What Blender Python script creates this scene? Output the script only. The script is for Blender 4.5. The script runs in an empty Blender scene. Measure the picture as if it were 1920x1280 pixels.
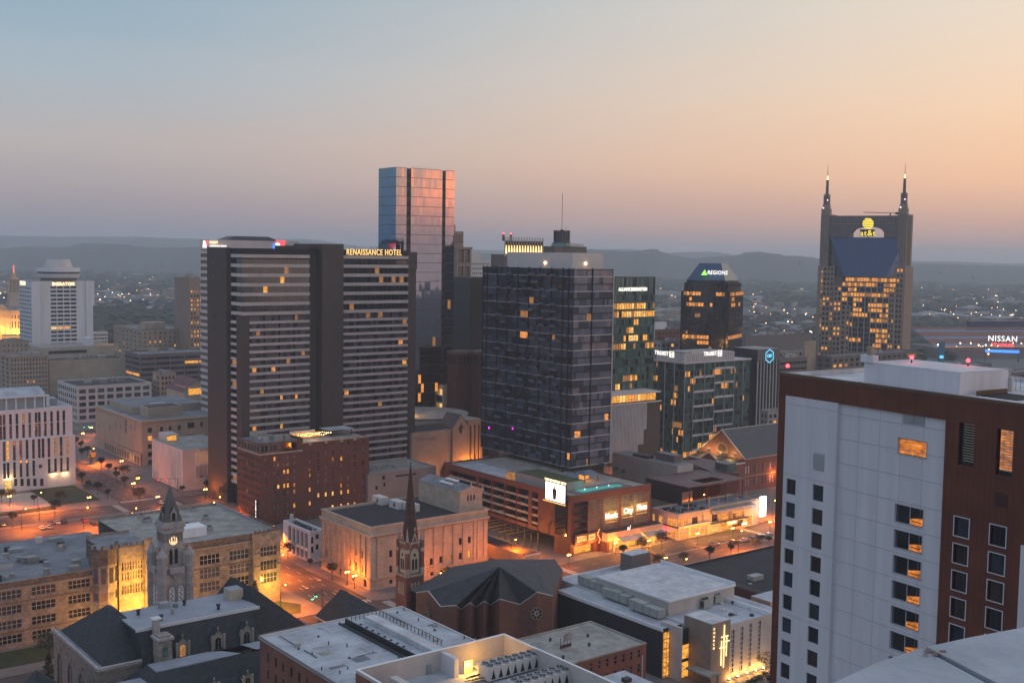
import bpy, math, random
from mathutils import Vector, Matrix
S = bpy.context.scene
C = S.collection
rnd = random.Random(7)
R_ = math.radians
# ---------------------------------------------------------------- camera
FP, HC = 2150.0, 115.0                      # focal length in pixels of the 1920 wide photograph, eye height
PITCH, ROLL = math.atan(165 / 2150), 0.0144
FW = Vector((0, math.cos(PITCH), -math.sin(PITCH)))
U0 = Vector((0, math.sin(PITCH), math.cos(PITCH)))
R0 = Vector((1, 0, 0))
CR = R0 * math.cos(ROLL) + U0 * math.sin(ROLL)
CU = U0 * math.cos(ROLL) - R0 * math.sin(ROLL)
EYE = Vector((0, 0, HC))
cd = bpy.data.cameras.new('camera')
cam = bpy.data.objects.new('camera', cd)
C.objects.link(cam)
m3 = Matrix((CR, CU, -FW)).transposed()
cam.matrix_world = Matrix.Translation(EYE) @ m3.to_4x4()
cd.sensor_width = 36
cd.lens = FP / 1920 * 36
cd.clip_start = 0.3
cd.clip_end = 60000
S.camera = cam
# ---------------------------------------------------------------- sky
def lin(c):
    return tuple(((x / 255) / 12.92 if x <= 10 else ((x / 255 + .055) / 1.055) ** 2.4) for x in c) + (1,)
W = bpy.data.worlds.new('World')
S.world = W
W.use_nodes = True
nt = W.node_tree
nt.nodes.clear()
def N(tree, typ, **kw):
    n = tree.nodes.new(typ)
    for k, v in kw.items():
        setattr(n, k, v)
    return n
def math_node(tree, op, a, b=None, c=None, clamp=False):
    n = N(tree, 'ShaderNodeMath', operation=op, use_clamp=clamp)
    for i, v in enumerate((a, b, c)):
        if v is None: continue
        if hasattr(v, 'links'): tree.links.new(v, n.inputs[i])
        else: n.inputs[i].default_value = v
    return n.outputs[0]
SUN_AZ, SUN_EL = 103.0, 1.0
tc = N(nt, 'ShaderNodeTexCoord')
sp = N(nt, 'ShaderNodeSeparateXYZ')
nt.links.new(tc.outputs['Generated'], sp.inputs[0])
zc = math_node(nt, 'MAXIMUM', sp.outputs['Z'], 0.0)
tz0 = math_node(nt, 'SQRT', zc)
cm = N(nt, 'ShaderNodeMapping'); cm.inputs['Scale'].default_value = (2.2, 2.2, 38)
nt.links.new(tc.outputs['Generated'], cm.inputs[0])
cn = N(nt, 'ShaderNodeTexNoise'); cn.inputs['Scale'].default_value = 1.3; cn.inputs['Detail'].default_value = 5
nt.links.new(cm.outputs[0], cn.inputs['Vector'])
tz = math_node(nt, 'ADD', tz0, math_node(nt, 'MULTIPLY', math_node(nt, 'SUBTRACT', cn.outputs[0], .5), .035))   # faint layers of thin cloud
def ramp(stops):
    r = N(nt, 'ShaderNodeValToRGB')
    el = r.color_ramp.elements
    el[0].position, el[0].color = stops[0][0], stops[0][1]
    el[1].position, el[1].color = stops[-1][0], stops[-1][1]
    for p, c in stops[1:-1]:
        e = el.new(p); e.color = c
    nt.links.new(tz, r.inputs[0])
    return r.outputs[0]
def L(c, k=1.0):
    a = lin(c); return (a[0] * k, a[1] * k, a[2] * k, 1)
cool = ramp([(0, L((112, 124, 146))), (.11, L((134, 134, 152))), (.2, L((160, 152, 158))), (.29, L((178, 171, 172))),
             (.38, L((160, 174, 186))), (.47, L((130, 162, 184))), (.65, L((150, 166, 188), 1.25)), (1, L((150, 162, 184), 1.35))])
warm = ramp([(0, L((170, 150, 146))), (.10, L((190, 158, 150))), (.18, L((224, 174, 150))), (.26, L((252, 196, 154))),
             (.35, L((255, 212, 172))), (.47, L((240, 222, 200))), (.65, L((190, 190, 195), 1.2)), (1, L((150, 162, 184), 1.35))])
hx = math_node(nt, 'MULTIPLY', sp.outputs['X'], math.sin(R_(72)))
hy_ = math_node(nt, 'MULTIPLY', sp.outputs['Y'], math.cos(R_(72)))
hd = math_node(nt, 'ADD', hx, hy_)
mr = N(nt, 'ShaderNodeMapRange', interpolation_type='SMOOTHSTEP')
mr.inputs[1].default_value, mr.inputs[2].default_value = -.12, .92
nt.links.new(hd, mr.inputs[0])
mx = N(nt, 'ShaderNodeMixRGB')
nt.links.new(mr.outputs[0], mx.inputs[0]); nt.links.new(cool, mx.inputs[1]); nt.links.new(warm, mx.inputs[2])
# glow where the sun is about to come up, off to the right of the frame
gx = math_node(nt, 'MULTIPLY', sp.outputs['X'], math.sin(R_(SUN_AZ)))
gy = math_node(nt, 'MULTIPLY', sp.outputs['Y'], math.cos(R_(SUN_AZ)))
gd = math_node(nt, 'ADD', gx, gy)
gm = N(nt, 'ShaderNodeMapRange', interpolation_type='SMOOTHSTEP')
gm.inputs[1].default_value, gm.inputs[2].default_value = .990, .9992
nt.links.new(gd, gm.inputs[0])
gz = N(nt, 'ShaderNodeMapRange', interpolation_type='SMOOTHSTEP')
gz.inputs[1].default_value, gz.inputs[2].default_value = .20, .03
gz.inputs[3].default_value, gz.inputs[4].default_value = 0, 1
nt.links.new(sp.outputs['Z'], gz.inputs[0])
gz2 = N(nt, 'ShaderNodeMapRange', interpolation_type='SMOOTHSTEP')
gz2.inputs[1].default_value, gz2.inputs[2].default_value = .012, .062
nt.links.new(sp.outputs['Z'], gz2.inputs[0])
gf = math_node(nt, 'MULTIPLY', math_node(nt, 'MULTIPLY', gm.outputs[0], gz.outputs[0]), gz2.outputs[0])
mg = N(nt, 'ShaderNodeMixRGB', blend_type='ADD')
mg.inputs[2].default_value = (5.0, .75, .02, 1)
nt.links.new(gf, mg.inputs[0]); nt.links.new(mx.outputs[0], mg.inputs[1])
sky = N(nt, 'ShaderNodeTexSky', sky_type='NISHITA')
sky.sun_disc = False
sky.sun_elevation = R_(SUN_EL); sky.sun_rotation = R_(SUN_AZ)
sky.dust_density = 3
b1 = N(nt, 'ShaderNodeBackground'); b1.inputs[1].default_value = 0.96
b2 = N(nt, 'ShaderNodeBackground'); b2.inputs[1].default_value = 0.03
nt.links.new(mg.outputs[0], b1.inputs[0]); nt.links.new(sky.outputs[0], b2.inputs[0])
ad = N(nt, 'ShaderNodeAddShader')
nt.links.new(b1.outputs[0], ad.inputs[0]); nt.links.new(b2.outputs[0], ad.inputs[1])
wo = N(nt, 'ShaderNodeOutputWorld')
nt.links.new(ad.outputs[0], wo.inputs[0])
sl = bpy.data.lights.new('sun', 'SUN')
sl.energy = 0.18; sl.specular_factor = 0.0; sl.angle = R_(35); sl.color = (1, .66, .48)
so = bpy.data.objects.new('sun', sl); C.objects.link(so)
sd = Vector((math.sin(R_(SUN_AZ)) * math.cos(R_(9)), math.cos(R_(SUN_AZ)) * math.cos(R_(9)), math.sin(R_(9))))
so.rotation_euler = sd.to_track_quat('Z', 'Y').to_euler()
S.view_settings.view_transform = 'Standard'
S.view_settings.look = 'None'
S.view_settings.exposure = 0.18
S.view_settings.gamma = 1.0
cy = S.cycles
cy.max_bounces = 5; cy.diffuse_bounces = 2; cy.glossy_bounces = 3; cy.transmission_bounces = 2
cy.volume_bounces = 3; cy.sample_clamp_indirect = 3.0; cy.use_denoising = True
cy.caustics_reflective = False; cy.caustics_refractive = False
cy.volume_step_rate = 10
# ---------------------------------------------------------------- pixel <-> world
def ray(px, py):
    return FW * FP + CR * (px - 960) - CU * (py - 640)
def P(px, py, z=0.0):
    d = ray(px, py); t = (z - HC) / d.z
    return EYE + d * t
def PD(px, py, dep):
    d = ray(px, py); return EYE + d * (dep / d.y)
def proj(p):
    q = p - EYE; f = q.dot(FW)
    return 960 + FP * q.dot(CR) / f, 640 - FP * q.dot(CU) / f
def along(p, dr, px):
    k = (px - 960) / FP; q = p - EYE
    return (k * q.dot(FW) - q.dot(CR)) / (dr.dot(CR) - k * dr.dot(FW))
AZ = 52.0
def dirs(az):
    a = R_(az); return Vector((math.sin(a), math.cos(a), 0)), Vector((-math.cos(a), math.sin(a), 0))
# ---------------------------------------------------------------- materials
MATS = {}
def mat(name, col=(.3, .3, .3), rough=.8, var=.12, sc=.15, metal=0.0, emit=0.0, ecol=None, kind=None, flat=None, col2=None, brick=None, spec=.4, bump=0.0, sample=False):
    if name in MATS: return MATS[name]
    m = bpy.data.materials.new(name); m.use_nodes = True
    t = m.node_tree; b = t.nodes['Principled BSDF']
    b.inputs['Roughness'].default_value = rough
    b.inputs['Metallic'].default_value = metal
    b.inputs['Specular IOR Level'].default_value = spec
    c4 = (*col, 1)
    g = N(t, 'ShaderNodeNewGeometry')
    if brick:
        bw, bh = brick
        br = N(t, 'ShaderNodeTexBrick'); br.inputs['Scale'].default_value = 1
        br.inputs['Brick Width'].default_value = bw; br.inputs['Row Height'].default_value = bh
        br.inputs['Mortar Size'].default_value = min(bh * .1, .04)
        br.inputs['Color1'].default_value = c4
        c2 = col2 or tuple(x * .72 for x in col)
        br.inputs['Color2'].default_value = (*c2, 1)
        br.inputs['Mortar'].default_value = (*[x * .6 for x in col], 1)
        tcx = N(t, 'ShaderNodeTexCoord')
        s3 = N(t, 'ShaderNodeSeparateXYZ'); t.links.new(tcx.outputs['Object'], s3.inputs[0])
        sm = math_node(t, 'ADD', s3.outputs[0], s3.outputs[1])
        cb = N(t, 'ShaderNodeCombineXYZ'); t.links.new(s3.outputs[0] if flat else sm, cb.inputs[0]); t.links.new(s3.outputs[1] if flat else s3.outputs[2], cb.inputs[1])
        if flat: br.inputs['Mortar Size'].default_value = .035
        t.links.new(cb.outputs[0], br.inputs['Vector'])
        base = br.outputs[0]
    else:
        rg = N(t, 'ShaderNodeRGB'); rg.outputs[0].default_value = c4; base = rg.outputs[0]
    if var > 0:
        n1 = N(t, 'ShaderNodeTexNoise'); n1.inputs['Scale'].default_value = sc; n1.inputs['Detail'].default_value = 8
        n1.inputs['Roughness'].default_value = .65
        if kind == 'streak':
            mq = N(t, 'ShaderNodeMapping'); mq.inputs['Scale'].default_value = (3.0, 3.0, .25); t.links.new(g.outputs['Position'], mq.inputs[0]); t.links.new(mq.outputs[0], n1.inputs['Vector'])
        else: t.links.new(g.outputs['Position'], n1.inputs['Vector'])
        r = N(t, 'ShaderNodeMapRange'); r.inputs[1].default_value, r.inputs[2].default_value = .3, .7
        r.inputs[3].default_value, r.inputs[4].default_value = 1 - var * 1.6, 1 + var
        t.links.new(n1.outputs[0], r.inputs[0])
        mm = N(t, 'ShaderNodeVectorMath', operation='SCALE')
        t.links.new(base, mm.inputs[0]); t.links.new(r.outputs[0], mm.inputs['Scale'])
        t.links.new(mm.outputs[0], b.inputs['Base Color'])
    else:
        t.links.new(base, b.inputs['Base Color'])
    if kind == 'lit':      # a lit room behind the pane: uneven warm light
        n2 = N(t, 'ShaderNodeTexNoise'); n2.inputs['Scale'].default_value = .8; n2.inputs['Detail'].default_value = 9; n2.inputs['Roughness'].default_value = .75
        mp = N(t, 'ShaderNodeMapping'); mp.inputs['Scale'].default_value = (1, 1, 2.2)
        t.links.new(g.outputs['Position'], mp.inputs[0]); t.links.new(mp.outputs[0], n2.inputs['Vector'])
        r2 = N(t, 'ShaderNodeMapRange'); r2.inputs[1].default_value, r2.inputs[2].default_value = .36, .66
        r2.inputs[3].default_value, r2.inputs[4].default_value = emit * .12, emit * 1.25
        t.links.new(n2.outputs[0], r2.inputs[0])
        b.inputs['Emission Color'].default_value = (*(ecol or col), 1)
        t.links.new(r2.outputs[0], b.inputs['Emission Strength'])
    elif emit:
        b.inputs['Emission Color'].default_value = (*(ecol or col), 1)
        b.inputs['Emission Strength'].default_value = emit
    if kind == 'ribs':
        pass
    if bump:
        n3 = N(t, 'ShaderNodeTexNoise'); n3.inputs['Scale'].default_value = sc * 6; n3.inputs['Detail'].default_value = 5
        t.links.new(g.outputs['Position'], n3.inputs['Vector'])
        bp = N(t, 'ShaderNodeBump'); bp.inputs['Strength'].default_value = bump; bp.inputs['Distance'].default_value = .3
        t.links.new(n3.outputs[0], bp.inputs['Height']); t.links.new(bp.outputs[0], b.inputs['Normal'])
    if emit and not sample:
        m.cycles.emission_sampling = 'NONE'
    MATS[name] = m
    return m
def glass(name, col, rough=.06, metal=0.0, spec=.9, var=0.25, sc=.35):
    return mat(name, col, rough, var, sc, metal, spec=spec)
glass('g_dark', (.010, .012, .018)); glass('g_blue', (.02, .03, .05)); glass('g_grey', (.05, .055, .07), rough=.15)
glass('g_curtain', (.10, .09, .12), rough=.3, spec=.5); glass('g_brown', (.03, .022, .018))
glass('g_mirror', (.24, .26, .34), rough=.04, metal=1.0, var=.06); glass('g_mirror2', (.13, .27, .42), rough=.05, metal=1.0, var=.08)
glass('g_navy', (.03, .06, .14), rough=.10, metal=.5, var=.1)
glass('g_condo', (.085, .12, .17), rough=.06, metal=.35); glass('g_condo2', (.17, .20, .27), rough=.10, metal=.35)
glass('g_condo3', (.03, .04, .06), rough=.08, metal=.1); glass('g_condo4', (.20, .20, .25), rough=.25, metal=.2)
glass('g_green', (.10, .17, .145), rough=.08, metal=.45); glass('g_green2', (.15, .26, .22), rough=.1, metal=.45)
glass('g_bronze', (.035, .028, .028), rough=.08, metal=.3)
mat('lit1', (.08, .05, .02), .4, 0, emit=1.25, ecol=(1, .42, .06), kind='lit')
mat('lit2', (.08, .05, .02), .4, 0, emit=1.2, ecol=(1, .36, .07), kind='lit')
mat('lit3', (.08, .06, .03), .4, 0, emit=1.5, ecol=(1, .56, .15), kind='lit')
mat('lit4', (.05, .03, .02), .3, 0, emit=.45, ecol=(1, .42, .12), kind='lit')
mat('lit_blue', (.02, .03, .08), .4, 0, emit=.3, ecol=(.05, .15, 1), kind='lit')
mat('lit_mag', (.08, .0, .06), .4, 0, emit=2.2, ecol=(.9, .02, .7))
mat('lit_red', (.1, .01, .01), .4, 0, emit=3.0, ecol=(1, .03, .05))
mat('lit_green', (.03, .06, .03), .4, 0, emit=.6, ecol=(.6, .9, .25), kind='lit')
mat('concrete', (.30, .28, .27)); mat('concrete_dark', (.068, .057, .052), var=.1, sc=.3); mat('beige', (.42, .34, .26)); mat('cream', (.48, .40, .31))
mat('white_wall', (.66, .66, .70), var=.07, sc=.12, kind='streak'); mat('white', (.75, .75, .77), var=.06); mat('offwhite', (.58, .54, .52), var=.08)
mat('tan', (.36, .28, .21)); mat('brick', (.17, .065, .045), brick=(.45, .16), var=.15); mat('brick2', (.26, .10, .07), brick=(.45, .16), var=.15)
mat('brick_dark', (.09, .035, .03), brick=(.45, .16)); mat('limestone', (.47, .38, .31), brick=(2.2, .75), col2=(.43, .35, .28), var=.15, sc=.3)
mat('stone', (.36, .31, .27), brick=(.9, .38), col2=(.25, .20, .16), var=.30, sc=.5, bump=.4)
mat('stone_dark', (.20, .15, .125), brick=(.8, .35), col2=(.11, .085, .075), var=.35, sc=.6, bump=.4)
mat('stone_pale', (.44, .41, .40), brick=(.8, .35), col2=(.36, .33, .32), var=.2, sc=.6, bump=.3)
FL = dict(brick=(14, 2.4), flat=True)
mat('roof_grey', (.20, .21, .23), var=.28, sc=.16, bump=.2, col2=(.185, .195, .215), **FL); mat('roof_dark', (.028, .024, .028), var=.35, sc=.1); mat('roof_white', (.44, .46, .49), var=.24, sc=.16, col2=(.41, .43, .46), **FL)
mat('roof_tan', (.33, .31, .28), var=.28, sc=.22, col2=(.30, .28, .25), **FL); mat('slate', (.035, .038, .046), var=.35, sc=.8, brick=(.5, .25), rough=.7); mat('roof_red', (.16, .07, .07), var=.15)
mat('metal_grey', (.33, .34, .35), .5, .15, .4, metal=.3); mat('metal_dark', (.03, .03, .035), .5); mat('metal_rib', (.42, .42, .45), .5, .1)
mat('maroon', (.13, .038, .022), rough=.55, var=.16, sc=.25); mat('black', (.012, .012, .014)); mat('frame', (.10, .10, .12), .5, 0)
mat('frame_light', (.42, .42, .44), .5, 0); mat('band_grey', (.44, .41, .40), var=.1)
mat('granite', (.29, .215, .17), var=.12, sc=.4); mat('granite2', (.155, .13, .125), var=.1, sc=.4)
mat('asphalt', (.080, .068, .064), var=.35, sc=.09); mat('pavement', (.17, .15, .14), var=.2, sc=.2); mat('paint', (.65, .65, .62), var=.2, sc=1.5)
mat('grass', (.030, .045, .016), var=.35, sc=.3); mat('plaza', (.42, .39, .34), var=.15, sc=.15)
mat('trunk', (.07, .05, .035)); mat('leaf', (.022, .036, .017), rough=.7, var=.4, sc=.9); mat('leaf2', (.04, .055, .022), rough=.7, var=.4, sc=.9)
mat('terracotta', (.13, .048, .036), rough=.6, var=.12, sc=.3)
# ---------------------------------------------------------------- mesh builder
class MB:
    def __init__(s): s.v, s.f, s.m, s.keys = [], [], [], []
    def mi(s, k):
        if k not in s.keys: s.keys.append(k)
        return s.keys.index(k)
    def poly(s, pts, k):
        n = len(s.v); s.v.extend(tuple(p) for p in pts); s.f.append(tuple(range(n, n + len(pts)))); s.m.append(s.mi(k)); return s
    def box(s, x0, x1, y0, y1, z0, z1, k, top=None):
        n = len(s.v)
        s.v.extend([(x0, y0, z0), (x1, y0, z0), (x1, y1, z0), (x0, y1, z0), (x0, y0, z1), (x1, y0, z1), (x1, y1, z1), (x0, y1, z1)])
        for q in ((0, 3, 2, 1), (4, 5, 6, 7), (0, 1, 5, 4), (1, 2, 6, 5), (2, 3, 7, 6), (3, 0, 4, 7)):
            s.f.append(tuple(n + i for i in q)); s.m.append(s.mi(top if top and q == (4, 5, 6, 7) else k))
        return s
    def prism(s, poly, z0, z1, k, top=None, poly2=None):
        p2 = poly2 or poly; n = len(s.v); c = len(poly)
        s.v.extend((x, y, z0) for x, y in poly); s.v.extend((x, y, z1) for x, y in p2)
        for i in range(c):
            j = (i + 1) % c
            s.f.append((n + i, n + j, n + c + j, n + c + i)); s.m.append(s.mi(k))
        s.f.append(tuple(range(n + c, n + 2 * c))); s.m.append(s.mi(top or k))
        s.f.append(tuple(range(n + c - 1, n - 1, -1))); s.m.append(s.mi(k))
        return s
    def cyl(s, x, y, z0, z1, r0, r1, k, n=16, top=None, rot=0):
        a = [(x + r0 * math.cos(rot + 2 * math.pi * i / n), y + r0 * math.sin(rot + 2 * math.pi * i / n)) for i in range(n)]
        r1 = max(r1, .001)
        b = [(x + r1 * math.cos(rot + 2 * math.pi * i / n), y + r1 * math.sin(rot + 2 * math.pi * i / n)) for i in range(n)]
        return s.prism(a, z0, z1, k, top, b)
    def tube(s, a, b, r, k, n=6):
        a, b = Vector(a), Vector(b); d = (b - a).normalized()
        t = d.orthogonal().normalized(); w = d.cross(t); i0 = len(s.v)
        for p in (a, b):
            for i in range(n):
                an = 2 * math.pi * i / n; s.v.append(tuple(p + t * (r * math.cos(an)) + w * (r * math.sin(an))))
        for i in range(n):
            j = (i + 1) % n; s.f.append((i0 + i, i0 + j, i0 + n + j, i0 + n + i)); s.m.append(s.mi(k))
        s.f.append(tuple(range(i0 + n - 1, i0 - 1, -1))); s.m.append(s.mi(k)); s.f.append(tuple(range(i0 + n, i0 + 2 * n))); s.m.append(s.mi(k))
        return s
    def ball(s, x, y, z, r, k, n=8, sz=1.0):
        i0 = len(s.v); rows = n // 2
        for a in range(rows + 1):
            ph = math.pi * a / rows
            for b in range(n):
                th = 2 * math.pi * b / n
                s.v.append((x + r * math.sin(ph) * math.cos(th), y + r * math.sin(ph) * math.sin(th), z + sz * r * math.cos(ph)))
        for a in range(rows):
            for b in range(n):
                c = (b + 1) % n
                s.f.append((i0 + a * n + b, i0 + (a + 1) * n + b, i0 + (a + 1) * n + c, i0 + a * n + c)); s.m.append(s.mi(k))
        return s
    def build(s, name, parent=None, loc=None, rotz=0.0, smooth=False):
        me = bpy.data.meshes.new(name); me.from_pydata(s.v, [], s.f)
        for k in s.keys: me.materials.append(MATS[k])
        me.polygons.foreach_set('material_index', s.m)
        if smooth: me.polygons.foreach_set('use_smooth', [True] * len(s.f))
        me.update()
        o = bpy.data.objects.new(name, me); C.objects.link(o)
        if parent: o.parent = parent
        if loc is not None: o.location = loc
        if rotz: o.rotation_euler = (0, 0, rotz)
        return o
def tag(o, label=None, cat=None, group=None, kind=None):
    if label: o['label'] = label
    if cat: o['category'] = cat
    if group: o['group'] = group
    if kind: o['kind'] = kind
    return o
def empty(name, label, cat, loc, rotz=0.0, group=None):
    o = bpy.data.objects.new(name, None); C.objects.link(o); o.location = loc; o.rotation_euler = (0, 0, rotz)
    return tag(o, label, cat, group)
def copy_thing(o, loc, rotz=None, label=None):
    r = o.copy(); C.objects.link(r); r.location = loc
    if rotz is not None: r.rotation_euler = (0, 0, rotz)
    if label: r['label'] = label
    for ch in list(o.children):
        c = ch.copy(); C.objects.link(c); c.parent = r
        for g in ch.children:
            e = g.copy(); C.objects.link(e); e.parent = c
    return r
# ---------------------------------------------------------------- building frame
def bays(a, b, n, fr=.6, sh=0.0):
    w = (b - a) / n
    return [(a + w * (i + .5 - fr / 2 + sh), a + w * (i + .5 + fr / 2 + sh)) for i in range(n)]
DARK = ['g_dark', 'g_blue', 'g_grey', 'g_dark']
LIT = ['lit1', 'lit2', 'lit3', 'lit4']
class Bld:
    """local x runs along the street facade to the right (side F), local y along the left flank (side L)"""
    def __init__(s, name, label, cat, nx, ytop, dep, lx, rx, az=AZ, group=None, z=None):
        p = PD(nx, ytop, dep)
        s.z = p.z if z is None else z
        s.az = az; s.u, s.v = dirs(az)
        s.o = Vector((p.x, p.y, 0)); s.p = p
        s.W = along(p, s.u, rx); s.D = along(p, s.v, lx)
        s.root = empty(name, label, cat, s.o, R_(90 - az), group)
        s.walls = MB(); s.panes = []; s.extra = []
    def wp(s, x, y, z): return s.o + s.u * x + s.v * y + Vector((0, 0, z))
    def sx(s, px, off=0.0, side='F'):
        if side == 'F': return along(s.wp(0, off, s.z), s.u, px)
        return along(s.wp(off, 0, s.z), s.v, px)
    def sz(s, side, px, py, off=0.0):
        n = s.v if side == 'F' else s.u
        d = ray(px, py); q = s.wp(0, off, 0) if side == 'F' else s.wp(off, 0, 0)
        t = (q - EYE).dot(n) / d.dot(n); w = EYE + d * t
        return (w - s.o).dot(s.u if side == 'F' else s.v), w.z
    def zat(s, px, py, side='F', off=0.0): return s.sz(side, px, py, off)[1]
    def mp(s, side, off, a, o, z):
        if side == 'F': return (a, off - o, z)
        if side == 'L': return (off - o, a, z)
        if side == 'R': return (off + o, a, z)
        return (a, off + o, z)
    def fac(s, side, off, a0, a1, z0, z1, rects=None, cols=None, rows=None, k='concrete', dep=.3, lit=0.0, dark=None, lits=None, mull=0, hb=0, fk='frame', jit=.004, name='window', prob=1.0):
        """one wall plane with window openings set back in it"""
        if rects is None:
            rects = [(c0, c1, r0, r1) for r0, r1 in rows for c0, c1 in cols] if cols and rows else []
        if prob < 1: rects = [r for r in rects if rnd.random() < prob]
        rects = [r for r in rects if r[0] >= a0 - 1e-4 and r[1] <= a1 + 1e-4 and r[2] >= z0 - 1e-4 and r[3] <= z1 + 1e-4]
        ze = sorted({z0, z1} | {round(r[2], 4) for r in rects} | {round(r[3], 4) for r in rects})
        M = lambda a, o, z: s.mp(side, off, a, o, z)
        for i in range(len(ze) - 1):
            b0, b1 = ze[i], ze[i + 1]
            if b1 - b0 < 1e-4: continue
            mid = (b0 + b1) / 2
            hs = sorted((r[0], r[1]) for r in rects if r[2] < mid < r[3])
            cur = a0
            for h0, h1 in hs:
                if h0 > cur + 1e-4: s.walls.poly([M(cur, 0, b0), M(h0, 0, b0), M(h0, 0, b1), M(cur, 0, b1)], k)
                cur = max(cur, h1)
            if a1 > cur + 1e-4: s.walls.poly([M(cur, 0, b0), M(a1, 0, b0), M(a1, 0, b1), M(cur, 0, b1)], k)
        dk = dark or DARK; lk = lits or LIT; lastr = None; on = False
        for (c0, c1, r0, r1) in rects:
            d = -dep
            s.walls.poly([M(c0, 0, r0), M(c1, 0, r0), M(c1, d, r0), M(c0, d, r0)], k)
            s.walls.poly([M(c0, 0, r1), M(c1, 0, r1), M(c1, d, r1), M(c0, d, r1)], k)
            s.walls.poly([M(c0, 0, r0), M(c0, 0, r1), M(c0, d, r1), M(c0, d, r0)], k)
            s.walls.poly([M(c1, 0, r0), M(c1, 0, r1), M(c1, d, r1), M(c1, d, r0)], k)
            if r1 != lastr or rnd.random() > .55: on = rnd.random() < lit
            lastr = r1
            pk = rnd.choice(lk) if on else rnd.choice(dk)
            j = (c1 - c0) * jit * 4
            q = [rnd.uniform(0, j) for _ in range(4)]
            mb = MB().poly([M(c0, d + q[0], r0), M(c1, d + q[1], r0), M(c1, d + q[2], r1), M(c0, d + q[0] + q[2] - q[1], r1)], pk)
            t = .035 + .02 * (r1 - r0) / 2
            if mull or hb:
                e = d + j + .05
                for i in range(mull):
                    x = c0 + (c1 - c0) * (i + 1) / (mull + 1)
                    mb.poly([M(x - t, e, r0), M(x + t, e, r0), M(x + t, e, r1), M(x - t, e, r1)], fk)
                for i in range(hb):
                    z = r0 + (r1 - r0) * (i + 1) / (hb + 1)
                    mb.poly([M(c0, e + .01, z - t), M(c1, e + .01, z - t), M(c1, e + .01, z + t), M(c0, e + .01, z + t)], fk)
            w = s.wp(*M((c0 + c1) / 2, 0, (r0 + r1) / 2)); ds = (w - EYE).length
            s.panes.append(((c1 - c0) * (r1 - r0) / ds ** 2, mb, name))
    def strips(s, side, off, a0, a1, z0, z1, k): s.fac(side, off, a0, a1, z0, z1, [], k=k)
    def back(s, z0, z1, k, x0=0, x1=None, y0=0, y1=None):
        x1 = s.W if x1 is None else x1; y1 = s.D if y1 is None else y1
        s.strips('R', x1, y0, y1, z0, z1, k); s.strips('K', y1, x0, x1, z0, z1, k)
    def roof(s, z, k='roof_grey', par=.9, t=.4, pk='concrete', x0=0, x1=None, y0=0, y1=None, out=.05):
        x1 = s.W if x1 is None else x1; y1 = s.D if y1 is None else y1
        r = MB().poly([(x0 + t, y0 + t, z - par), (x1 - t, y0 + t, z - par), (x1 - t, y1 - t, z - par), (x0 + t, y1 - t, z - par)], k)
        o = out
        ro = [(x0 - o, y0 - o), (x1 + o, y0 - o), (x1 + o, y1 + o), (x0 - o, y1 + o)]
        ri = [(x0 + t, y0 + t), (x1 - t, y0 + t), (x1 - t, y1 - t), (x0 + t, y1 - t)]
        for i in range(4):
            j = (i + 1) % 4
            a, b, c, d = ro[i], ro[j], ri[j], ri[i]
            r.poly([(*a, z), (*b, z), (*c, z), (*d, z)], pk)
            r.poly([(*d, z), (*c, z), (*c, z - par), (*d, z - par)], pk)
            r.poly([(*a, z - .35), (*b, z - .35), (*b, z), (*a, z)], pk)
            a2 = (min(max(a[0], x0), x1), min(max(a[1], y0), y1)); b2 = (min(max(b[0], x0), x1), min(max(b[1], y0), y1))
            r.poly([(*a2, z - .35), (*b2, z - .35), (*b, z - .35), (*a, z - .35)], pk)
        s.extra.append((r, 'roof'))
    def part(s, mb, name): s.extra.append((mb, name))
    def done(s, cap=100, wname='wall'):
        if s.walls.f: s.walls.build(wname, s.root)
        for mb, n in s.extra: mb.build(n, s.root)
        s.panes.sort(key=lambda a: -a[0])
        for a, mb, n in s.panes[:cap]: mb.build(n, s.root)
        rest = s.panes[cap:]
        if rest:
            al = MB()
            for a, mb, n in rest:
                i0 = len(al.v); al.v.extend(mb.v)
                for f, m in zip(mb.f, mb.m):
                    al.f.append(tuple(i + i0 for i in f)); al.m.append(al.mi(mb.keys[m]))
            o = al.build('window', s.root); o['kind'] = 'stuff'
        return s
def text_mesh(body, size, k, parent, pos, side='F', ext=.08, align='CENTER', bold=0.0, name='lettering', xs=1.0):
    cu = bpy.data.curves.new(name, 'FONT'); cu.body = body; cu.size = size; cu.extrude = ext; cu.align_x = align; cu.align_y = 'CENTER'
    cu.offset = bold * .4; cu.resolution_u = 3; cu.space_character = 1.12
    tmp = bpy.data.objects.new('tmp', cu); C.objects.link(tmp)
    me = bpy.data.meshes.new_from_object(tmp.evaluated_get(bpy.context.evaluated_depsgraph_get()))
    bpy.data.objects.remove(tmp); bpy.data.curves.remove(cu)
    me.materials.clear(); me.materials.append(MATS[k])
    me.name = name
    o = bpy.data.objects.new(name, me); C.objects.link(o)
    o.parent = parent; o.location = pos
    o.rotation_euler = (R_(90), 0, 0 if side == 'F' else R_(-90)); o.scale = (xs, 1, 1)
    return o
def sign_on(b, name, label, side, px, py, off=0.0, out=.35, cat='sign'):
    """empty standing on the facade of b at that spot; its children use x right, z up"""
    a, z = b.sz(side, px, py, off)
    x, y, z = b.mp(side, off, a, out, z)
    w = b.wp(x, y, z)
    return empty(name, label, cat, w, R_(90 - b.az) + (0 if side == 'F' else R_(-90)))
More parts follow.
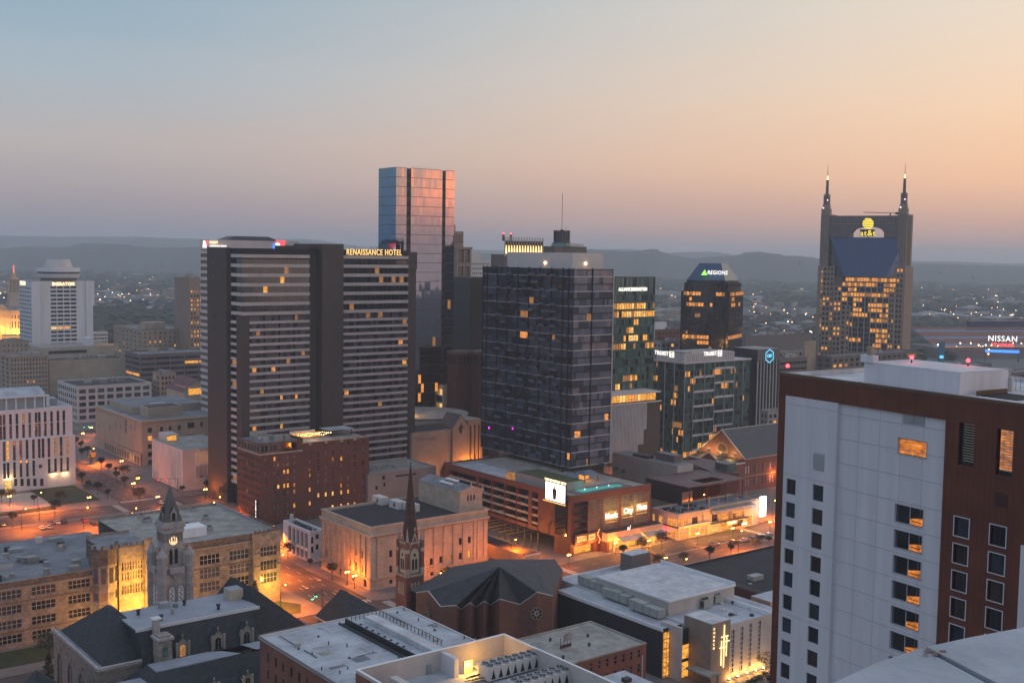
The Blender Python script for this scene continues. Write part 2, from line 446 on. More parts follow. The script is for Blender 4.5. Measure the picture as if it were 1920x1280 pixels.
# ================================================================ the setting
UD, VD = dirs(AZ)
GROT = R_(90 - AZ)
def G(p, q, z=0.0): return UD * p + VD * q + Vector((0, 0, z))
gm_ = mat('ground_far', (.09, .10, .09), var=.6, sc=.004)
g = MB().poly([(-14000, -300, -.02), (14000, -300, -.02), (14000, 16000, -.02), (-14000, 16000, -.02)], 'ground_far')
tag(g.build('ground'), kind='structure')
rd = MB().poly([tuple(G(-350, -100, 0)), tuple(G(736, -100, 0)), tuple(G(736, 966, 0)), tuple(G(-350, 966, 0))], 'asphalt')
tag(rd.build('road'), kind='structure')
pr = [(-350, -64), (-44, 176), (193, 253), (266, 376), (392, 488), (504, 600), (616, 720)]
qr = [(-80, 100), (116, 292), (318, 492), (509, 715), (730, 828), (844, 950)]
pv = MB()
for a, b in pr:
    for c, d in qr:
        cc = 3.0
        poly = [(a + cc, c), (b - cc, c), (b, c + cc), (b, d - cc), (b - cc, d), (a + cc, d), (a, d - cc), (a, c + cc)]
        pts = [G(p, q) for p, q in poly]
        pv.prism([(p.x, p.y) for p in pts], 0.0, .14, 'pavement')
tag(pv.build('pavement'), kind='structure')
# road markings: lane lines, zebra crossings, arrows
mk = MB()
def stripe(p0, p1, q0, q1, z=.006):
    mk.poly([tuple(G(p0, q0, z)), tuple(G(p1, q0, z)), tuple(G(p1, q1, z)), tuple(G(p0, q1, z))], 'paint')
for (q0, q1) in qr[1:5]:
    q = q0 + 8
    while q < q1 - 8:
        for pc in (180.3, 184.6, 188.8, 257.3, 261.6):
            stripe(pc - .08, pc + .08, q, q + 3)
        q += 9
for (p0, p1) in pr[1:6]:
    p = p0 + 8
    while p < p1 - 8:
        for qc in (298, 304.8, 305.2, 311.5):
            stripe(p, p + (3 if qc in (298, 311.5) else 9), qc - .08, qc + .08)
        for qc in (496.5, 500.5, 504.7):
            stripe(p, p + 3, qc - .08, qc + .08)
        p += 9
for (pa, pb) in ((176, 193), (253, 266), (376, 392)):
    for (qa, qb) in ((292, 318), (492, 509), (715, 730)):
        k = pa + .8
        while k < pb - .6:
            stripe(k, k + .6, qa - 5, qa - 2); stripe(k, k + .6, qb + 2, qb + 5); k += 1.4
        k = qa + .8
        while k < qb - .6:
            stripe(pa - 5, pa - 2, k, k + .6); stripe(pb + 2, pb + 5, k, k + .6); k += 1.4
for (p, q) in ((179, 335), (187, 333), (182.5, 346), (190.5, 352), (179, 372)):
    stripe(p - .12, p + .12, q, q + 3.2)
    mk.poly([tuple(G(p - .7, q, .006)), tuple(G(p, q - 1.6, .006)), tuple(G(p + .7, q, .006))], 'paint')
tag(mk.build('road_marking'), kind='structure')
# lawns
def slab(name, pts, k, z0=.0, z1=.2, kind='structure'):
    o = MB().prism([(G(p, q).x, G(p, q).y) for p, q in pts], z0, z1, k).build(name)
    return tag(o, kind=kind)
slab('lawn', [(20, 325), (138, 325), (138, 337), (20, 340)], 'grass')
slab('lawn', [(150, 322), (168, 322), (172, 330), (168, 337), (150, 337)], 'grass')
slab('plaza', [(60, 522), (150, 522), (150, 556), (60, 556)], 'plaza')
slab('lawn', [(150.2, 522), (171, 522), (171, 700), (150.2, 700)], 'grass')
slab('planting_bed', [(60, 514), (149, 514), (149, 518.5), (60, 518.5)], 'grass', z1=.5)
slab('parking_lot', [(95, 462), (170, 462), (170, 489), (95, 489)], 'asphalt', z0=.14, z1=.146)
# ---------------------------------------------------------------- hills
mat('hill', (.03, .04, .035), var=.4, sc=.003); mat('hill2', (.035, .045, .04), var=.4, sc=.002)
def ridge(name, pts, dep, wid, k, seed):
    rr = random.Random(seed); mb = MB()
    xs = []; x0, x1 = pts[0][0], pts[-1][0]; n = int((x1 - x0) / 8)
    prof = []
    for i in range(n + 1):
        px = x0 + (x1 - x0) * i / n
        for (a, ya), (b, yb) in zip(pts, pts[1:]):
            if a <= px <= b: break
        t = (px - a) / (b - a); t = t * t * (3 - 2 * t)
        p = PD(px, ya + (yb - ya) * t + rr.uniform(-.5, .5) * .8, dep)
        prof.append(p)
    rows = []
    for t in (-1, -.7, -.4, -.15, 0, .2, .6, 1):
        h = math.exp(-t * t * 3) if abs(t) < 1 else -.02
        rows.append([(p.x * (1 + t * wid / dep) + rr.uniform(-20, 20), p.y + t * wid, max(p.z, 5) * h * (1 if t == 0 else rr.uniform(.9, 1.0)) - (3 if abs(t) == 1 else 0)) for p in prof])
    for r in rows: mb.v.extend(r)
    w = n + 1
    for j in range(len(rows) - 1):
        for i in range(n):
            mb.f.append((j * w + i, j * w + i + 1, (j + 1) * w + i + 1, (j + 1) * w + i)); mb.m.append(mb.mi(k))
    return tag(mb.build(name, smooth=True), kind='structure')
ridge('hills', [(-1500, 462), (-700, 455), (-200, 466), (0, 466), (60, 462), (120, 463), (165, 456), (210, 457), (290, 464), (380, 463), (520, 462), (700, 474), (1000, 476), (1110, 467), (1180, 472), (1225, 467), (1262, 478),
                (1300, 484), (1360, 480), (1420, 472), (1490, 480), (1560, 486), (1700, 494), (1920, 499), (2500, 490), (3400, 500)], 5600, 900, 'hill', 3)
ridge('hills', [(-1900, 440), (-900, 448), (0, 442), (120, 444), (250, 444), (340, 447), (420, 450), (560, 448), (700, 463), (1000, 470), (1180, 467), (1240, 474), (1330, 472), (1400, 480),
                (1600, 488), (1760, 490), (1920, 494), (2600, 486), (4000, 492)], 8600, 1100, 'hill2', 5)
# ---------------------------------------------------------------- far woods, one mass of tree tops
wd = MB(); wr = random.Random(21)
mat('wood', (.022, .034, .022), var=.5, sc=.02)
def clump(mb, x, y, z, r, h, k, rr):
    n = 6; i0 = len(mb.v); a0 = rr.uniform(0, 6)
    mb.v.append((x + rr.uniform(-.2, .2) * r, y, z + h))
    for lv, (rf, hf) in enumerate(((.75, .72), (1, .35), (.7, 0))):
        for i in range(n):
            a = a0 + lv * .5 + 2 * math.pi * i / n; q = r * rf * rr.uniform(.8, 1.2)
            mb.v.append((x + q * math.cos(a), y + q * math.sin(a), z + h * hf * rr.uniform(.85, 1.15)))
    for i in range(n):
        j = (i + 1) % n
        mb.f.append((i0, i0 + 1 + i, i0 + 1 + j)); mb.m.append(mb.mi(k))
        for lv in (0, 1):
            a = i0 + 1 + lv * n; b = a + n
            mb.f.append((a + i, b + i, b + j, a + j)); mb.m.append(mb.mi(k))
import mathutils.noise as mn
cnt = 0
while cnt < 7500:
    d = 950 + 4300 * wr.random() ** 1.25; x = wr.uniform(-.56, .56) * d * 1.05
    if mn.noise(Vector((x * .0022, d * .0016, 3.3))) + .12 < wr.uniform(-.12, .16): continue
    r = wr.uniform(6, 13) * (1 + d / 4000); clump(wd, x, d, -.5, r, r * wr.uniform(.7, 1.1), 'wood', wr); cnt += 1
tag(wd.build('woodland'), kind='stuff')
# ---------------------------------------------------------------- far low buildings
far_defs = [('low_building', 'small pale flat-roofed building far off in the hazy suburbs', 'offwhite', 26, 16, 6, 'g_grey'),
            ('warehouse', 'long low light-roofed warehouse far off in the haze', 'concrete', 70, 34, 8, 'g_grey'),
            ('brick_building', 'distant reddish brick block in the hazy low-rise district', 'brick2', 34, 18, 10, 'g_grey'),
            ('house', 'tiny house with pitched roof among the distant trees', 'cream', 13, 9, 5, 'g_dark'),
            ('apartment_block', 'distant pale mid-rise block standing over the suburbs', 'tan', 40, 16, 17, 'g_grey'),
            ('office_block', 'distant grey office block with bands of windows', 'concrete', 36, 22, 13, 'g_blue')]
protos = []
for i, (nm, lb, k, w, dp, h, gk) in enumerate(far_defs):
    m = MB(); m.box(-w / 2, w / 2, -dp / 2, dp / 2, 0, h, k, 'roof_grey' if i in (0, 4, 5) else 'roof_white' if i == 1 else 'roof_tan')
    if nm == 'house':
        m.poly([(-w / 2, -dp / 2 - .5, h), (w / 2, -dp / 2 - .5, h), (w / 2, 0, h + 4), (-w / 2, 0, h + 4)], 'roof_dark')
        m.poly([(-w / 2, dp / 2 + .5, h), (w / 2, dp / 2 + .5, h), (w / 2, 0, h + 4), (-w / 2, 0, h + 4)], 'roof_dark')
        m.poly([(-w / 2, -dp / 2, h), (-w / 2, dp / 2, h), (-w / 2, 0, h + 4)], k); m.poly([(w / 2, -dp / 2, h), (w / 2, dp / 2, h), (w / 2, 0, h + 4)], k)
    else:
        m.box(-w * .2, w * .1, -dp * .2, dp * .2, h + .01, h + 2.5, 'metal_grey')
        z = 1.2
        while z < h - 1.5:
            for sgn in (-1, 1):
                m.box(-w * .46, w * .46, sgn * dp / 2 - .05, sgn * dp / 2 + .05, z, z + 1.6, 'lit4' if (z * 7) % 3 < .5 else gk)
                m.box(sgn * w / 2 - .05, sgn * w / 2 + .05, -dp * .42, dp * .42, z, z + 1.6, gk)
            z += 3.4
    o = m.build(nm); tag(o, lb, nm.replace('_', ' '), 'distant ' + nm.replace('_', ' ') + 's in the haze'); protos.append(o)
gapx = [(0, 30), (180, 325), (1158, 1272), (1398, 1528), (1712, 1920), (180, 325), (1712, 1920), (1400, 1526)]
fr = random.Random(12); first = [True] * 6
for i in range(210):
    a, b = fr.choice(gapx); px = fr.uniform(a, b); py = 500 + 150 * fr.random() ** 1.1
    if px > 1712: py = 535 + 70 * fr.random()
    if px < 330: py = 486 + 105 * fr.random() ** .9
    q = P(px, py, 0); t = fr.choice((0, 0, 1, 1, 2, 3, 3, 4, 5)) if q.y < 2600 else fr.choice((0, 1, 1, 3, 4))
    if q.y < 950: continue
    if first[t]: o = protos[t]; first[t] = False
    else: o = copy_thing(protos[t], (0, 0, 0))
    o.location = (q.x, q.y, -.1); o.rotation_euler = (0, 0, GROT + fr.choice((0, 0, .4, math.pi / 2)) + fr.uniform(-.05, .05))
    s_ = fr.uniform(.8, 1.25); o.scale = (s_, s_, fr.uniform(.8, 1.3))
# far street lights, each a lamp on a mast
mat('lamp_orange', (1, .6, .3), emit=26, ecol=(1, .50, .18), var=0); mat('lamp_white', (1, .9, .8), emit=20, ecol=(1, .80, .55), var=0); mat('lamp_red', (1, .1, .1), emit=18, ecol=(1, .03, .02), var=0)
mat('far_orange', (1, .6, .3), emit=12, ecol=(1, .50, .18), var=0); mat('far_white', (1, .9, .8), emit=9, ecol=(1, .80, .55), var=0)
def far_lamp(k, nm='street_lamp'):
    return MB().cyl(0, 0, 0, 11, .25, .15, 'metal_dark', 5).ball(0, 0, 11.4, .85, k.replace('lamp', 'far'), 6).build(nm)
fo = tag(far_lamp('lamp_orange'), 'tiny orange light glowing far off among the hazy suburbs', 'street lamp', 'far orange street lights')
fw_ = tag(far_lamp('lamp_white'), 'tiny warm white light glowing far off among the hazy suburbs', 'street lamp', 'far white street lights')
n_ = 0
while n_ < 290:
    a, b = fr.choice(gapx); px = fr.uniform(a, b); py = 486 + 160 * fr.random() ** 1.15 if n_ % 3 else fr.uniform(500, 560)
    if px > 1712: py = 500 + 110 * fr.random() ** .8
    if px < 330: py = 475 + 100 * fr.random() ** .9
    q = P(px, py, 0)
    if q.y < 900 or q.y > 7000: continue
    src = fo if n_ % 2 else fw_
    o = src if n_ < 2 else copy_thing(src, (0, 0, 0))
    if n_ == 0: o = fw_
    o.location = (q.x, q.y, 0); s_ = max(.6, q.y / 2600) * fr.uniform(.35, .95); o.scale = (s_, s_, 1)
    n_ += 1
# the air: one even box of haze
hz = bpy.data.materials.new('haze'); hz.use_nodes = True
ht = hz.node_tree; ht.nodes.clear()
pv_ = N(ht, 'ShaderNodeVolumePrincipled'); pv_.inputs['Density'].default_value = 1.4e-4
pv_.inputs['Color'].default_value = (.88, .95, 1.0, 1); pv_.inputs['Anisotropy'].default_value = 0.2
ho = N(ht, 'ShaderNodeOutputMaterial'); ht.links.new(pv_.outputs[0], ho.inputs['Volume'])
hz.cycles.homogeneous_volume = True
MATS['haze'] = hz
tag(MB().box(-13000, 13000, -250, 14000, -4, 212, 'haze').build('haze'), kind='stuff')
mat('lit_glow', (1, .8, .5), emit=2.2, ecol=(1, .62, .22), var=0); mat('flood', (.55, .42, .28)); mat('red_glow', (1, .3, .2), emit=1.2, ecol=(1, .15, .08), var=0)
# ================================================================ hotel with white bands, two towers
def banded_hotel():
    b = Bld('hotel_tower', 'tall brown slab hotel with long white bands and brown stair towers', 'hotel', 453, 466, 506, 432, 765)
    zt = b.z; k = 'concrete_dark'
    # x of the centre tower and the end tower
    c0, c1 = b.sx(580), b.sx(640); ct0 = b.sx(600)
    e0 = b.sx(765); e1 = b.sx(779)
    D = 24.0
    zf = zt - 4.6                                      # bottom of the dark top fascia
    up = [b.zat(453, y) for y in (476.5, 499, 516, 533.5, 551, 568, 585)]   # tops of the white bands
    low0 = b.zat(461, 592)
    bt = 1.5; bl = 1.2
    w = MB()
    for (x0, x1) in ((0, c0), (c1, e0)):
        w.box(x0, x1, 0, D, zf, zt, 'black'); 
    b.part(w, 'fascia')
    # upper floors: bands and ribbon glass
    allb = []
    z = up[0]; fh = (up[0] - up[-1]) / 6
    zs = [up[0] - i * fh for i in range(7)]
    lf = 3.28; zl = []
    z = zs[-1] - lf * 1.28
    while z > 8: zl.append(z); z -= lf
    for i, z in enumerate(zs): allb.append((z, 'u'))
    for z in zl: allb.append((z, 'l'))
    for sec, (x0, x1) in enumerate(((0, c0), (c1, e0))):
        prev = zf
        for z, kind in allb:
            bt = 1.5 if kind == 'u' else 1.2
            ins = 0 if kind == 'u' or sec == 1 else 0.0
            xl = x0 + (3.4 if kind == 'l' and sec == 0 else 0)
            band = MB().box(xl - (.0 if xl else .35), x1 - .02, -.55, .15, z - bt, z, 'band_grey')
            if sec == 0 and kind == 'u': band.box(-.35, -.0001, .15, along(b.p, b.v, 434), z - bt, z, 'offwhite')
            b.part(band, 'balcony_band')
            # glass between prev and this band
            n = 16
            wdt = (x1 - xl) / n
            for i in range(n):
                a0, a1 = xl + i * wdt, xl + (i + 1) * wdt
                if kind == 'u': pk = rnd.choice(['g_dark', 'g_brown', 'g_dark', 'g_blue'])
                else: pk = rnd.choice(['g_curtain', 'g_curtain', 'g_bronze', 'g_grey', 'g_curtain'])
                r = rnd.random()
                if kind == 'u' and r < .02: pk = 'lit1'
                elif kind == 'u' and r < .06: pk = 'lit4'
                if kind == 'l' and r < .010: pk = rnd.choice(['lit1', 'lit2'])
                elif kind == 'l' and r < .03: pk = 'lit4'
                s = .25 if kind == 'u' else .75
                m = MB().poly([(a0, s, z), (a1, s, z), (a1, s, prev), (a0, s, prev)], pk)
                q = 4 if kind == 'l' else 1
                for c in range(q):
                    xx = a0 + wdt * c / q
                    m.box(xx - .03, xx + .03, s - .07, s - .01, z, prev, 'frame')
                if i % 4 == 0 and kind == 'l': m.box(a0 - .1, a0 + .25, s - .7, s - .09, z, prev, 'black')
                wpt = b.wp(a0, 0, z); b.panes.append(((a1 - a0) * (prev - z) / (wpt - EYE).length ** 2, m, 'window'))
            prev = z - bt
    # left flank of the slab
    Lf = along(b.p, b.v, 433); y43 = along(b.p, b.v, 444)
    sd = MB(); prev = zf
    for z, kind in allb:
        if kind == 'u':
            sd.poly([(.2, .2, z), (.2, Lf, z), (.2, Lf, prev), (.2, .2, prev)], 'g_dark')
            prev = z - bt
    b.part(sd, 'window')
    pz = zs[-1] - bt
    b.part(MB().box(-.35, 3.4, -.3, y43, 0, pz, k), 'pier')
    st = MB(); st.poly([(.6, y43 + .05, 0), (.6, Lf, 0), (.6, Lf, pz), (.6, y43 + .05, pz)], 'g_brown'); b.part(st, 'recess')
    for i, z in enumerate(zl): b.part(MB().box(-.5, .59, y43 + .1, Lf - .3, z - bt, z, 'offwhite').box(.3, .55, y43 + .3, Lf - .5, z + .02, z + lf - bt - .02, rnd.choice(['g_brown', 'lit4', 'g_brown', 'g_dark'])), 'balcony')
    core = MB().box(3.4, c0, 1.0, D, 0, zf, k).box(c1, e0, 1.0, D, 0, zf, k); b.part(core, 'wall')
    # towers
    zc = b.zat(600, 457)
    off = -2.2
    b.part(MB().box(ct0, c1, off, D + 2, 0, zc, k, 'roof_dark'), 'stair_tower')
    bk = MB().box(c0 - 4, ct0 - .02, 3, D + 3, 0, zc - 1, k); b.part(bk, 'stair_tower')
    b.part(MB().box(e0, e1 + 1.2, 1.2, D + 2, 0, zt - .4, k), 'stair_tower')
    b.part(MB().box(e0 - .5, e1 + 1.2, .2, 1.18, zt - 9, zt - .4, k), 'stair_tower_cap')
    # left tower
    wl_ = -along(b.wp(0, Lf, zt), b.u, 424); yb_ = along(b.wp(-wl_, Lf, zt), b.v, 388)
    zl_ = zt + .4
    b.part(MB().box(-wl_, -.02, Lf, Lf + yb_, 0, zl_, k, 'roof_dark').box(-.01, 8, Lf + .1, Lf + yb_, 0, zl_ - 1, k), 'stair_tower')
    for i in range(6):
        z = zl_ - 8 - i * 6.1
        b.part(MB().box(-wl_ - .06, -wl_ + .1, Lf + yb_ * .58, Lf + yb_ * .58 + 1.6, z, z + 1.6, 'g_dark'), 'window')
    b.part(MB().box(0, e0, 0, D, zt + .003, zt + .2, 'roof_dark').box(0, e0, D, D + .3, zt - 5, zt + .2, k), 'roof')
    for i in range(7):
        x = rnd.uniform(c1 + 2, e0 - 4); b.part(MB().tube((x, rnd.uniform(4, 16), zt), (x, rnd.uniform(4, 16), zt + 2.2), .08, 'metal_dark', 4), 'vent_pipe')
    b.done(100, 'wall')
    sg = sign_on(b, 'hotel_sign', 'gold lettering on the dark fascia of the tall banded hotel', 'F', 702, 473.5, out=.15)
    text_mesh('RENAISSANCE HOTEL', 3.9, 'gold_lit', sg, (0, 0, 0), ext=.12, bold=.06, xs=.73)
    return b
mat('gold_lit', (.8, .6, .25), emit=1.1, ecol=(1, .60, .18), var=0); mat('white_lit', (1, 1, 1), emit=1.3, ecol=(1, .93, .82), var=0)
mat('yellow_lit', (1, .8, .1), emit=.95, ecol=(1, .72, .08), var=0); mat('blue_lit', (.1, .3, 1), emit=2.4, ecol=(.03, .16, 1), var=0)
mat('cyan_lit', (.2, .8, 1), emit=1.2, ecol=(.10, .55, .85), var=0); mat('red_lit', (1, .1, .1), emit=3, ecol=(1, .03, .04), var=0); mat('red_lamp', (1, .1, .1), emit=14, ecol=(1, .02, .03), var=0)
mat('green_lit', (.3, 1, .2), emit=1.2, ecol=(.35, .95, .05), var=0)
banded_hotel()

# ================================================================ glass tower that mirrors the glow
def mirror_tower():
    b = Bld('glass_tower', 'tallest mirror-glass tower with pink and orange sky reflected in its face', 'skyscraper', 743, 313, 640, 710, 853)
    zt = b.z; W, D = b.W, b.D
    fl = [14 + i * (zt - 14) / 28 for i in range(29)]
    def skin(side, L_, mats, splits):
        for i in range(28):
            z0, z1 = fl[i], fl[i + 1] - .28
            for (a0, a1, n) in splits:
                wd_ = (a1 - a0) / n
                for j in range(n):
                    s0, s1 = a0 + j * wd_, a0 + (j + 1) * wd_ - .06
                    t = [rnd.uniform(-.012, .012) for _ in range(3)]
                    M = lambda a, o, z: b.mp(side, 0, a, o, z)
                    pk = rnd.choice(mats)
                    r = rnd.random()
                    if r < .007 + (.03 if i < 7 else 0): pk = 'lit4' if r < .012 else 'lit2'
                    mb = MB().poly([M(s0, t[0], z0), M(s1, t[1], z0), M(s1, t[2], z1), M(s0, t[0] + t[2] - t[1], z1)], pk)
                    b.panes.append((abs(s1 - s0) / (i + 1) * 1e-3 * (28 - abs(i - 20)), mb, 'window'))
    s1, s2, s3, s4 = b.sx(763), b.sx(771), b.sx(830), b.sx(836)
    skin('F', W, ['g_mirror'], [(0, s1, 4), (s2, s3, 11), (s4, W, 3)])
    skin('L', D, ['g_mirror2'], [(0, D, 7)])
    fr_ = MB()
    for z in fl: fr_.box(.05, s1, .05, .3, z - .27, z - .02, 'frame').box(s2, s3, .05, .3, z - .27, z - .02, 'frame').box(s4, W, .05, .3, z - .27, z - .02, 'frame').box(.05, .3, .3, D, z - .27, z - .02, 'frame')
    b.part(fr_, 'spandrel')
    b.part(MB().box(.25, W, .25, D, 0, zt - .3, 'metal_dark', 'roof_dark'), 'wall')
    sl = MB()
    for (a, c) in ((s1, s2), (s3, s4)):
        for i in range(28): sl.box(a + .2, c - .2, -.04 if i % 2 else .1, .2, fl[i], fl[i] + 2.1, 'black')
    b.part(sl, 'slot_panel')
    b.part(MB().box(-1, W + 14, -5, D, 0, 13.6, 'concrete', 'roof_tan').box(-1.3, W + 14.2, -5.4, -4.9, 10.2, 13.9, 'cream'), 'podium')
    pd_ = MB()
    for i in range(12): pd_.box(i * 4.2, i * 4.2 + 3.4, -5.6, -5.42, 10.4, 13.2, 'lit1' if i % 3 else 'lit2')
    b.part(pd_, 'podium_window')
    ant = MB()
    for i in range(9): ant.tube((12 + i * 2, 1, zt), (12 + i * 2, 1, zt + 1.1), .06, 'metal_dark', 4)
    b.part(ant, 'railing')
    b.done()
mirror_tower()

# ================================================================ generic office blocks
def block(name, label, cat, nx, ytop, dep, lx, rx, nF=8, nL=6, fh=3.6, frw=.6, frh=.55, k='concrete', rk='roof_grey', lit=.05, az=AZ, dark=None, lits=None, par=.9, mull=0, cap=60, zb=0.0, topm=1.5, D=None, units=2, corn=None, group=None, F=True, Lf=True, hb=0, dep_w=.3):
    b = Bld(name, label, cat, nx, ytop, dep, lx, rx, az, group)
    if D: b.D = D
    W, D, zt = b.W, b.D, b.z
    n = max(1, int((zt - zb - topm - 1) / fh)); z1 = zt - topm
    rows = [(z1 - (i + .5 + frh / 2) * fh, z1 - (i + .5 - frh / 2) * fh) for i in range(n)]
    rows = [r for r in rows if r[0] > zb + .5]
    b.fac('F', 0, 0, W, zb, zt, cols=bays(0.6, W - .6, nF, frw) if F and nF else [], rows=rows, k=k, lit=lit, dark=dark, lits=lits, mull=mull, hb=hb, dep=dep_w)
    b.fac('L', 0, 0, D, zb, zt, cols=bays(0.6, D - .6, nL, frw) if Lf and nL else [], rows=rows, k=k, lit=lit, dark=dark, lits=lits, mull=mull, hb=hb, dep=dep_w)
    b.back(zb, zt, k)
    b.roof(zt, rk, par, pk=k)
    if corn:
        b.part(MB().box(-.5, W + .1, -.5, -.06, zt - 1.1, zt + .1, corn).box(-.5, -.06, -.06, D, zt - 1.1, zt + .1, corn), 'cornice')
    for i in range(units):
        x, y = rnd.uniform(.2, .7) * W, rnd.uniform(.25, .7) * D; w, d, h = rnd.uniform(3, 7), rnd.uniform(3, 5), rnd.uniform(1.5, 3.2)
        b.part(MB().box(x, x + w, y, y + d, zt - par + .02, zt - par + h, rnd.choice(['metal_grey', 'concrete', 'roof_tan'])), 'rooftop_unit')
    return b
def bat(name, label, cat, p, q, W_, D_, z, az=AZ, group=None, o=None):
    b = Bld.__new__(Bld); b.z = z; b.az = az; b.u, b.v = dirs(az); b.o = o if o is not None else G(p, q); b.p = b.o + Vector((0, 0, z))
    b.W, b.D = W_, D_; b.root = empty(name, label, cat, b.o, R_(90 - az), group); b.walls = MB(); b.panes = []; b.extra = []
    return b
def fl_rows(zt, n, fh, top, wh): return [(zt - top - i * fh - wh, zt - top - i * fh) for i in range(n)]
# ---------------------------------------------------------------- dark condo tower
def condo():
    b = Bld('residential_tower', 'dark glass residential tower with uneven panels and thin black grid above the garage', 'apartment tower', 1075, 505, 480, 907, 1150)
    zt, W, D = b.z, b.W, b.D; zb = 25.0
    n = int((zt - zb) / 3.03); fh = (zt - zb) / n
    colsL = [0, 2.4, 6.2] + [6.2 + (D - 6.2 - 3) * (i + 1) / 7 for i in range(7)] + [D]
    colsF = [0, W * .47, W]
    sl = MB(); ml = MB()
    for i in range(n + 1):
        z = zb + i * fh
        kk = 'frame_light' if (n - i) % 2 else 'black'
        sl.box(-.25, W + .25, -.35, .2, z - .17, z + .17, kk)
        sl.box(-.3, -.01, .21, D, z - .2, z + .12, 'black' if (n - i) % 2 == 0 else 'metal_grey')
    for c in colsF[:2]: ml.box(c - .2, c + .2, -.45, -.02, zb, zt + .5, 'black')
    ml.box(W - .15, W + .3, -.45, -.02, zb, zt, 'frame_light')
    for c in colsL[1:]: ml.box(-.45, -.02, c - .2, c + .2, zb, zt + .5, 'black')
    b.part(sl, 'floor_slab'); b.part(ml, 'mullion')
    mF = ['g_condo', 'g_condo2', 'g_condo4', 'g_condo2', 'g_condo3']; mL = ['g_condo3', 'g_condo', 'g_dark', 'g_condo3', 'g_blue', 'g_condo']
    rr = random.Random(5)
    bal = MB()
    for i in range(n):
        z0, z1 = zb + i * fh + .17, zb + (i + 1) * fh - .17
        for side, L_, npan, ms in (('F', W, 20, mF), ('L', D, 34, mL)):
            w = L_ / npan; cur = rr.choice(ms)
            a = 0
            while a < npan:
                run = rr.choice((1, 1, 2, 3)); run = min(run, npan - a)
                if rr.random() < .6: cur = rr.choice(ms)
                pk = cur; r = rr.random()
                if r < .003: pk = 'lit2'
                elif r < .01: pk = 'lit4'
                s0, s1 = a * w + .04, (a + run) * w - .04
                t0, t1 = rr.uniform(-.01, .01), rr.uniform(-.01, .01)
                M = lambda s, o, z: b.mp(side, 0, s, o, z)
                mb = MB().poly([M(s0, t0, z0), M(s1, t1, z0), M(s1, t1, z1), M(s0, t0, z1)], pk)
                for c in range(run * 2): 
                    x = s0 + (s1 - s0) * c / (run * 2); mb.poly([M(x - .03, .06, z0), M(x + .03, .06, z0), M(x + .03, .06, z1), M(x - .03, .06, z1)], 'frame')
                b.panes.append(((s1 - s0) * (1 if side == 'F' else .9), mb, 'window'))
                a += run
        for j in range(2, 8):   # staggered balconies on the broad flank
            if rr.random() < .58:
                c0, c1 = colsL[j] + .3, colsL[j + 1] - .3
                a0 = c0 + rr.choice((0, .25, .5)) * (c1 - c0); a1 = min(c1, a0 + (c1 - c0) * rr.choice((.5, .75)))
                z = zb + i * fh
                b.part(MB().box(-1.25, -.46, a0, a1, z - .12, z + .02, 'concrete_dark').box(-1.27, -1.22, a0, a1, z + .02, z + 1.0, 'g_condo2'), 'balcony')
    for (a, z, k) in ((D * .62, zb + 11.2, 'lit_mag'), (D * .9, zb + 9, 'lit_mag')):
        b.part(MB().box(-.3, -.05, a, a + .7, z, z + 1.2, k), 'lit_window')
    b.part(MB().box(.1, W - .1, .1, D - .1, zb, zt - .3, 'black', 'roof_dark'), 'wall')
    bx = MB(); zp = 115.6
    x0, x1, y1 = 3, W * 1.0, D * .83
    bx.box(3, W - 2, 4, D * .78, zt - .3, zp, 'offwhite', 'roof_grey'); b.part(bx, 'penthouse')
    lamp = MB()
    for (x, y) in ((W * .45, 3.8), (2.8, D * .35)): lamp.ball(x, y, zt + 2.4, .45, 'lamp_orange', 8)
    b.part(lamp, 'penthouse_lamp')
    b.done()
condo()
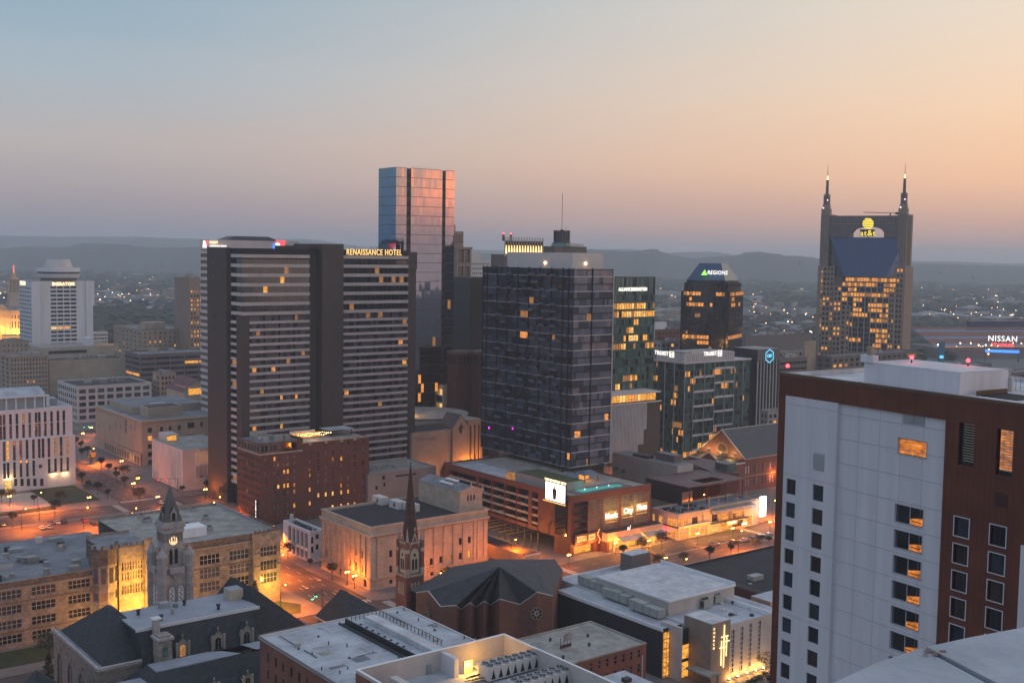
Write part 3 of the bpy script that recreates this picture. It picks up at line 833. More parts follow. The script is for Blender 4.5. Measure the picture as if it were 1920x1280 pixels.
# ---------------------------------------------------------------- skyscraper with two spires
def twin_spire():
    b = Bld('skyscraper', 'stone skyscraper with two spires, lit offices and blue glass wedge', 'skyscraper', 1699, 404, 887, 1541, 1713, az=31)
    zt, W, D = b.z, b.W, b.D; k = 'granite'
    Z = lambda py, px=1620: b.zat(px, py, 'L'); SS = lambda px, py=500: b.sz('L', px, py)[0]
    W2 = max(W, 20)
    zg0, zg1 = Z(519), Z(445)                      # glass wedge
    ar0, ar1 = SS(1594), SS(1655); arc = (ar0 + ar1) / 2; arr = abs(ar0 - ar1) / 2; zar = Z(425)
    # portal: slab with an arched opening
    lo, hi = min(ar0, ar1), max(ar0, ar1)
    m = MB(); n = 12
    for xo in (0, 7):
        m.poly([(xo, 0, zg1), (xo, lo, zg1), (xo, lo, zt), (xo, 0, zt)], 'granite2'); m.poly([(xo, hi, zg1), (xo, D, zg1), (xo, D, zt), (xo, hi, zt)], 'granite2')
        for i in range(n):
            a0, a1 = lo + (hi - lo) * i / n, lo + (hi - lo) * (i + 1) / n
            h = lambda a: zg1 + (zar - zg1) * (.45 + .55 * math.sqrt(max(0, 1 - ((a - arc) / arr) ** 2)))
            m.poly([(xo, a0, h(a0)), (xo, a1, h(a1)), (xo, a1, zt), (xo, a0, zt)], 'granite2')
            if xo == 0: m.poly([(0, a0, h(a0)), (0, a1, h(a1)), (7, a1, h(a1)), (7, a0, h(a0))], 'granite')
    m.poly([(0, lo, zg1), (7, lo, zg1), (7, lo, zg1 + (zar - zg1) * .45), (0, lo, zg1 + (zar - zg1) * .45)], k)
    m.poly([(0, hi, zg1), (7, hi, zg1), (7, hi, zg1 + (zar - zg1) * .45), (0, hi, zg1 + (zar - zg1) * .45)], k)
    m.poly([(0, 0, zt), (7, 0, zt), (7, D, zt), (0, D, zt)], k); m.poly([(0, 0, zg1), (7, 0, zg1), (7, 0, zt), (0, 0, zt)], k)
    m.box(-.4, -.05, 0, D, zt - 6.5, zt - 6.1, k)
    for i in range(24): m.box(-.12, -.01, D * (i + .5) / 24 - .12, D * (i + .5) / 24 + .12, zt - 5.9, zt - .2, k)
    b.part(m, 'arch_wall')
    # piers at the ends
    for y0, y1 in ((-1.5, 6.5), (D - 7, D + 1.0)):
        pm = MB().box(-2.5, W2, y0, y1, 0, Z(500), k)
        pm.box(-.9, W2 * .8, y0 + .6, y1 - .6, Z(500), zt + 1.2, k)
        for i in range(4):
            yy = y0 + 1.3 + i * (y1 - y0 - 2.6) / 3
            pm.box(-1.15, -.92, yy - .25, yy + .25, Z(497), zt + .8, 'granite2')
        for i in range(5): pm.box(2 + i * 3, 3 + i * 3, y0 + .35, y0 + .58, Z(497), zt, 'granite2')
        b.part(pm, 'pier')
        yc = (y0 + y1) / 2
        sp = MB(); s0, s1, s2, s3 = zt + 1.2, Z(388, 1551), Z(367, 1551), Z(337, 1551)
        sp.box(-1.0, 5.4, yc - 3.2, yc + 3.2, s0, s0 + 4.5, k).box(-.4, 4.6, yc - 2.5, yc + 2.5, s0 + 4.5, s1 + 2, k)
        sp.box(.3, 3.9, yc - 1.8, yc + 1.8, s1 + 2, s2, 'granite2')
        for dx, dy in ((.3, -1.8), (3.9, -1.8), (.3, 1.8), (3.9, 1.8)): sp.box(dx - .3, dx + .3, yc + dy - .3, yc + dy + .3, s1 + 2, s2 + 1.5, k)
        sp.cyl(2.1, yc, s2, s3, 1.25, 1.0, 'granite2', 8)
        sp.cyl(2.1, yc, s3, Z(308, 1551), .45, .06, 'cream', 6)
        b.part(sp, 'spire')
        b.part(MB().cyl(2.1, yc, s3 + .01, s3 + 3.2, .62, .34, 'spire_lit', 6).ball(-.5, yc - 1.2, s2 - 3.5, .45, 'pink_lit', 6).ball(-1.3, yc + 1.6, s0 + 5, .5, 'pink_lit', 6), 'spire_light')
    # blue glass wedge
    g = MB(); a0, a1, c0, c1 = SS(1699 - 4), SS(1554), SS(1665), SS(1587)
    T = 1.0
    TL, TR, BL, BR, OL, OR = (T, a1, zg1), (T, a0, zg1), (-5.5, c1, zg0), (-5.5, c0, zg0), (T, a1, zg0), (T, a0, zg0)
    g.poly([BL, BR, TR, TL], 'g_navy').poly([OL, BL, TL], 'g_blue').poly([BR, OR, TR], 'g_condo4')
    g.poly([TL, TR, (8, a0, zg1), (8, a1, zg1)], 'roof_dark').poly([BL, BR, OR, OL], 'g_navy').poly([(8, a1, zg0), (8, a0, zg0), (8, a0, zg1), (8, a1, zg1)], 'g_navy')
    b.part(g, 'glass_wedge')
    gr = MB()
    for i in range(1, 10):
        t = i / 10; p0 = Vector(BL).lerp(Vector(TL), t); p1 = Vector(BR).lerp(Vector(TR), t); gr.tube(p0 + Vector((-.05, 0, 0)), p1 + Vector((-.05, 0, 0)), .07, 'metal_dark', 4)
    for i in range(1, 16):
        t = i / 16; p0 = Vector(BL).lerp(Vector(BR), t); p1 = Vector(TL).lerp(Vector(TR), t); gr.tube(p0 + Vector((-.05, 0, 0)), p1 + Vector((-.05, 0, 0)), .06, 'metal_dark', 4)
    b.part(gr, 'wedge_glazing_bar')
    # shoulders, stepping in towards the centre
    fh = 3.95
    def grid(side, off, y0, y1, z0, z1, nc, k_, lit, frw=.62, frh=.55, dark=['g_bronze', 'g_blue', 'g_dark'], lits=['lit1', 'lit2', 'lit1']):
        n = max(1, int((z1 - z0 - 1) / fh)); rows = [(z1 - 1.2 - (i + frh) * fh, z1 - 1.2 - i * fh) for i in range(n)]
        rows = [r for r in rows if r[0] > z0]
        b.fac(side, off, y0, y1, z0, z1, cols=bays(y0 + .4, y1 - .4, nc, frw), rows=rows, k=k_, lit=lit, dark=dark, lits=lits, dep=.5)
    zA, zB, zC = Z(500), Z(537), Z(572)
    for (sa, sb, zz, nc, o) in ((SS(1697), SS(1682), zA, 2, -3.2), (SS(1682), SS(1671), zB, 2, -4.4), (SS(1567), SS(1545), zA, 3, -3.2), (SS(1583), SS(1567), zB, 2, -4.4), (SS(1600), SS(1583), zC, 2, -5.2)):
        y0, y1 = min(sa, sb), max(sa, sb)
        grid('L', o, y0, y1, 12, zz, nc, k, .22)
        b.part(MB().box(o, 3, y0, y1, zz - .3, zz + .05, k).box(o + .01, 3, y0 - .01, y0 + .3, 12, zz - .3, k).box(o + .01, 3, y1 - .3, y1 + .01, 12, zz - .3, k), 'shoulder')
    # central bay: bowed curtain wall with lit floors
    y0, y1 = SS(1683), SS(1583)
    n = int((zg0 - 12) / fh); cols = bays(y0, y1, 18, .86)
    for i in range(n):
        z1 = zg0 - .4 - i * fh; z0 = z1 - fh + 1.2
        p = .9 if i in (0, 1) else .55 if i < 7 else .22 if i < 14 else .4 if i % 3 == 0 else .08
        b.fac('L', -4.0, y0, y1, z1 - fh, z1, cols=cols, rows=[(z0 - .3, z1 - .3)], k='granite2' if i % 4 else 'granite2', lit=p, dark=['g_navy', 'g_blue', 'g_dark'], lits=['lit1', 'lit2', 'lit2', 'lit4'], dep=.3)
    fins = MB()
    for i in range(0, 19, 2):
        y = y0 + (y1 - y0) * i / 18; fins.box(-5.0, -4.02, y - .28, y + .28, 12, Z(530 + abs(i - 9) * 3), 'fin_stone')
    b.part(fins, 'fin')
    for i in range(15):
        y = D * (.03 + .94 * i / 14)
        if y < y0 or y > y1: b.part(MB().box(-3.9 if 8 < y < D - 8 else -2.9, -2.4, y - .2, y + .2, 8, Z(545), 'fin_stone'), 'fin')
    for i in range(26):      # outer flank windows
        z = Z(505) - i * fh
        if z < 14: break
        for y in (1.6, 4.2, D - 5.6, D - 3.2): b.part(MB().box(-2.62, -2.46, y, y + 1.1, z - 3.2, z - .6 if i % 4 else z - 1.6, rnd.choice(['g_dark', 'g_blue', 'lit4', 'lit4', 'lit2'])), 'window')
    b.part(MB().box(-3, W2, 6.4, D - 6.4, 0, zg0 - .05, 'granite2').box(6.5, W2, 2, D - 2, zg0 - .05, zt - 3, 'granite2').box(-9, W2 + 2, -6, D + 6, 0, 11.9, k), 'wall') if False else b.part(MB().box(-2.4, W2 - .1, 6.6, D - 7.1, 0, zg0 - .05, 'granite2'), 'wall')
    cr = MB(); s0, s1 = SS(1613), SS(1686); zc_ = Z(400, 1650)
    cr.tube((3, s1, zc_), (3, s0, zc_ + 1.0), .35, 'metal_dark', 4).box(2, 4, s1 - 1, s1 + 5, zc_ - .9, zc_ + .9, 'metal_dark').tube((3, s1 + 9, zt), (3, s1 + 9, zc_), .5, 'metal_dark', 5)
    b.part(cr, 'window_cleaning_crane')
    b.done()
    sg = sign_on(b, 'globe_sign', 'glowing yellow striped globe and letters mounted in the arch of the twin-spired skyscraper', 'L', 1628, 437, out=1.2)
    text_mesh('at&t', 6.2, 'yellow_lit', sg, (0, -.3, -.2), ext=.1, bold=.12)
    MB().box(-6.2, 5.2, .1, .4, -2.6, 2.8, 'black').box(-.3, .3, .45, .7, -5, 5, 'metal_dark').build('sign_backing', sg)
    gb = MB(); R_g = 4.3
    for i in range(5):
        zz0 = -R_g + i * 2 * R_g / 5 + .42; zz1 = -R_g + (i + 1) * 2 * R_g / 5 - .42
        pts = [(math.sqrt(max(0, R_g ** 2 - z * z)), z) for z in (zz0, (zz0 + zz1) / 2, zz1)]
        gb.poly([(-pts[0][0], -.6, 7.4 + pts[0][1]), (pts[0][0], -.6, 7.4 + pts[0][1] - .5), (pts[1][0], -.6, 7.4 + pts[1][1] - .2), (pts[2][0], -.6, 7.4 + pts[2][1]), (-pts[2][0], -.6, 7.4 + pts[2][1] + .3), (-pts[1][0], -.6, 7.4 + pts[1][1])], 'yellow_lit')
    gb.build('globe', sg); MB().cyl(0, 0, 0, .3, 4.3, 4.3, 'green_dim', 20).build('globe_disc', sg, (0, -.25, 7.4)).rotation_euler = (R_(90), 0, 0)
mat('fin_stone', (.42, .33, .25))
mat('spire_lit', (1, .8, .4), emit=2.5, ecol=(1, .65, .25), var=0); mat('pink_lit', (1, .7, .9), emit=3, ecol=(1, .62, .85), var=0); mat('green_dim', (.06, .09, .03), var=0)
twin_spire()
# ---------------------------------------------------------------- octagonal dark tower with sloped blue cap
def capped_tower():
    b = Bld('office_tower', 'dark notched office tower with a sloped blue glass cap and small glowing sign', 'office tower', 1366, 548, 815, 1275, 1396, az=27)
    zt, W, D = b.z, b.W, b.D
    Z = lambda py: b.zat(1330, py, 'L')
    fh = 3.9
    def tier(ins, z0, z1, lits_rows):
        c = 2.6
        def sidefac(side, off, L_):
            n = int((z1 - z0) / fh)
            for i in range(n):
                t = z1 - i * fh
                row = int(round((Z(540) - t) / fh))
                b.fac(side, off, ins + c, L_ - ins - c, t - fh, t, cols=bays(ins + c, L_ - ins - c, 14, .86), rows=[(t - fh + 1.1, t - .25)], k='g_bronze', lit={1: .75, 3: .35, 9: .8, 11: .2}.get(row, .035), dark=['g_bronze', 'g_dark', 'g_bronze', 'g_brown'], lits=['lit2', 'lit4', 'lit2'], dep=.15)
            if n == 0: b.strips(side, off, ins + c, L_ - ins - c, z0, z1, 'g_bronze')
            elif z1 - n * fh > z0: b.strips(side, off, ins + c, L_ - ins - c, z0, z1 - n * fh, 'g_bronze')
        sidefac('F', ins, W); sidefac('L', ins, D)
        m = MB().prism([(ins + .4, ins + c), (ins + c, ins + c), (ins + c, ins + .4), (W - ins - c, ins + .4), (W - ins - c, ins + c), (W - ins, ins + c), (W - ins, D - ins - c), (W - ins - c, D - ins), (ins + c, D - ins), (ins + c, D - ins - c), (ins + .4, D - ins - c)], z0, z1 - .02, 'g_bronze', 'roof_dark')
        b.part(m, 'wall')
    tier(0, 0, zt, 0); tier(1.6, zt, Z(531), 0)
    c = 3.6; z0, z1 = Z(531), Z(526)
    A = [(c, c), (W - c, c), (W - c, D - c), (c, D - c)]; t = .30
    Bp = [(c + (W - 2 * c) * t * .9, c + (D - 2 * c) * .22), (W - c - (W - 2 * c) * t, c + (D - 2 * c) * .22), (W - c - (W - 2 * c) * t, D - c - (D - 2 * c) * .22), (c + (W - 2 * c) * t * .9, D - c - (D - 2 * c) * .22)]
    m = MB().prism(A, z0, z1, 'g_bronze'); b.part(m, 'wall')
    b.part(MB().prism(A, z1, Z(494), 'g_slope', 'roof_dark', Bp), 'sloped_cap')
    b.done()
    sg = sign_on(b, 'office_sign', 'white letters with green triangle on the sloped blue cap', 'L', 1340, 512, off=4.6, out=.0)
    text_mesh('REGIONS', 4.4, 'white_lit', sg, (2.2, -.5, 0), ext=.1, bold=.05, xs=.75)
    MB().poly([(-9.6, -.6, -2), (-5.2, -.6, -2), (-7.4, -.6, 2.4)], 'green_lit').build('triangle_mark', sg)
    sg.rotation_euler = (R_(-28), 0, sg.rotation_euler.z)
mat('g_slope', (.045, .085, .14), .15, .06, metal=.6)
capped_tower()
# ---------------------------------------------------------------- white hotel with round rooftop restaurant
def drum_hotel():
    b = Bld('hotel', 'white concrete hotel with a round drum restaurant and truncated cone on its roof', 'hotel', 58, 527, 1000, 35, 173)
    zt, W, D = b.z, b.W, b.D; k = 'white_wall'
    fh = 3.58; n = 17
    c0, c1 = b.sx(93.5), b.sx(143.5)
    cols = bays(c0, c1, 4, .88)
    rows = [(zt - 6.6 - i * fh, zt - 4.8 - i * fh + .15) for i in range(n)]
    a = b.sx(74)
    b.fac('F', -1.6, .0, a, 0, zt, [], k=k)
    b.fac('F', 0, a, W, 0, zt, cols=cols, rows=[(r0, r1) for r0, r1 in rows], k=k, lit=.03, dark=['g_dark', 'g_brown', 'g_grey'], dep=.7)
    b.part(MB().box(W - 6, W + 1.2, -1.4, -.02, zt - 22, zt, k).box(W - 6, W - .2, -1.4, -.02, 0, zt - 22, k), 'corner_pier')
    rl = [(zt - 7.6 - i * fh, zt - 5.6 - i * fh) for i in range(20)]
    b.fac('L', 0, -1.6, D, 0, zt, cols=bays(0.5, D - 1, 7, .72), rows=[(r[0], r[1]) for r in rl], k=k, dark=['g_dark', 'g_blue'], dep=.6)
    b.back(0, zt, k); b.roof(zt, 'roof_grey', .6, pk=k)
    cx, cy = b.sx(110, 12), 12
    r = (149 - 71) / 2 * 1012 / 2150
    Z = lambda py: b.zat(110, py, 'F', 12)
    m = MB().cyl(cx, cy, zt - .6, Z(520), r * .82, r * .82, 'granite2', 28).cyl(cx, cy, Z(520), Z(512.5), r * .93, r, k, 28).cyl(cx, cy, Z(512.5), Z(509), r * .97, r * .97, 'g_dark', 28).cyl(cx, cy, Z(509), Z(501), r, r * .98, k, 28, 'roof_grey')
    b.part(m, 'drum_restaurant')
    b.part(MB().cyl(cx, cy, Z(501), Z(486), r * .66, r * .52, 'offwhite', 24, 'roof_grey'), 'roof_cone')
    b.done()
    sg = sign_on(b, 'hotel_sign', 'warm lit letters at the top of the white hotel facade', 'F', 118.5, 532.5, out=.3)
    text_mesh('SHERATON', 4.3, 'gold_lit2', sg, (0, 0, 0), ext=.1, bold=.09, xs=.8)
    sg = sign_on(b, 'hotel_sign', 'small warm lit letters at the top of the white hotel left flank', 'L', 43, 531, out=.3)
    text_mesh('SHERATON', 4.8, 'gold_lit2', sg, (0, 0, 0), ext=.1, bold=.07, xs=.62)
mat('gold_lit2', (1, .8, .5), emit=1.9, ecol=(1, .72, .38), var=0)
drum_hotel()
# ================================================================ buildings of the middle distance
BR = ['g_bronze', 'g_dark', 'g_brown']
# twin bank building behind the banded hotel
b = Bld('office_tower', 'pale striped office slab mostly hidden behind the banded hotel', 'office tower', 392, 449.5, 640, 376, 560)
zt, W_, D_ = b.z, b.W, b.D
for i in range(32):
    z = zt - 6 - i * 3.7
    if z < 3: break
    b.part(MB().box(-.5, 3, -.6, D_, z - 1.7, z, 'offwhite'), 'balcony_band')
b.part(MB().box(0, W_, 0, D_, 0, zt - 5.5, 'granite2').box(-.6, W_, -.6, D_, zt - 5.5, zt, 'offwhite', 'roof_grey'), 'wall')
x0, x1 = b.sx(415, 10), b.sx(515, 10)
b.part(MB().prism([(x0, 4), (x1, 4), (x1, 18), (x0, 18)], zt, zt + 2.4, 'metal_dark', 'roof_dark', [(x0 + 6, 6), (x1 - 6, 6), (x1 - 6, 16), (x0 + 6, 16)]), 'roof_crown')
b.done()
sg = sign_on(b, 'bank_sign', 'red and white bank sign on the roof edge left of the banded hotel', 'F', 380, 457.5, out=.9)
MB().poly([(-.6, -.3, -2), (1.8, -.3, -2), (1.4, -.3, 1.6), (-.2, -.3, 2)], 'white_lit').poly([(1.5, -.31, .2), (2.2, -.31, -.4), (2.5, -.31, 1.8), (1, -.31, 1.8)], 'red_lit').build('logo_mark', sg)
text_mesh('FIRST', 1.9, 'gold_lit2', sg, (6.0, -.3, .9), ext=.1, bold=.02); text_mesh('HORIZON BANK', 1.2, 'white_lit', sg, (8.6, -.3, -1.0), ext=.1, bold=.05)
sg = sign_on(b, 'bank_sign', 'blue white and red bank emblem on the roof edge above the banded hotel', 'F', 521, 460, out=.9)
MB().poly([(-3.4, -.3, -2.5), (-1.8, -.3, -2.5), (-2.2, -.3, 1), (-3.6, -.3, .2)], 'blue_lit').poly([(-1.7, -.3, -2.5), (2.4, -.3, -2.5), (.2, -.3, 1.4), (-2, -.3, 1.2)], 'white_lit').poly([(1.5, -.31, .2), (3.4, -.31, -1.2), (4, -.31, 2.8), (-2, -.31, 2.8), (-.2, -.31, 1.8)], 'red_lit').build('logo_mark', sg)
# brown tower with lit windows, left of the banded hotel
b = block('office_tower', 'brown stone office tower with columns of lit windows, left of the banded hotel', 'office tower', 355, 521, 900, 327, 392, nF=6, nL=0, fh=3.5, frw=.45, frh=.5, k='granite', lit=.55, lits=['lit1', 'lit2', 'lit4'], dark=BR, cap=90, units=1, topm=9)
b.fac('L', 0, 0, b.D, 0, .01, [], k='granite')
b.done(90)
# stepped stone tower right of the mirror tower
b = Bld('office_tower', 'slim stone tower with paired dark window bays beside the mirror-glass tower', 'office tower', 857, 464, 740, 849, 884)
zt, W_, D_ = b.z, b.W, b.D
c0 = [(W_ * .10, W_ * .46), (W_ * .54, W_ * .88)]
rows = [(zt - 9.6 - i * 10.8, zt - 1.2 - i * 10.8) for i in range(8)]
b.fac('F', 0, 0, W_, 0, zt, cols=c0, rows=rows, k='granite', dark=['g_dark', 'g_blue'], mull=2, hb=3, dep=.8); b.strips('L', 0, 0, D_, 0, zt, 'granite'); b.back(0, zt, 'granite'); b.roof(zt, pk='granite')
z2 = b.zat(870, 434)
b.part(MB().box(-.8, W_ * .62, 3, D_, zt + .01, z2, 'granite', 'roof_grey').box(-2, W_ * .12, 4, D_, z2, b.zat(855, 421), 'granite', 'roof_grey').box(1, W_ * .27, 2.8, 2.98, zt + 3, z2 - 2, 'g_dark').box(W_ * .34, W_ * .56, 2.8, 2.98, zt + 3, z2 - 2, 'g_dark'), 'upper_stage')
b.part(MB().box(-.3, W_ + .5, -.5, -.02, zt - 1, zt + .4, 'granite'), 'cornice')
b.done(100)
# black ribbed tower
b = Bld('office_tower', 'black ribbed tower squeezed between the slim stone tower and the dark residential tower', 'office tower', 881, 520, 690, 878, 925)
r = MB(); 
for i in range(26): r.box(i * b.W / 26, i * b.W / 26 + .3, -.45, -.02, 0, b.z, 'metal_dark')
b.part(r, 'rib'); b.part(MB().box(0, b.W, 0, 18, 0, b.z, 'g_dark', 'roof_dark'), 'wall'); b.done()
b = block('office_block', 'pale office block with a white top box, far behind the slim stone tower', 'office block', 880, 487, 980, 876, 919, nF=10, nL=2, fh=4, k='offwhite', lit=.03, cap=50, units=0, frh=.35, dark=['g_blue', 'g_grey'])
b.part(MB().box(2, b.W * .7, 4, 16, b.z, b.z + 6.5, 'offwhite', 'roof_grey'), 'penthouse'); b.done(60)
# two little brick church towers
for px, lb in ((862, 'left of two squat brick church towers below the slim stone tower'), (902, 'right of two squat brick church towers, at the edge of the dark residential tower')):
    p = PD(px, 658, 650); o = empty('church_tower', lb, 'church tower', (p.x, p.y, 0), GROT)
    MB().box(-5, 5, -5, 5, 0, p.z, 'brick_dark', 'roof_dark').box(-5.3, 5.3, -5.3, 5.3, p.z - 1.2, p.z + .3, 'stone_dark').build('wall', o)
    for i in range(3): MB().box(-3.6 + i * 2.6, -2 + i * 2.6, -5.1, -4.98, p.z - 7, p.z - 2.5, 'black').build('arched_opening', o); MB().box(-5.1, -4.98, -3.6 + i * 2.6, -2 + i * 2.6, p.z - 7, p.z - 2.5, 'black').build('arched_opening', o)
# tower with a lit pinnacle crown
b = Bld('office_tower', 'tower top with a crown of lit white pinnacles behind the dark residential tower', 'office tower', 947, 448, 600, 939, 1018)
r = MB(); r.box(0, b.W, 0, 12, 0, b.z - 8, 'granite2', 'roof_grey'); b.part(r, 'wall')
n = 14
cr = MB()
for i in range(n + 1):
    x = b.W * i / n; cr.box(x - .18, x + .18, -.3, .2, b.z - 9, b.z + 1.0, 'cream')
cr.box(0, b.W, .2, .5, b.z - 8, b.z - .9, 'metal_dark').box(0, b.W, -.1, .9, b.z - 8.6, b.z - 8, 'cream'); b.part(cr, 'pinnacle_crown')
lt = MB()
for i in range(n):
    x = b.W * (i + .5) / n; lt.prism([(x - .5, .0), (x + .5, .0), (x + .5, .18), (x - .5, .18)], b.z - 7.6, b.z - 3.2, 'lit_glow', None, [(x - .12, .0), (x + .12, .0), (x + .12, .18), (x - .12, .18)])
b.part(lt, 'light_wedge')  # glowing tapered wedges: the upward wash of light modelled as emissive shapes
for px in (946, 960): 
    x = b.sx(px); b.part(MB().cyl(x, 1, b.z - 1, b.z + 2.4, .7, .6, 'granite2', 8).ball(x, 1, b.z + 2.9, .35, 'red_lamp', 6), 'finial')
b.done()
# lantern tower with antenna
b = Bld('office_tower', 'old tower top with a round ribbed lantern and a tall thin antenna', 'office tower', 1040, 460, 640, 1020, 1100)
b.part(MB().box(0, b.W, 0, 14, 0, b.z - .5, 'granite2', 'roof_grey'), 'wall')
cx = b.sx(1053, 5); q = MB().cyl(cx, 5, b.z - .5, b.z + 1.4, 6.2, 5.6, 'g_green', 14).cyl(cx, 5, b.z + 1.4, b.z + 2.6, 5.2, 4.6, 'metal_dark', 14)
zt2 = b.zat(1053, 434, 'F', 5); q.cyl(cx, 5, b.z + 2.6, zt2, 4.2, 4.2, 'granite2', 16)
for i in range(16):
    a = i * math.pi / 8; q.box(cx + 4.3 * math.cos(a) - .22, cx + 4.3 * math.cos(a) + .22, 5 + 4.3 * math.sin(a) - .22, 5 + 4.3 * math.sin(a) + .22, b.z + 2.6, zt2 + .6, 'metal_dark')
b.part(q, 'lantern')
b.part(MB().cyl(cx, 5, zt2, zt2 + 1.2, 1.5, .6, 'metal_dark', 8).tube((cx, 5, zt2), (cx, 5, b.zat(1054, 362, 'F', 5)), .14, 'metal_dark', 5).tube((cx + 3, 5, zt2), (cx + 3, 5, zt2 + 3), .08, 'metal_dark', 4), 'antenna')
b.part(MB().box(b.W * .55, b.W * .95, 1, 9, b.z - .45, b.z + 1.2, 'offwhite'), 'penthouse')
b.done()
# glass office with lit floors
b = Bld('office_tower', 'glass office tower with golden lit floors right of the dark residential tower', 'office tower', 1134, 519, 560, 1128, 1229)
zt, W_ = b.z, b.W; b.D = 26
pod = b.zat(1190, 742)
fh = 4.0; nf = int((zt - 9 - pod) / fh)
for i in range(nf):
    z1 = zt - 9 - i * fh
    p = {0: 0, 1: .85, 2: .85, 3: .1, 4: .55, 5: .75, 6: .75, 7: .2, 8: .05, 9: .02}.get(i, .35 if i % 3 else .6)
    p = min(p, .9)
    for (c0, c1, n, pp) in ((0, W_ * .68, 14, p), (W_ * .68, W_, 7, p * (.9 if i in (1, 2) else .15))):
        b.fac('F', 0, c0, c1, z1 - fh, z1, cols=bays(c0, c1, n, .9), rows=[(z1 - fh + 1.0, z1 - .15)], k='g_green', lit=pp, dark=['g_green', 'g_green2', 'g_dark', 'g_green'], lits=['lit1', 'lit3', 'lit1', 'lit4'], dep=.12)
zc = zt - 9 - nf * fh
b.fac('F', 0, 0, W_, zt - 9, zt, cols=bays(0, W_, 24, .9), rows=[(zt - 8.6, zt - .5)], k='metal_dark', dark=['g_green', 'g_dark', 'g_green2'], dep=.1)
b.part(MB().box(.1, W_, .2, 26, pod, zt - .5, 'g_green', 'roof_dark').box(0, W_, .3, 26, 0, pod, 'metal_dark'), 'wall')
b.done(100)
sg = sign_on(b, 'office_sign', 'white lit letters across the top of the golden-lit glass office tower', 'F', 1183, 542.5, out=.3)
text_mesh('ALLIANCEBERNSTEIN', 2.5, 'white_lit', sg, (1.2, 0, 0), ext=.1, bold=.04, xs=.74)
MB().box(-13.0, -12.5, -.2, .1, -3.4, 4.0, 'white_lit').box(-13.8, -13.01, -.2, .1, 3.5, 4.0, 'white_lit').box(-13.8, -13.01, -.2, .1, -3.4, -2.9, 'white_lit').build('bracket_mark', sg)
# its ribbed base with terrace
b = Bld('podium_building', 'ribbed metal podium with stepped brown panel and a lit open terrace floor', 'podium', 1134, 762, 545, 1128, 1238)
zt, W_ = b.z, b.W
m = MB().box(0, W_, 0, 30, 0, zt, 'concrete_dark', 'roof_tan')
x1 = b.sx(1212)
steps = [b.sx(p) for p in (1212, 1206, 1196, 1188, 1176)]
nr = 40
for i in range(nr):
    x = W_ * i / nr
    zlow = 0
    for j, sx_ in enumerate(steps):
        if x > sx_: zlow = max(zlow, zt * (.86 - .17 * j) if j < 4 else 0)
    if x < steps[0] - .2: m.box(x, x + .45, -.35, -.02, zlow, zt, 'metal_rib').box(x + .46, x + W_ / nr - .01, -.15, -.03, zlow, zt, 'metal_rib')
b.part(m, 'wall'); b.part(MB().box(-.3, W_ + .3, -.6, 0, zt + .01, zt + .6, 'offwhite'), 'parapet')
t = MB()
for i in range(18): t.box(i * W_ / 18, (i + .86) * W_ / 18, 3.0, 3.1, zt + .7, zt + 4.2, rnd.choice(['lit1', 'lit1', 'lit2', 'lit3']))
b.part(t, 'terrace_window'); b.part(MB().box(-.2, W_, -.4, 26, zt + 4.6, zt + 5.3, 'offwhite').box(2, W_, 3.2, 25, zt + .02, zt + 4.6, 'granite2'), 'terrace_roof')
b.done()
# green glass bank office
b = Bld('office_block', 'green glass office block with grey rooftop screen and lit bank letters', 'office block', 1284, 680, 640, 1225, 1407)
zt, W_, D_ = b.z, b.W, b.D; fh = 4.15
nf = int(zt / fh)
xb = [b.sx(p) for p in (1301, 1321, 1340, 1359, 1377, 1394)]
for side, L_, n in (('F', W_, 36), ('L', D_, 20)):
    for i in range(nf):
        z1 = zt - .7 - i * fh
        b.fac(side, 0, 0, L_, max(0, z1 - fh), z1, cols=bays(0, L_, n, .9), rows=[(max(.3, z1 - fh + .95), z1 - .2)], k='g_green', lit=.10 if i < nf - 1 else .6, dark=['g_green', 'g_green2', 'g_dark', 'g_green', 'g_blue'], lits=['lit1', 'lit4', 'lit4', 'lit2'], dep=.1)
m = MB()
for x in [.1] + xb: m.box(x - .1, x + .1, -.4, -.02, 0, zt - .6, 'frame_light')
for y in (D_ * .3, D_ * .6, D_ - .2): m.box(-.5, -.02, y - .15, y + .15, 0, zt - .6, 'frame_light')
m.box(-.6, W_ + .3, -.6, .3, zt - .7, zt + .1, 'offwhite').box(-.6, .3, .31, D_, zt - .7, zt + .1, 'offwhite')
b.part(m, 'mullion')
pn = MB()
for i in range(nf - 1):
    for j in range(6):
        if (i % 4 in (1, 3) and j in (1, 2)) or (i % 4 in (0, 2) and j in (3, 4)) and i % 2 == 0:
            z1 = zt - .7 - (i + 1) * fh; a, c = ([.1] + xb)[j], ([.1] + xb)[j + 1]
            b.part(MB().box(a + .4, c - .4, -.35, -.03, z1 - .2, z1 + 1.0, 'offwhite'), 'spandrel_panel')
b.part(MB().box(.2, W_, .2, D_, 0, zt - .1, 'g_green', 'roof_white'), 'wall')
b.part(MB().box(2, W_ * .78, 1.5, 2.2, zt + .1, zt + 4.6, 'offwhite').box(1.3, 2, 1.5, D_ * .95, zt + .1, zt + 4.6, 'offwhite').box(2, W_ * .78, D_ * .9, D_ * .93, zt + .1, zt + 4.6, 'offwhite').box(W_ * .76, W_ * .78, 2.3, D_ * .89, zt + .1, zt + 4.6, 'offwhite'), 'roof_screen')
rb = MB()
for i in range(26): rb.box(3 + i * W_ * .74 / 26, 3.4 + i * W_ * .74 / 26, 1.3, 1.48, zt + .2, zt + 4.5, 'metal_grey')
b.part(rb, 'screen_rib')
b.part(MB().box(8, 14, 8, 20, zt, zt + 5.2, 'metal_grey'), 'rooftop_unit'); b.part(MB().box(18, 26, 8, 16, zt, zt + 3, 'metal_grey'), 'rooftop_unit')
b.done(100)
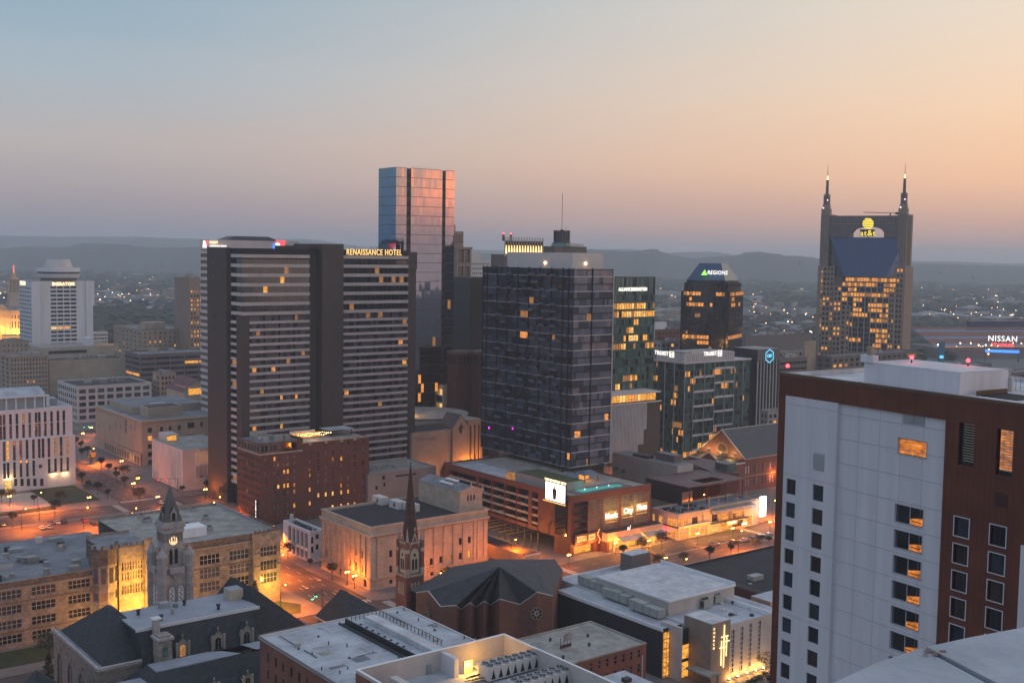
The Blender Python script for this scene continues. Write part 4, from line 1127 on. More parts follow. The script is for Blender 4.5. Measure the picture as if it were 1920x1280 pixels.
for side, px, lb in (('L', 1246, 'lit white bank letters on the left side of the green glass office roof screen'), ('F', 1337, 'lit white bank letters on the front of the green glass office roof screen')):
    sg = sign_on(b, 'bank_sign', lb, side, px, 662.5, off=1.2, out=.1)
    text_mesh('TRUIST', 3.4, 'white_lit', sg, (-2.4, 0, 0), ext=.1, bold=.02, xs=.92)
    q = MB(); cx, w = 5.6 if side == 'F' else 5.8, 1.7
    for a, c, d, e in ((-w, w, -w, -w + .35), (-w, w, w - .35, w), (-w, -w + .35, -w + .36, w - .36), (w - .35, w, -w + .36, w - .36), (-.9, .9, -.15, .15), (-.9, -.6, -.9, .9), (.6, .9, -.9, .9)): q.box(cx + a, cx + c, -.15, 0, d, e, 'white_lit')
    q.build('square_mark', sg)
# hexagon tower and its dark wing
b = Bld('office_tower', 'narrow dark tower with white vertical fins and a glowing blue hexagon at its top', 'office tower', 1420, 655, 720, 1407, 1461)
m = MB().box(0, b.W, 0, 20, 0, b.z, 'g_dark', 'concrete'); 
for i in range(7): m.box(i * b.W / 7 + .3, i * b.W / 7 + .75, -.6, -.02, 0, b.z - 7.5, 'offwhite')
m.box(0, b.W, -.7, -.02, b.z - 7.4, b.z, 'granite2').box(-10, -.1, 3, 20, 0, b.z - 6, 'g_bronze', 'roof_grey'); b.part(m, 'wall'); b.done()
sg = sign_on(b, 'hexagon_sign', 'glowing cyan hexagon emblem at the head of the narrow finned tower', 'F', 1441, 667, out=.9)
q = MB()
for i in range(6):
    a0, a1 = math.pi / 6 + i * math.pi / 3, math.pi / 6 + (i + 1) * math.pi / 3
    q.poly([(4.6 * math.cos(a0), 0, 4.6 * math.sin(a0)), (4.6 * math.cos(a1), 0, 4.6 * math.sin(a1)), (3.9 * math.cos(a1), 0, 3.9 * math.sin(a1)), (3.9 * math.cos(a0), 0, 3.9 * math.sin(a0))], 'cyan_lit')
q.build('hexagon_outline', sg); text_mesh('CMT', 3.0, 'cyan_lit', sg, (0, 0, 0), ext=.1, bold=.1, xs=.8)
b = block('office_block', 'low dark office wing beside the blue hexagon tower, red beacon in front', 'office block', 1461, 672, 735, 1458, 1514, nF=9, nL=1, fh=4, frw=.95, frh=.4, k='granite2', lit=.10, dark=BR, cap=60, units=3); b.done(60)
b = block('concrete_block', 'blank beige concrete block left of the twin-spired skyscraper', 'building', 1509, 640, 800, 1507, 1530, nF=0, nL=0, k='tan', units=0); b.done()
b = block('office_block', 'grey low office block behind the blue hexagon tower', 'office block', 1397, 662, 850, 1394, 1506, nF=14, nL=2, fh=3.6, k='concrete', lit=.05, units=5, cap=40); b.done(40)
b = block('arena', 'huge low building with a flat mauve roof beyond the dark capped tower', 'hall', 1398, 630, 1150, 1390, 1522, nF=0, nL=0, k='granite2', rk='roof_dark', units=6); b.done()
b = block('brick_block', 'dark red brick block left of the dark capped tower', 'building', 1232, 618, 900, 1228, 1282, nF=7, nL=1, fh=3.6, k='brick2', lit=.03, cap=40, units=1); b.done(40)
b = block('white_block', 'white box building above the dark red brick block', 'building', 1230, 604, 980, 1226, 1250, nF=0, nL=0, k='white', units=0); b.done()
# ---- left group
b = block('old_hotel', 'tan stone hotel with grouped windows in front of the white drum-topped hotel', 'hotel', 18, 668, 850, 12, 90, nF=12, nL=2, fh=3.3, frw=.45, frh=.5, k='tan', lit=.04, cap=100, mull=1, D=26, units=4, corn='tan'); b.done(100)
b = block('stone_block', 'plain tan block with few windows at the left edge behind the tan hotel', 'building', 2, 640, 920, -20, 54, nF=6, nL=2, fh=4.2, frw=.28, frh=.35, k='tan', lit=.02, D=20, units=3, rk='roof_dark'); b.done(40)
b = block('white_flat_block', 'low plain beige block with flat roof right of the tan hotel', 'building', 92, 676, 880, 88, 238, nF=0, nL=0, k='beige', D=24, units=5, rk='roof_dark'); b.done()
b = Bld('hotel_podium', 'wide cream podium with warm lit recess at the foot of the drum-topped hotel', 'podium', 76, 652, 950, 70, 218)
b.part(MB().box(0, b.W, 0, 40, 0, b.z, 'cream', 'roof_tan').box(b.W * .62, b.W * .72, 6, 16, b.z, b.z + 6.5, 'white_wall').box(b.W * .1, b.W * .6, -.1, .0, b.z - 5.5, b.z - 3, 'g_dark'), 'wall')
b.part(MB().box(b.W * .72, b.W, 4, 4.2, b.z - 0, b.z + 1.2, 'cream').box(b.W * .74, b.W * .99, 3.8, 3.98, b.z + .05, b.z + .8, 'lit4'), 'parapet'); b.done()
b = block('apartment_block', 'tan brick apartment block with rows of small windows, right of the dark trees', 'apartment block', 266, 618, 900, 213, 352, nF=9, nL=7, fh=3.4, frw=.28, frh=.42, k='tan', lit=.12, cap=100, units=2, D=None); b.part(MB().box(6, 22, 8, 20, b.z, b.z + 5, 'beige'), 'penthouse'); b.done(100)
b = block('office_block', 'dark banded office block with ribbon windows left of the banded hotel', 'office block', 262, 664, 820, 255, 400, nF=5, nL=2, fh=3.9, frw=.93, frh=.5, k='granite2', lit=.04, dark=['g_dark', 'g_blue', 'g_bronze'], cap=60, hb=0, mull=3, units=4, D=30); b.done(60)
b = block('loft_building', 'white framed loft building with big dark windows above the library street', 'office building', 144, 724, 745, 108, 284, nF=8, nL=9, fh=4.3, frw=.72, frh=.62, k='offwhite', rk='roof_dark', lit=.03, dark=['g_dark', 'g_grey', 'g_green'], mull=2, cap=80, units=6); b.done(80)
b = block('small_office', 'small pale block between the drum-topped hotel and the dark trees', 'building', 174, 622, 1150, 171, 202, nF=5, nL=1, fh=3.6, frw=.8, frh=.4, k='offwhite', lit=.02, units=1, cap=30); b.done(30)
# red roofed market building with lit skylights
b = Bld('market_hall', 'cream hall with dark red pitched roof and glowing skylights left of the banded hotel', 'hall', 345, 735, 735, 303, 395)
W_, D_, zt = b.W, 30, b.z
m = MB().box(0, W_, 0, D_, 0, zt, 'cream'); b.part(m, 'wall')
b.part(MB().poly([(-.5, -.6, zt), (-.5, D_ + .6, zt), (W_ / 2, D_ + .6, zt + 8), (W_ / 2, -.6, zt + 8)], 'roof_red').poly([(W_ + .5, -.6, zt), (W_ / 2, -.6, zt + 8), (W_ / 2, D_ + .6, zt + 8), (W_ + .5, D_ + .6, zt)], 'roof_red').poly([(0, 0, zt), (W_, 0, zt), (W_ / 2, 0, zt + 7.6)], 'cream'), 'roof')
for i in range(6): b.part(MB().box(2.5, 6.5, 4 + i * 3, 5.6 + i * 3, zt + 1.6, zt + 2.6, 'lit3'), 'skylight')
b.part(MB().box(3, W_ - 3, -.1, -.02, zt - 2, zt + 2, 'lit1'), 'arched_window'); b.done()
# state house at the left edge
b = Bld('capitol_building', 'floodlit orange classical building with stepped stone tower at the left edge', 'capitol', 20, 584, 1150, -60, 60)
zt = b.z; b.D = 60
b.fac('F', 0, 0, b.W, 0, zt, cols=bays(0, b.W, 7, .35), rows=[(zt - 7, zt - 3.5), (zt - 17, zt - 10)], k='flood', lit=.0, dep=.8)
b.fac('L', 0, 0, 60, 0, zt, cols=bays(0, 60, 12, .35), rows=[(zt - 7, zt - 3.5), (zt - 17, zt - 10)], k='flood', lit=0, dep=.8)
b.part(MB().box(-1, b.W + 1, -1, 60, zt, zt + 1.2, 'cream').poly([(-.5, -.5, zt + 1.2), (b.W, -.5, zt + 1.2), (b.W, 30, zt + 6), (-.5, 30, zt + 6)], 'roof_grey').poly([(-.6, -.5, zt + 1.2), (-.6, 30, zt + 6), (-.6, 60, zt + 1.2)], 'cream'), 'roof')
cx = b.sx(27, 24); cy = 24; Z = lambda py: b.zat(27, py, 'F', 24)
m = MB().box(cx - 6.2, cx + 6.2, cy - 6.2, cy + 6.2, zt, Z(566), 'cream').box(cx - 5.2, cx + 5.2, cy - 5.2, cy + 5.2, Z(566), Z(548), 'cream').cyl(cx, cy, Z(548), Z(524), 4.3, 4.1, 'tan', 12)
for i in range(8):
    a = i * math.pi / 4 + .2; m.cyl(cx + 4.6 * math.cos(a), cy + 4.6 * math.sin(a), Z(547), Z(526), .5, .45, 'cream', 6)
m.cyl(cx, cy, Z(524), Z(520), 4.9, 4.2, 'flood', 12).cyl(cx, cy, Z(520), Z(511), 2.4, 1.6, 'flood', 8).cyl(cx, cy, Z(511), Z(497), .7, .4, 'red_glow', 6)
b.part(m, 'tower')
b.part(MB().box(-12, b.W + 6, -14, -12, 0, zt - 22, 'cream').box(-12, b.W + 4, -14.1, -14.02, zt - 25.5, zt - 23.5, 'lit1'), 'terrace_wall')
b.done(100)
for x, y, z in ((4, -10, zt - 22), (20, -10, zt - 22), (-9, 10, zt - 20), (-9, 34, zt - 20), (cx - 9, cy - 9, zt + 2)):
    l = bpy.data.lights.new('floodlight', 'POINT'); l.energy = 26000; l.color = (1, .42, .08); l.shadow_soft_size = 1
    lo = bpy.data.objects.new('floodlight', l); C.objects.link(lo); lo.parent = b.root; lo.location = (x, y, z)
def split_part(b, mb, name):
    for i in range(0, len(mb.v), 8):
        q = MB(); q.v = mb.v[i:i + 8]
        for f, m in zip(mb.f, mb.m):
            if i <= f[0] < i + 8: q.f.append(tuple(j - i for j in f)); q.m.append(q.mi(mb.keys[m]))
        b.part(q, name)
# ================================================================ left middle: court house, library, screened annex
def court_house():
    # long white building with narrow slits; its near corner lies outside the frame
    x1 = G(172.4, 568.4); b = bat('court_building', 'white court building with paired tall slit windows and columned rooftop hall at the left', 'court house', 100, 562, 72, 40, 37)
    k = 'white_wall'; W_, D_ = 72, 40
    b.z = b.zat(125, 762); zt = b.z
    SX = lambda px: b.sz('F', px, 850)[0]
    def rowset(y0, y1, pxs, w=.9): return [(SX(p) - w / 2, SX(p) + w / 2, b.zat(p, y1), b.zat(p, y0)) for p in pxs]
    rects = []
    zr = [(763.5 + 6, 789), (790, 815), (818, 854), (857, 886)]
    zs_ = [(b.zat(122, a), b.zat(122, c)) for a, c in zr]
    cols_u = [3.5, 10, 22, 34, 46, 58, 70, 76, 87, 99, 111, 122]; cols_l = [8, 15, 27, 39, 51, 63, 74, 81, 92, 104, 115, 127]
    for i, (zt_, zb_) in enumerate(zs_):
        for p in (cols_u if i < 2 else cols_l):
            x = SX(p); 
            if x < .4: continue
            if i == 3 and p in (74, 81): 
                rects.append((x - .4, x + 1.2, zb_ + 3.4, zb_ + 5.2)) if p == 74 else None; continue
            rects.append((x - .62, x + .62, zb_, zt_))
    for p in (29, 41, 53, 65, 78): rects.append((SX(p) - .9, SX(p) + .7, b.zat(p, 911), b.zat(p, 897)))
    step = b.zat(126, 816.5)
    up = [r for r in rects if r[2] > step - .01]; lo = [r for r in rects if r[3] < step]
    b.fac('F', 0, 0, W_, 0, step, lo, k=k, dep=.6, dark=['g_dark', 'g_grey', 'g_dark', 'g_brown'], lit=.12, lits=['lit4', 'lit1'], hb=3)
    b.fac('F', .9, 0, W_ - .9, step, zt, up, k=k, dep=.6, dark=['g_dark', 'g_grey', 'g_brown'], lit=.08, lits=['lit4', 'lit1'], hb=2)
    b.part(MB().box(-.2, W_ + .1, -.2, .9, step - .25, step + .08, 'white'), 'ledge')
    b.strips('R', W_, 0, D_, 0, step, k); b.strips('R', W_ - .9, .9, D_, step, zt, k); b.strips('K', D_, 0, W_, 0, zt, k)
    b.roof(zt, 'roof_white', .7, pk='white', y0=.9, x1=W_ - .9)
    # columned hall on the roof
    xe = b.sx(83, 8)
    zh = b.zat(83, 738, 'F', 8)
    h = MB().box(0, xe, 8.4, 30, zt - .69, zh - .4, 'metal_grey'); 
    n = 14
    for i in range(n + 1):
        x = xe * i / n; h.box(x - .35, x + .35, 7.9, 8.35, zt - .69, zh - .4, 'white')
    b.part(h, 'rooftop_hall')
    rf = MB(); seg = 10
    for i in range(seg):
        y0, y1 = 7 + 24 * i / seg, 7 + 24 * (i + 1) / seg; z0, z1 = zh - .4 + 3.0 * math.sin(math.pi * i / seg), zh - .4 + 3.0 * math.sin(math.pi * (i + 1) / seg)
        rf.poly([(-.5, y0, z0), (xe + .6, y0, z0), (xe + .6, y1, z1), (-.5, y1, z1)], 'roof_white')
    rf.box(-.5, xe + .6, 6.9, 7.3, zh - 1.1, zh - .38, 'white').poly([(xe + .55, 7, zh - .4), (xe + .55, 19, zh + 2.6), (xe + .55, 31, zh - .4)], 'white')
    b.part(rf, 'rooftop_vault')
    b.part(MB().box(xe + 2, xe + 8, 14, 22, zt - .6, zt + 2.6, 'metal_grey').box(xe + 1.5, xe + 3, 10, 12, zt - .6, zt + 5, 'white'), 'rooftop_unit')
    for p in (100, 121): 
        x = SX(p); b.part(MB().box(x - 2.6, x + 2.6, -.05, .0, .5, 7.2, 'white').box(x - 1.4, x + 1.4, -.6, -.06, 7.4, 7.7, 'metal_dark').box(x - 1.2, x + 1.2, -.5, -.1, 7.25, 7.38, 'lit3'), 'entrance_canopy')
    b.part(MB().box(SX(8), SX(20), -.3, -.02, .2, 6, 'lit3'), 'lit_entrance')
    b.done(100)
    for x, pw in ((SX(100), 350), (SX(121), 350), (SX(14), 700)): spot_pt(b.root, (x, -1.2, 6.5), pw, (1, .55, .2))
def spot_pt(parent, pos, pw, col=(1, .42, .08), name='lamp_light', r=.3):
    l = bpy.data.lights.new(name, 'POINT'); l.energy = pw; l.color = col; l.shadow_soft_size = r
    o = bpy.data.objects.new(name, l); C.objects.link(o)
    if parent: o.parent = parent
    o.location = pos; return o
court_house()
# library
b = Bld('library', 'long tan stone library with dark grey flat roof beside the sloping street', 'library', 265, 789, 600, 179, 420)
zt, W_, D_ = b.z, b.W, b.D; k = 'beige'
rl = []
L_ = lambda px, py: b.sz('L', px, py)
for (px, y0, y1, w) in ((236, 787, 800, 2.6), (236, 802, 812, 2.6), (206, 796, 806, 1.2), (216, 790, 800, 1), (226, 795, 805, 1), (246, 795, 805, 1), (252, 797, 807, 1)):
    s0, z1_ = L_(px, y0); _, z0_ = L_(px, y1); rl.append((s0 - w / 2, s0 + w / 2, z0_, z1_))
b.fac('L', 0, 0, D_, 6.6, zt, rl, k=k, dark=['g_dark', 'g_grey'], lit=.1, mull=1, hb=1)
b.fac('L', -.5, 0, D_, 0, 6.6, cols=bays(2, D_ * .78, 14, .55), rows=[(.8, 4.6)], k='beige', dark=['g_dark', 'g_grey', 'g_dark'], lit=.16, dep=.6)
b.fac('F', 0, 0, W_, 0, zt, [(b.sx(p) - .8, b.sx(p) + .8, zt - 6.4, zt - 4) for p in (303, 319, 336)] + [(b.sx(358) - 2, b.sx(358) + 2, zt - 6, zt - 3), (b.sx(378) - .8, b.sx(378) + .8, zt - 5.6, zt - 3), (b.sx(358) - 2, b.sx(358) + 2, zt - 13, zt - 9.6)] + [(b.sx(281) - 1.2, b.sx(281) + 1.2, zt - 6.5 - i * 4.3, zt - 4 - i * 4.3) for i in range(5) if zt - 6.5 - i * 4.3 > .3], k=k, dark=['g_dark', 'g_grey', 'lit1', 'g_dark'], lit=.25)
b.roof(zt, 'roof_grey', .5, pk='beige')
b.back(0, zt, k)
b.part(MB().box(-.7, W_, -.7, -.06, zt - .8, zt + .15, 'cream').box(-.7, -.06, -.06, D_, zt - .8, zt + .15, 'cream'), 'cornice')
x0, x1 = b.sx(268, 16), b.sx(336, 12)
b.part(MB().box(8, 27, 12, 24, zt - .48, zt + 5.0, 'beige').box(9, 26, 13, 23, zt + 5.01, zt + 5.1, 'roof_dark').box(11, 20, 15, 20, zt + 5.1, zt + 6.6, 'metal_grey'), 'mechanical_penthouse')
b.part(MB().box(6, W_, 30, D_ - 6, zt - .48, zt + 3.5, 'beige', 'roof_grey'), 'upper_storey')
b.done(60)
# annex with vertical fins
b = bat('annex_building', 'pale annex with a screen of uneven vertical fins beside the library corner', 'building', 208.7, 519.5, 26, 26, 20)
zt = b.zat(348, 843); b.z = zt; W_, D_ = 26, b.sx(285, side='L')
b.D = D_
m = MB().box(0, W_, 0, D_, 0, zt, 'offwhite', 'roof_tan'); b.part(m, 'wall')
fr2 = random.Random(4); f1 = MB()
for i in range(34):
    s = .5 + (D_ - .8) * i / 34
    if fr2.random() < .8:
        z0 = .8 + fr2.uniform(0, 5) * (fr2.random() < .5); f1.box(-.55, -.02, s, s + .22, z0, zt - fr2.uniform(.2, 3) * (fr2.random() < .5), 'white')
    if fr2.random() < .25: f1.box(-.06, -.01, s + .3, s + .6, 4, zt - 5, 'g_dark')
for i in range(30):
    s = 6.2 + (W_ - 6.4) * i / 30
    z0 = 4 + fr2.uniform(0, 4) * (fr2.random() < .5); f1.box(s, s + .2, -.6, -.12, z0, zt - fr2.uniform(.1, 2), 'white')
b.part(f1, 'fin_screen')
b.part(MB().box(6.2, W_, -.1, -.02, zt - 7.5, zt - 1.5, 'lit4').box(6.2, W_, -.1, -.02, zt - 14, zt - 8.5, 'g_grey').box(1.2, 2.6, -.1, -.02, zt - 12, zt - 2, 'offwhite'), 'glass_wall')
b.part(MB().box(W_ * .1, W_ * .35, D_ * .7, D_ * .95, zt + .01, zt + 3.4, 'offwhite', 'roof_white').box(W_ * .12, W_ * .3, D_ * .69, D_ * .699, zt + .4, zt + 2.6, 'lit1'), 'stair_head')
b.done(40)
# ================================================================ brick hotel of twelve storeys
b = Bld('brick_hotel', 'red brick hotel of many storeys with arched stone crown and a lit roof terrace', 'hotel', 487, 831, 470, 447, 692)
zt, W_, D_ = b.z, b.W, b.D; k = 'brick'
fh = 2.98
Zb = lambda i: zt - 5.2 - i * fh
xs = [b.sz('F', p, 900)[0] for p in (498, 515, 522, 533, 540, 552, 581, 597, 611, 624, 640, 653, 665, 681)]
rects = []
for i in range(1, 12):
    for x in xs:
        z1 = Zb(i - 1) - 1.1
        if z1 - 1.6 > .3: rects.append((x - .48, x + .48, z1 - 1.65, z1))
b.fac('F', 0, 0, W_, 0, zt - 4.6, rects, k=k, lit=.18, lits=['lit1', 'lit2', 'lit3', 'lit4'], dark=['g_grey', 'g_curtain', 'g_grey', 'g_dark'], hb=1, fk='frame_light', dep=.25)
rr_ = [(D_ * (i + .5) / 9 - .5, D_ * (i + .5) / 9 + .5, Zb(j - 1) - 2.7, Zb(j - 1) - 1.1) for i in range(9) for j in range(1, 12) if Zb(j - 1) - 2.7 > .3]
b.fac('L', 0, 0, D_, 0, zt - 4.6, rr_, k=k, lit=.04, dark=['g_grey', 'g_dark'], hb=1, fk='frame_light')
xm = b.sx(567)
zu = zt - 4.6
# crown storey
arches = [(b.sz('F', p, 840)[0] - .55, b.sz('F', p, 840)[0] + .55, zu + .9, zu + 3.4) for p in (492, 499, 508, 516)]
b.fac('F', -.12, 0, b.sx(526), zu, zt, arches, k='stone_dark', dark=['g_grey', 'g_dark'], dep=.4)
b.fac('F', -.02, b.sx(526), xm, zu, zt, [(b.sx(530), b.sx(556), zu + .4, zu + 4.0)], k='brick', dark=['g_brown'], lit=0, dep=2.5)
b.fac('F', 0, xm, W_, zu, zt - 1.6, [(b.sx(p) - .48, b.sx(p) + .48, zu + .3, zu + 1.9) for p in (611, 640, 653, 665, 681)], k=k, dark=['g_grey'], lit=.1)
b.fac('L', -.12, 0, D_, zu, zt, [(D_ * (i + .5) / 7 - .6, D_ * (i + .5) / 7 + .6, zu + .8, zu + 3.3) for i in range(7)], k='stone_dark', dark=['g_dark'], dep=.4)
b.back(0, zt - 1.6, k)
tr = MB().box(-.35, xm, -.35, -.13, zu - .4, zu + .15, 'limestone').box(-.35, -.13, -.12, D_, zu - .4, zu + .15, 'limestone').box(xm + .01, W_ + .1, -.2, -.02, zt - 1.8, zt - 1.4, 'limestone')
for x in xs[6::2]: tr.poly([(x - 1.1, -.22, zt - 2.2), (x, -.22, zt - 2.9), (x + 1.1, -.22, zt - 2.2), (x, -.22, zt - 1.9)], 'limestone')
b.part(tr, 'stone_trim')
b.part(MB().box(.2, xm, .2, D_, zt - .9, zt - .6, 'roof_grey').box(xm + .02, W_ - .2, .2, D_ - .2, zt - 2.0, zt - 1.9, 'roof_tan').box(xm, xm + .3, .1, D_, zt - 1.9, zt + .6, 'brick'), 'roof')
u = MB()
for i in range(9):
    x, y = rnd.uniform(1, xm - 4), rnd.uniform(2, D_ - 4); u.box(x, x + rnd.uniform(1.5, 4), y, y + rnd.uniform(1.5, 3), zt - .59, zt + rnd.uniform(.5, 2.2), rnd.choice(['metal_grey', 'roof_tan', 'offwhite']))
b.part(u, 'rooftop_unit')
b.part(MB().box(xm + .6, W_ * .62, D_ * .62, D_ * .64, zt - 1.8, zt + 1.5, 'offwhite').box(W_ * .72, W_ - 2, D_ * .45, D_ * .9, zt + .8, zt + 1.0, 'roof_white').box(W_ * .74, W_ * .76, D_ * .5, D_ * .52, zt - 1.9, zt + .8, 'metal_dark').box(W_ - 3, W_ - 2.8, D_ * .5, D_ * .52, zt - 1.9, zt + .8, 'metal_dark'), 'terrace_canopy')
st = MB()
for i in range(26): st.ball(xm + 1.5 + (i % 13) * 1.15, 3.0 + (i // 13) * 3.5, zt + .9 + .35 * math.cos(i * 1.1), .13, 'lamp_orange', 6)
b.part(st, 'string_lights')
b.part(MB().box(xm + 1, W_ * .66, D_ * .60, D_ * .615, zt - 1.4, zt + .4, 'lit1'), 'lit_bar')
b.done(100)
spot_pt(b.root, (xm + 8, 5, zt + 1), 500, (1, .6, .25))
sg = sign_on(b, 'vertical_sign', 'white glowing vertical sign at the foot of the red brick hotel corner', 'L', 483, 958, out=.6)
MB().box(-.7, .7, -.2, .2, -5, 5, 'metal_dark').build('sign_board', sg)
for i, ch in enumerate('HERMITAGE'): text_mesh(ch, 1.15, 'white_lit', sg, (0, -.25, 4.2 - i * 1.05), ext=.04, bold=.03)
# grey block behind the brick hotel
b = Bld('concrete_block', 'plain grey block with pale flat roof to the right of the brick hotel', 'building', 690, 889, 500, 640, 818)
zt, W_ = b.z, b.W
b.fac('F', 0, 0, W_, 0, zt, [(b.sx(p), b.sx(p) + w, b.zat(p, y1), b.zat(p, y0)) for p, w, y0, y1 in ((704, 1.2, 911, 918), (717, 1.4, 892, 899), (719, 1.0, 905, 912), (742, 11, 891, 894))], k='concrete', dark=['g_dark'])
b.back(0, zt, 'concrete'); b.strips('L', 0, 0, b.D, 0, zt, 'concrete'); b.roof(zt, 'roof_tan', .4, pk='concrete')
for i in range(7): b.part(MB().box(6 + i * 2, 7.4 + i * 2, 8 + (i % 3), 9.3 + (i % 3), zt - .39, zt + .6 + (i % 3) * .3, 'metal_grey'), 'rooftop_fan')
b.done()
# ================================================================ classical stone block with flat black roof
b = Bld('stone_building', 'classical limestone building with pilasters, black flat roof and a gabled attic block', 'office building', 695, 988, 382, 603, 915)
zt, W_, D_ = b.z, b.W, b.D; k = 'limestone'
zc = b.zat(695, 1004); zm = b.zat(695, 1085); 
fl = lambda px, y0, y1, w=1.25, side='F': (lambda a: (a[0] - w / 2, a[0] + w / 2, b.sz(side, px, y1)[1], a[1]))(b.sz(side, px, y0))
rF = []
for px in (733, 809, 827, 845, 863, 880): rF.append((b.sz('F', px, 1040)[0] - .65, b.sz('F', px, 1040)[0] + .65, zm + 1.0, zm + 3.4))
for px in (733, 863, 880): rF.append((b.sz('F', px, 1010)[0] - .65, b.sz('F', px, 1010)[0] + .65, zm + 6.4, zm + 8.8))
for px in (733, 793, 810, 828, 846, 881): rF.append((b.sz('F', px, 1070)[0] - .85, b.sz('F', px, 1070)[0] + .85, zm - 4.2, zm - 1.6))
for px in (733, 810, 828, 863): rF.append((b.sz('F', px, 1095)[0] - .7, b.sz('F', px, 1095)[0] + .7, 1.2, 2.6))
b.fac('F', 0, 0, W_, 0, zt, rF, k=k, lit=.1, lits=['lit4', 'lit1'], dep=.5, dark=['g_dark', 'g_bronze'])
rL = []
for i in range(7):
    s = D_ * (.16 + .72 * i / 6)
    rL += [(s - .5, s + .5, zm + 1.0, zm + 3.6), (s - .5, s + .5, zm + 6.0, zm + 8.4)]
for i in range(4): s = D_ * (.1 + .25 * i); rL.append((s - .8, s + .8, .6, 3.2))
b.fac('L', 0, 0, D_, 0, zt, rL, k=k, lit=0, dep=.5, dark=['g_dark', 'g_bronze'])
b.back(0, zt, k); b.roof(zt, 'roof_dark', .9, pk='limestone', t=.6)
c = MB()
for i, (z0, z1, o) in enumerate(((zc - .3, zc + .35, 1.0), (zc - .9, zc - .31, .55), (zm - .5, zm + .1, .5), (zt - .5, zt + .06, .25), (0, .8, .3))):
    c.box(-o, W_ + .2, -o, -.02, z0, z1, k).box(-o, -.02, -.01, D_ + .2, z0, z1, k)
b.part(c, 'cornice')
for i in range(46): 
    s = W_ * (i + .5) / 46; c.box(s - .18, s + .18, -.85, -.56, zc - .62, zc - .31, 'stone_dark')
pl = MB()
for px in (709, 779, 797, 815, 833, 851, 869, 889, 896, 908): x = b.sz('F', px, 1030)[0]; pl.box(x - .55, x + .55, -.38, -.03, zm + .12, zc - .95, 'limestone')
for i in range(9): s = D_ * (.1 + .84 * i / 8); pl.box(-.42, -.03, s - .55, s + .55, zm + .12, zc - .95, 'limestone')
split_part(b, pl, 'pilaster')
# attic block with gable
x0, x1 = b.sx(859, 2.5), W_ - .8
ax0 = b.sz('F', 862, 950, 2.5)[0]; za = b.zat(862, 922, 'F', 2.5); zap = b.zat(888, 909, 'F', 2.5)
ya = 2.5; yb = D_ * .86
b.part(MB().box(ax0, x1, ya, yb, zt - .89, za, k), 'attic_wall')
mid = (ax0 + x1) / 2
b.part(MB().poly([(ax0 - .3, ya - .3, za), (x1 + .3, ya - .3, za), (mid, ya - .3, zap)], k).poly([(ax0 - .3, ya - .3, za), (mid, ya - .3, zap), (mid, yb, zap), (ax0 - .3, yb, za)], 'roof_grey').poly([(x1 + .3, ya - .3, za), (mid, ya - .3, zap), (mid, yb, zap), (x1 + .3, yb, za)], 'roof_grey').box(ax0 - .4, x1 + .4, ya - .45, ya - .31, za - .4, za + .1, k), 'attic_roof')
acr = MB()
for x, h in ((mid, zap), (ax0, za), (x1, za)): acr.cyl(x, ya, h, h + 1.5, .45, .05, 'limestone', 6)
for i in range(3): acr.box(mid - 1.8 + i * 1.4, mid - 1.2 + i * 1.4, ya - .08, ya - .01, za - 3.6, za - 1.6, 'black')
b.part(acr, 'acroterion')
sk = MB()
for i in range(6): sk.box(ax0 + 1.2 + (i % 2) * 2.6, ax0 + 2.8 + (i % 2) * 2.6, ya + 8 + (i // 2) * 2.6, ya + 9.6 + (i // 2) * 2.6, za + 1.0 + (i % 2) * .9, za + 1.5 + (i % 2) * .9, 'white')
b.part(sk, 'skylight')
for i, (px, py) in enumerate(((713, 939), (745, 947), (771, 952))):
    q = P(px, py, zt); lp = Vector(((q - b.o).dot(b.u), (q - b.o).dot(b.v)))
    b.part(MB().box(lp.x - 1.6, lp.x + 1.6, lp.y - 3.2, lp.y + 3.2, zt - .88, zt + 1.9, 'offwhite').box(lp.x - 1.62, lp.x - 1.6, lp.y - 1, lp.y + .2, zt - .2, zt + 1.2, 'g_dark'), 'rooftop_unit')
b.done(100)
# small white building with fluted front
b = Bld('white_building', 'small white building with tall column-framed windows and black roof next to the limestone block', 'building', 582, 996, 416, 531, 607)
zt, W_, D_ = b.z, b.W, b.D
b.fac('L', 0, 0, D_, 0, zt, [(D_ * (.10 + .15 * i), D_ * (.10 + .15 * i) + D_ * .11, 4.9, zt - 1.3) for i in range(5)] + [(D_ * (.10 + .15 * i), D_ * (.10 + .15 * i) + D_ * .10, .5, 3.7) for i in range(5)], k='white_wall', dark=['g_green', 'g_dark', 'g_bronze'], dep=1.0, lit=0, mull=1)
b.fac('F', 0, 0, W_, 0, zt, [(.3, 1.3, 7.2, 9.6), (.3, 1.3, 3.6, 6), (2.2, 3.5, 8.6, 10.4), (2.2, 3.5, 4.6, 6.6)], k='white_wall', dark=['g_dark'])
b.back(0, zt, 'white_wall'); b.roof(zt, 'roof_dark', .8, pk='white')
b.part(MB().box(2, 2.9, D_ - 3, D_ - 1.5, zt - .8, zt + 2.4, 'offwhite').box(W_ * .4, W_ * .5, 2, 3, zt - .79, zt + .4, 'metal_grey').box(W_ * .6, W_ * .7, 8, 9, zt - .79, zt + .3, 'metal_grey'), 'chimney')
lb_ = MB()
for i in range(5): lb_.box(-.3, -.02, D_ * (.13 + .15 * i), D_ * (.13 + .15 * i) + .9, 4.3, 4.55, 'lit1')
b.part(lb_, 'wall_lamp')
b.done(60)
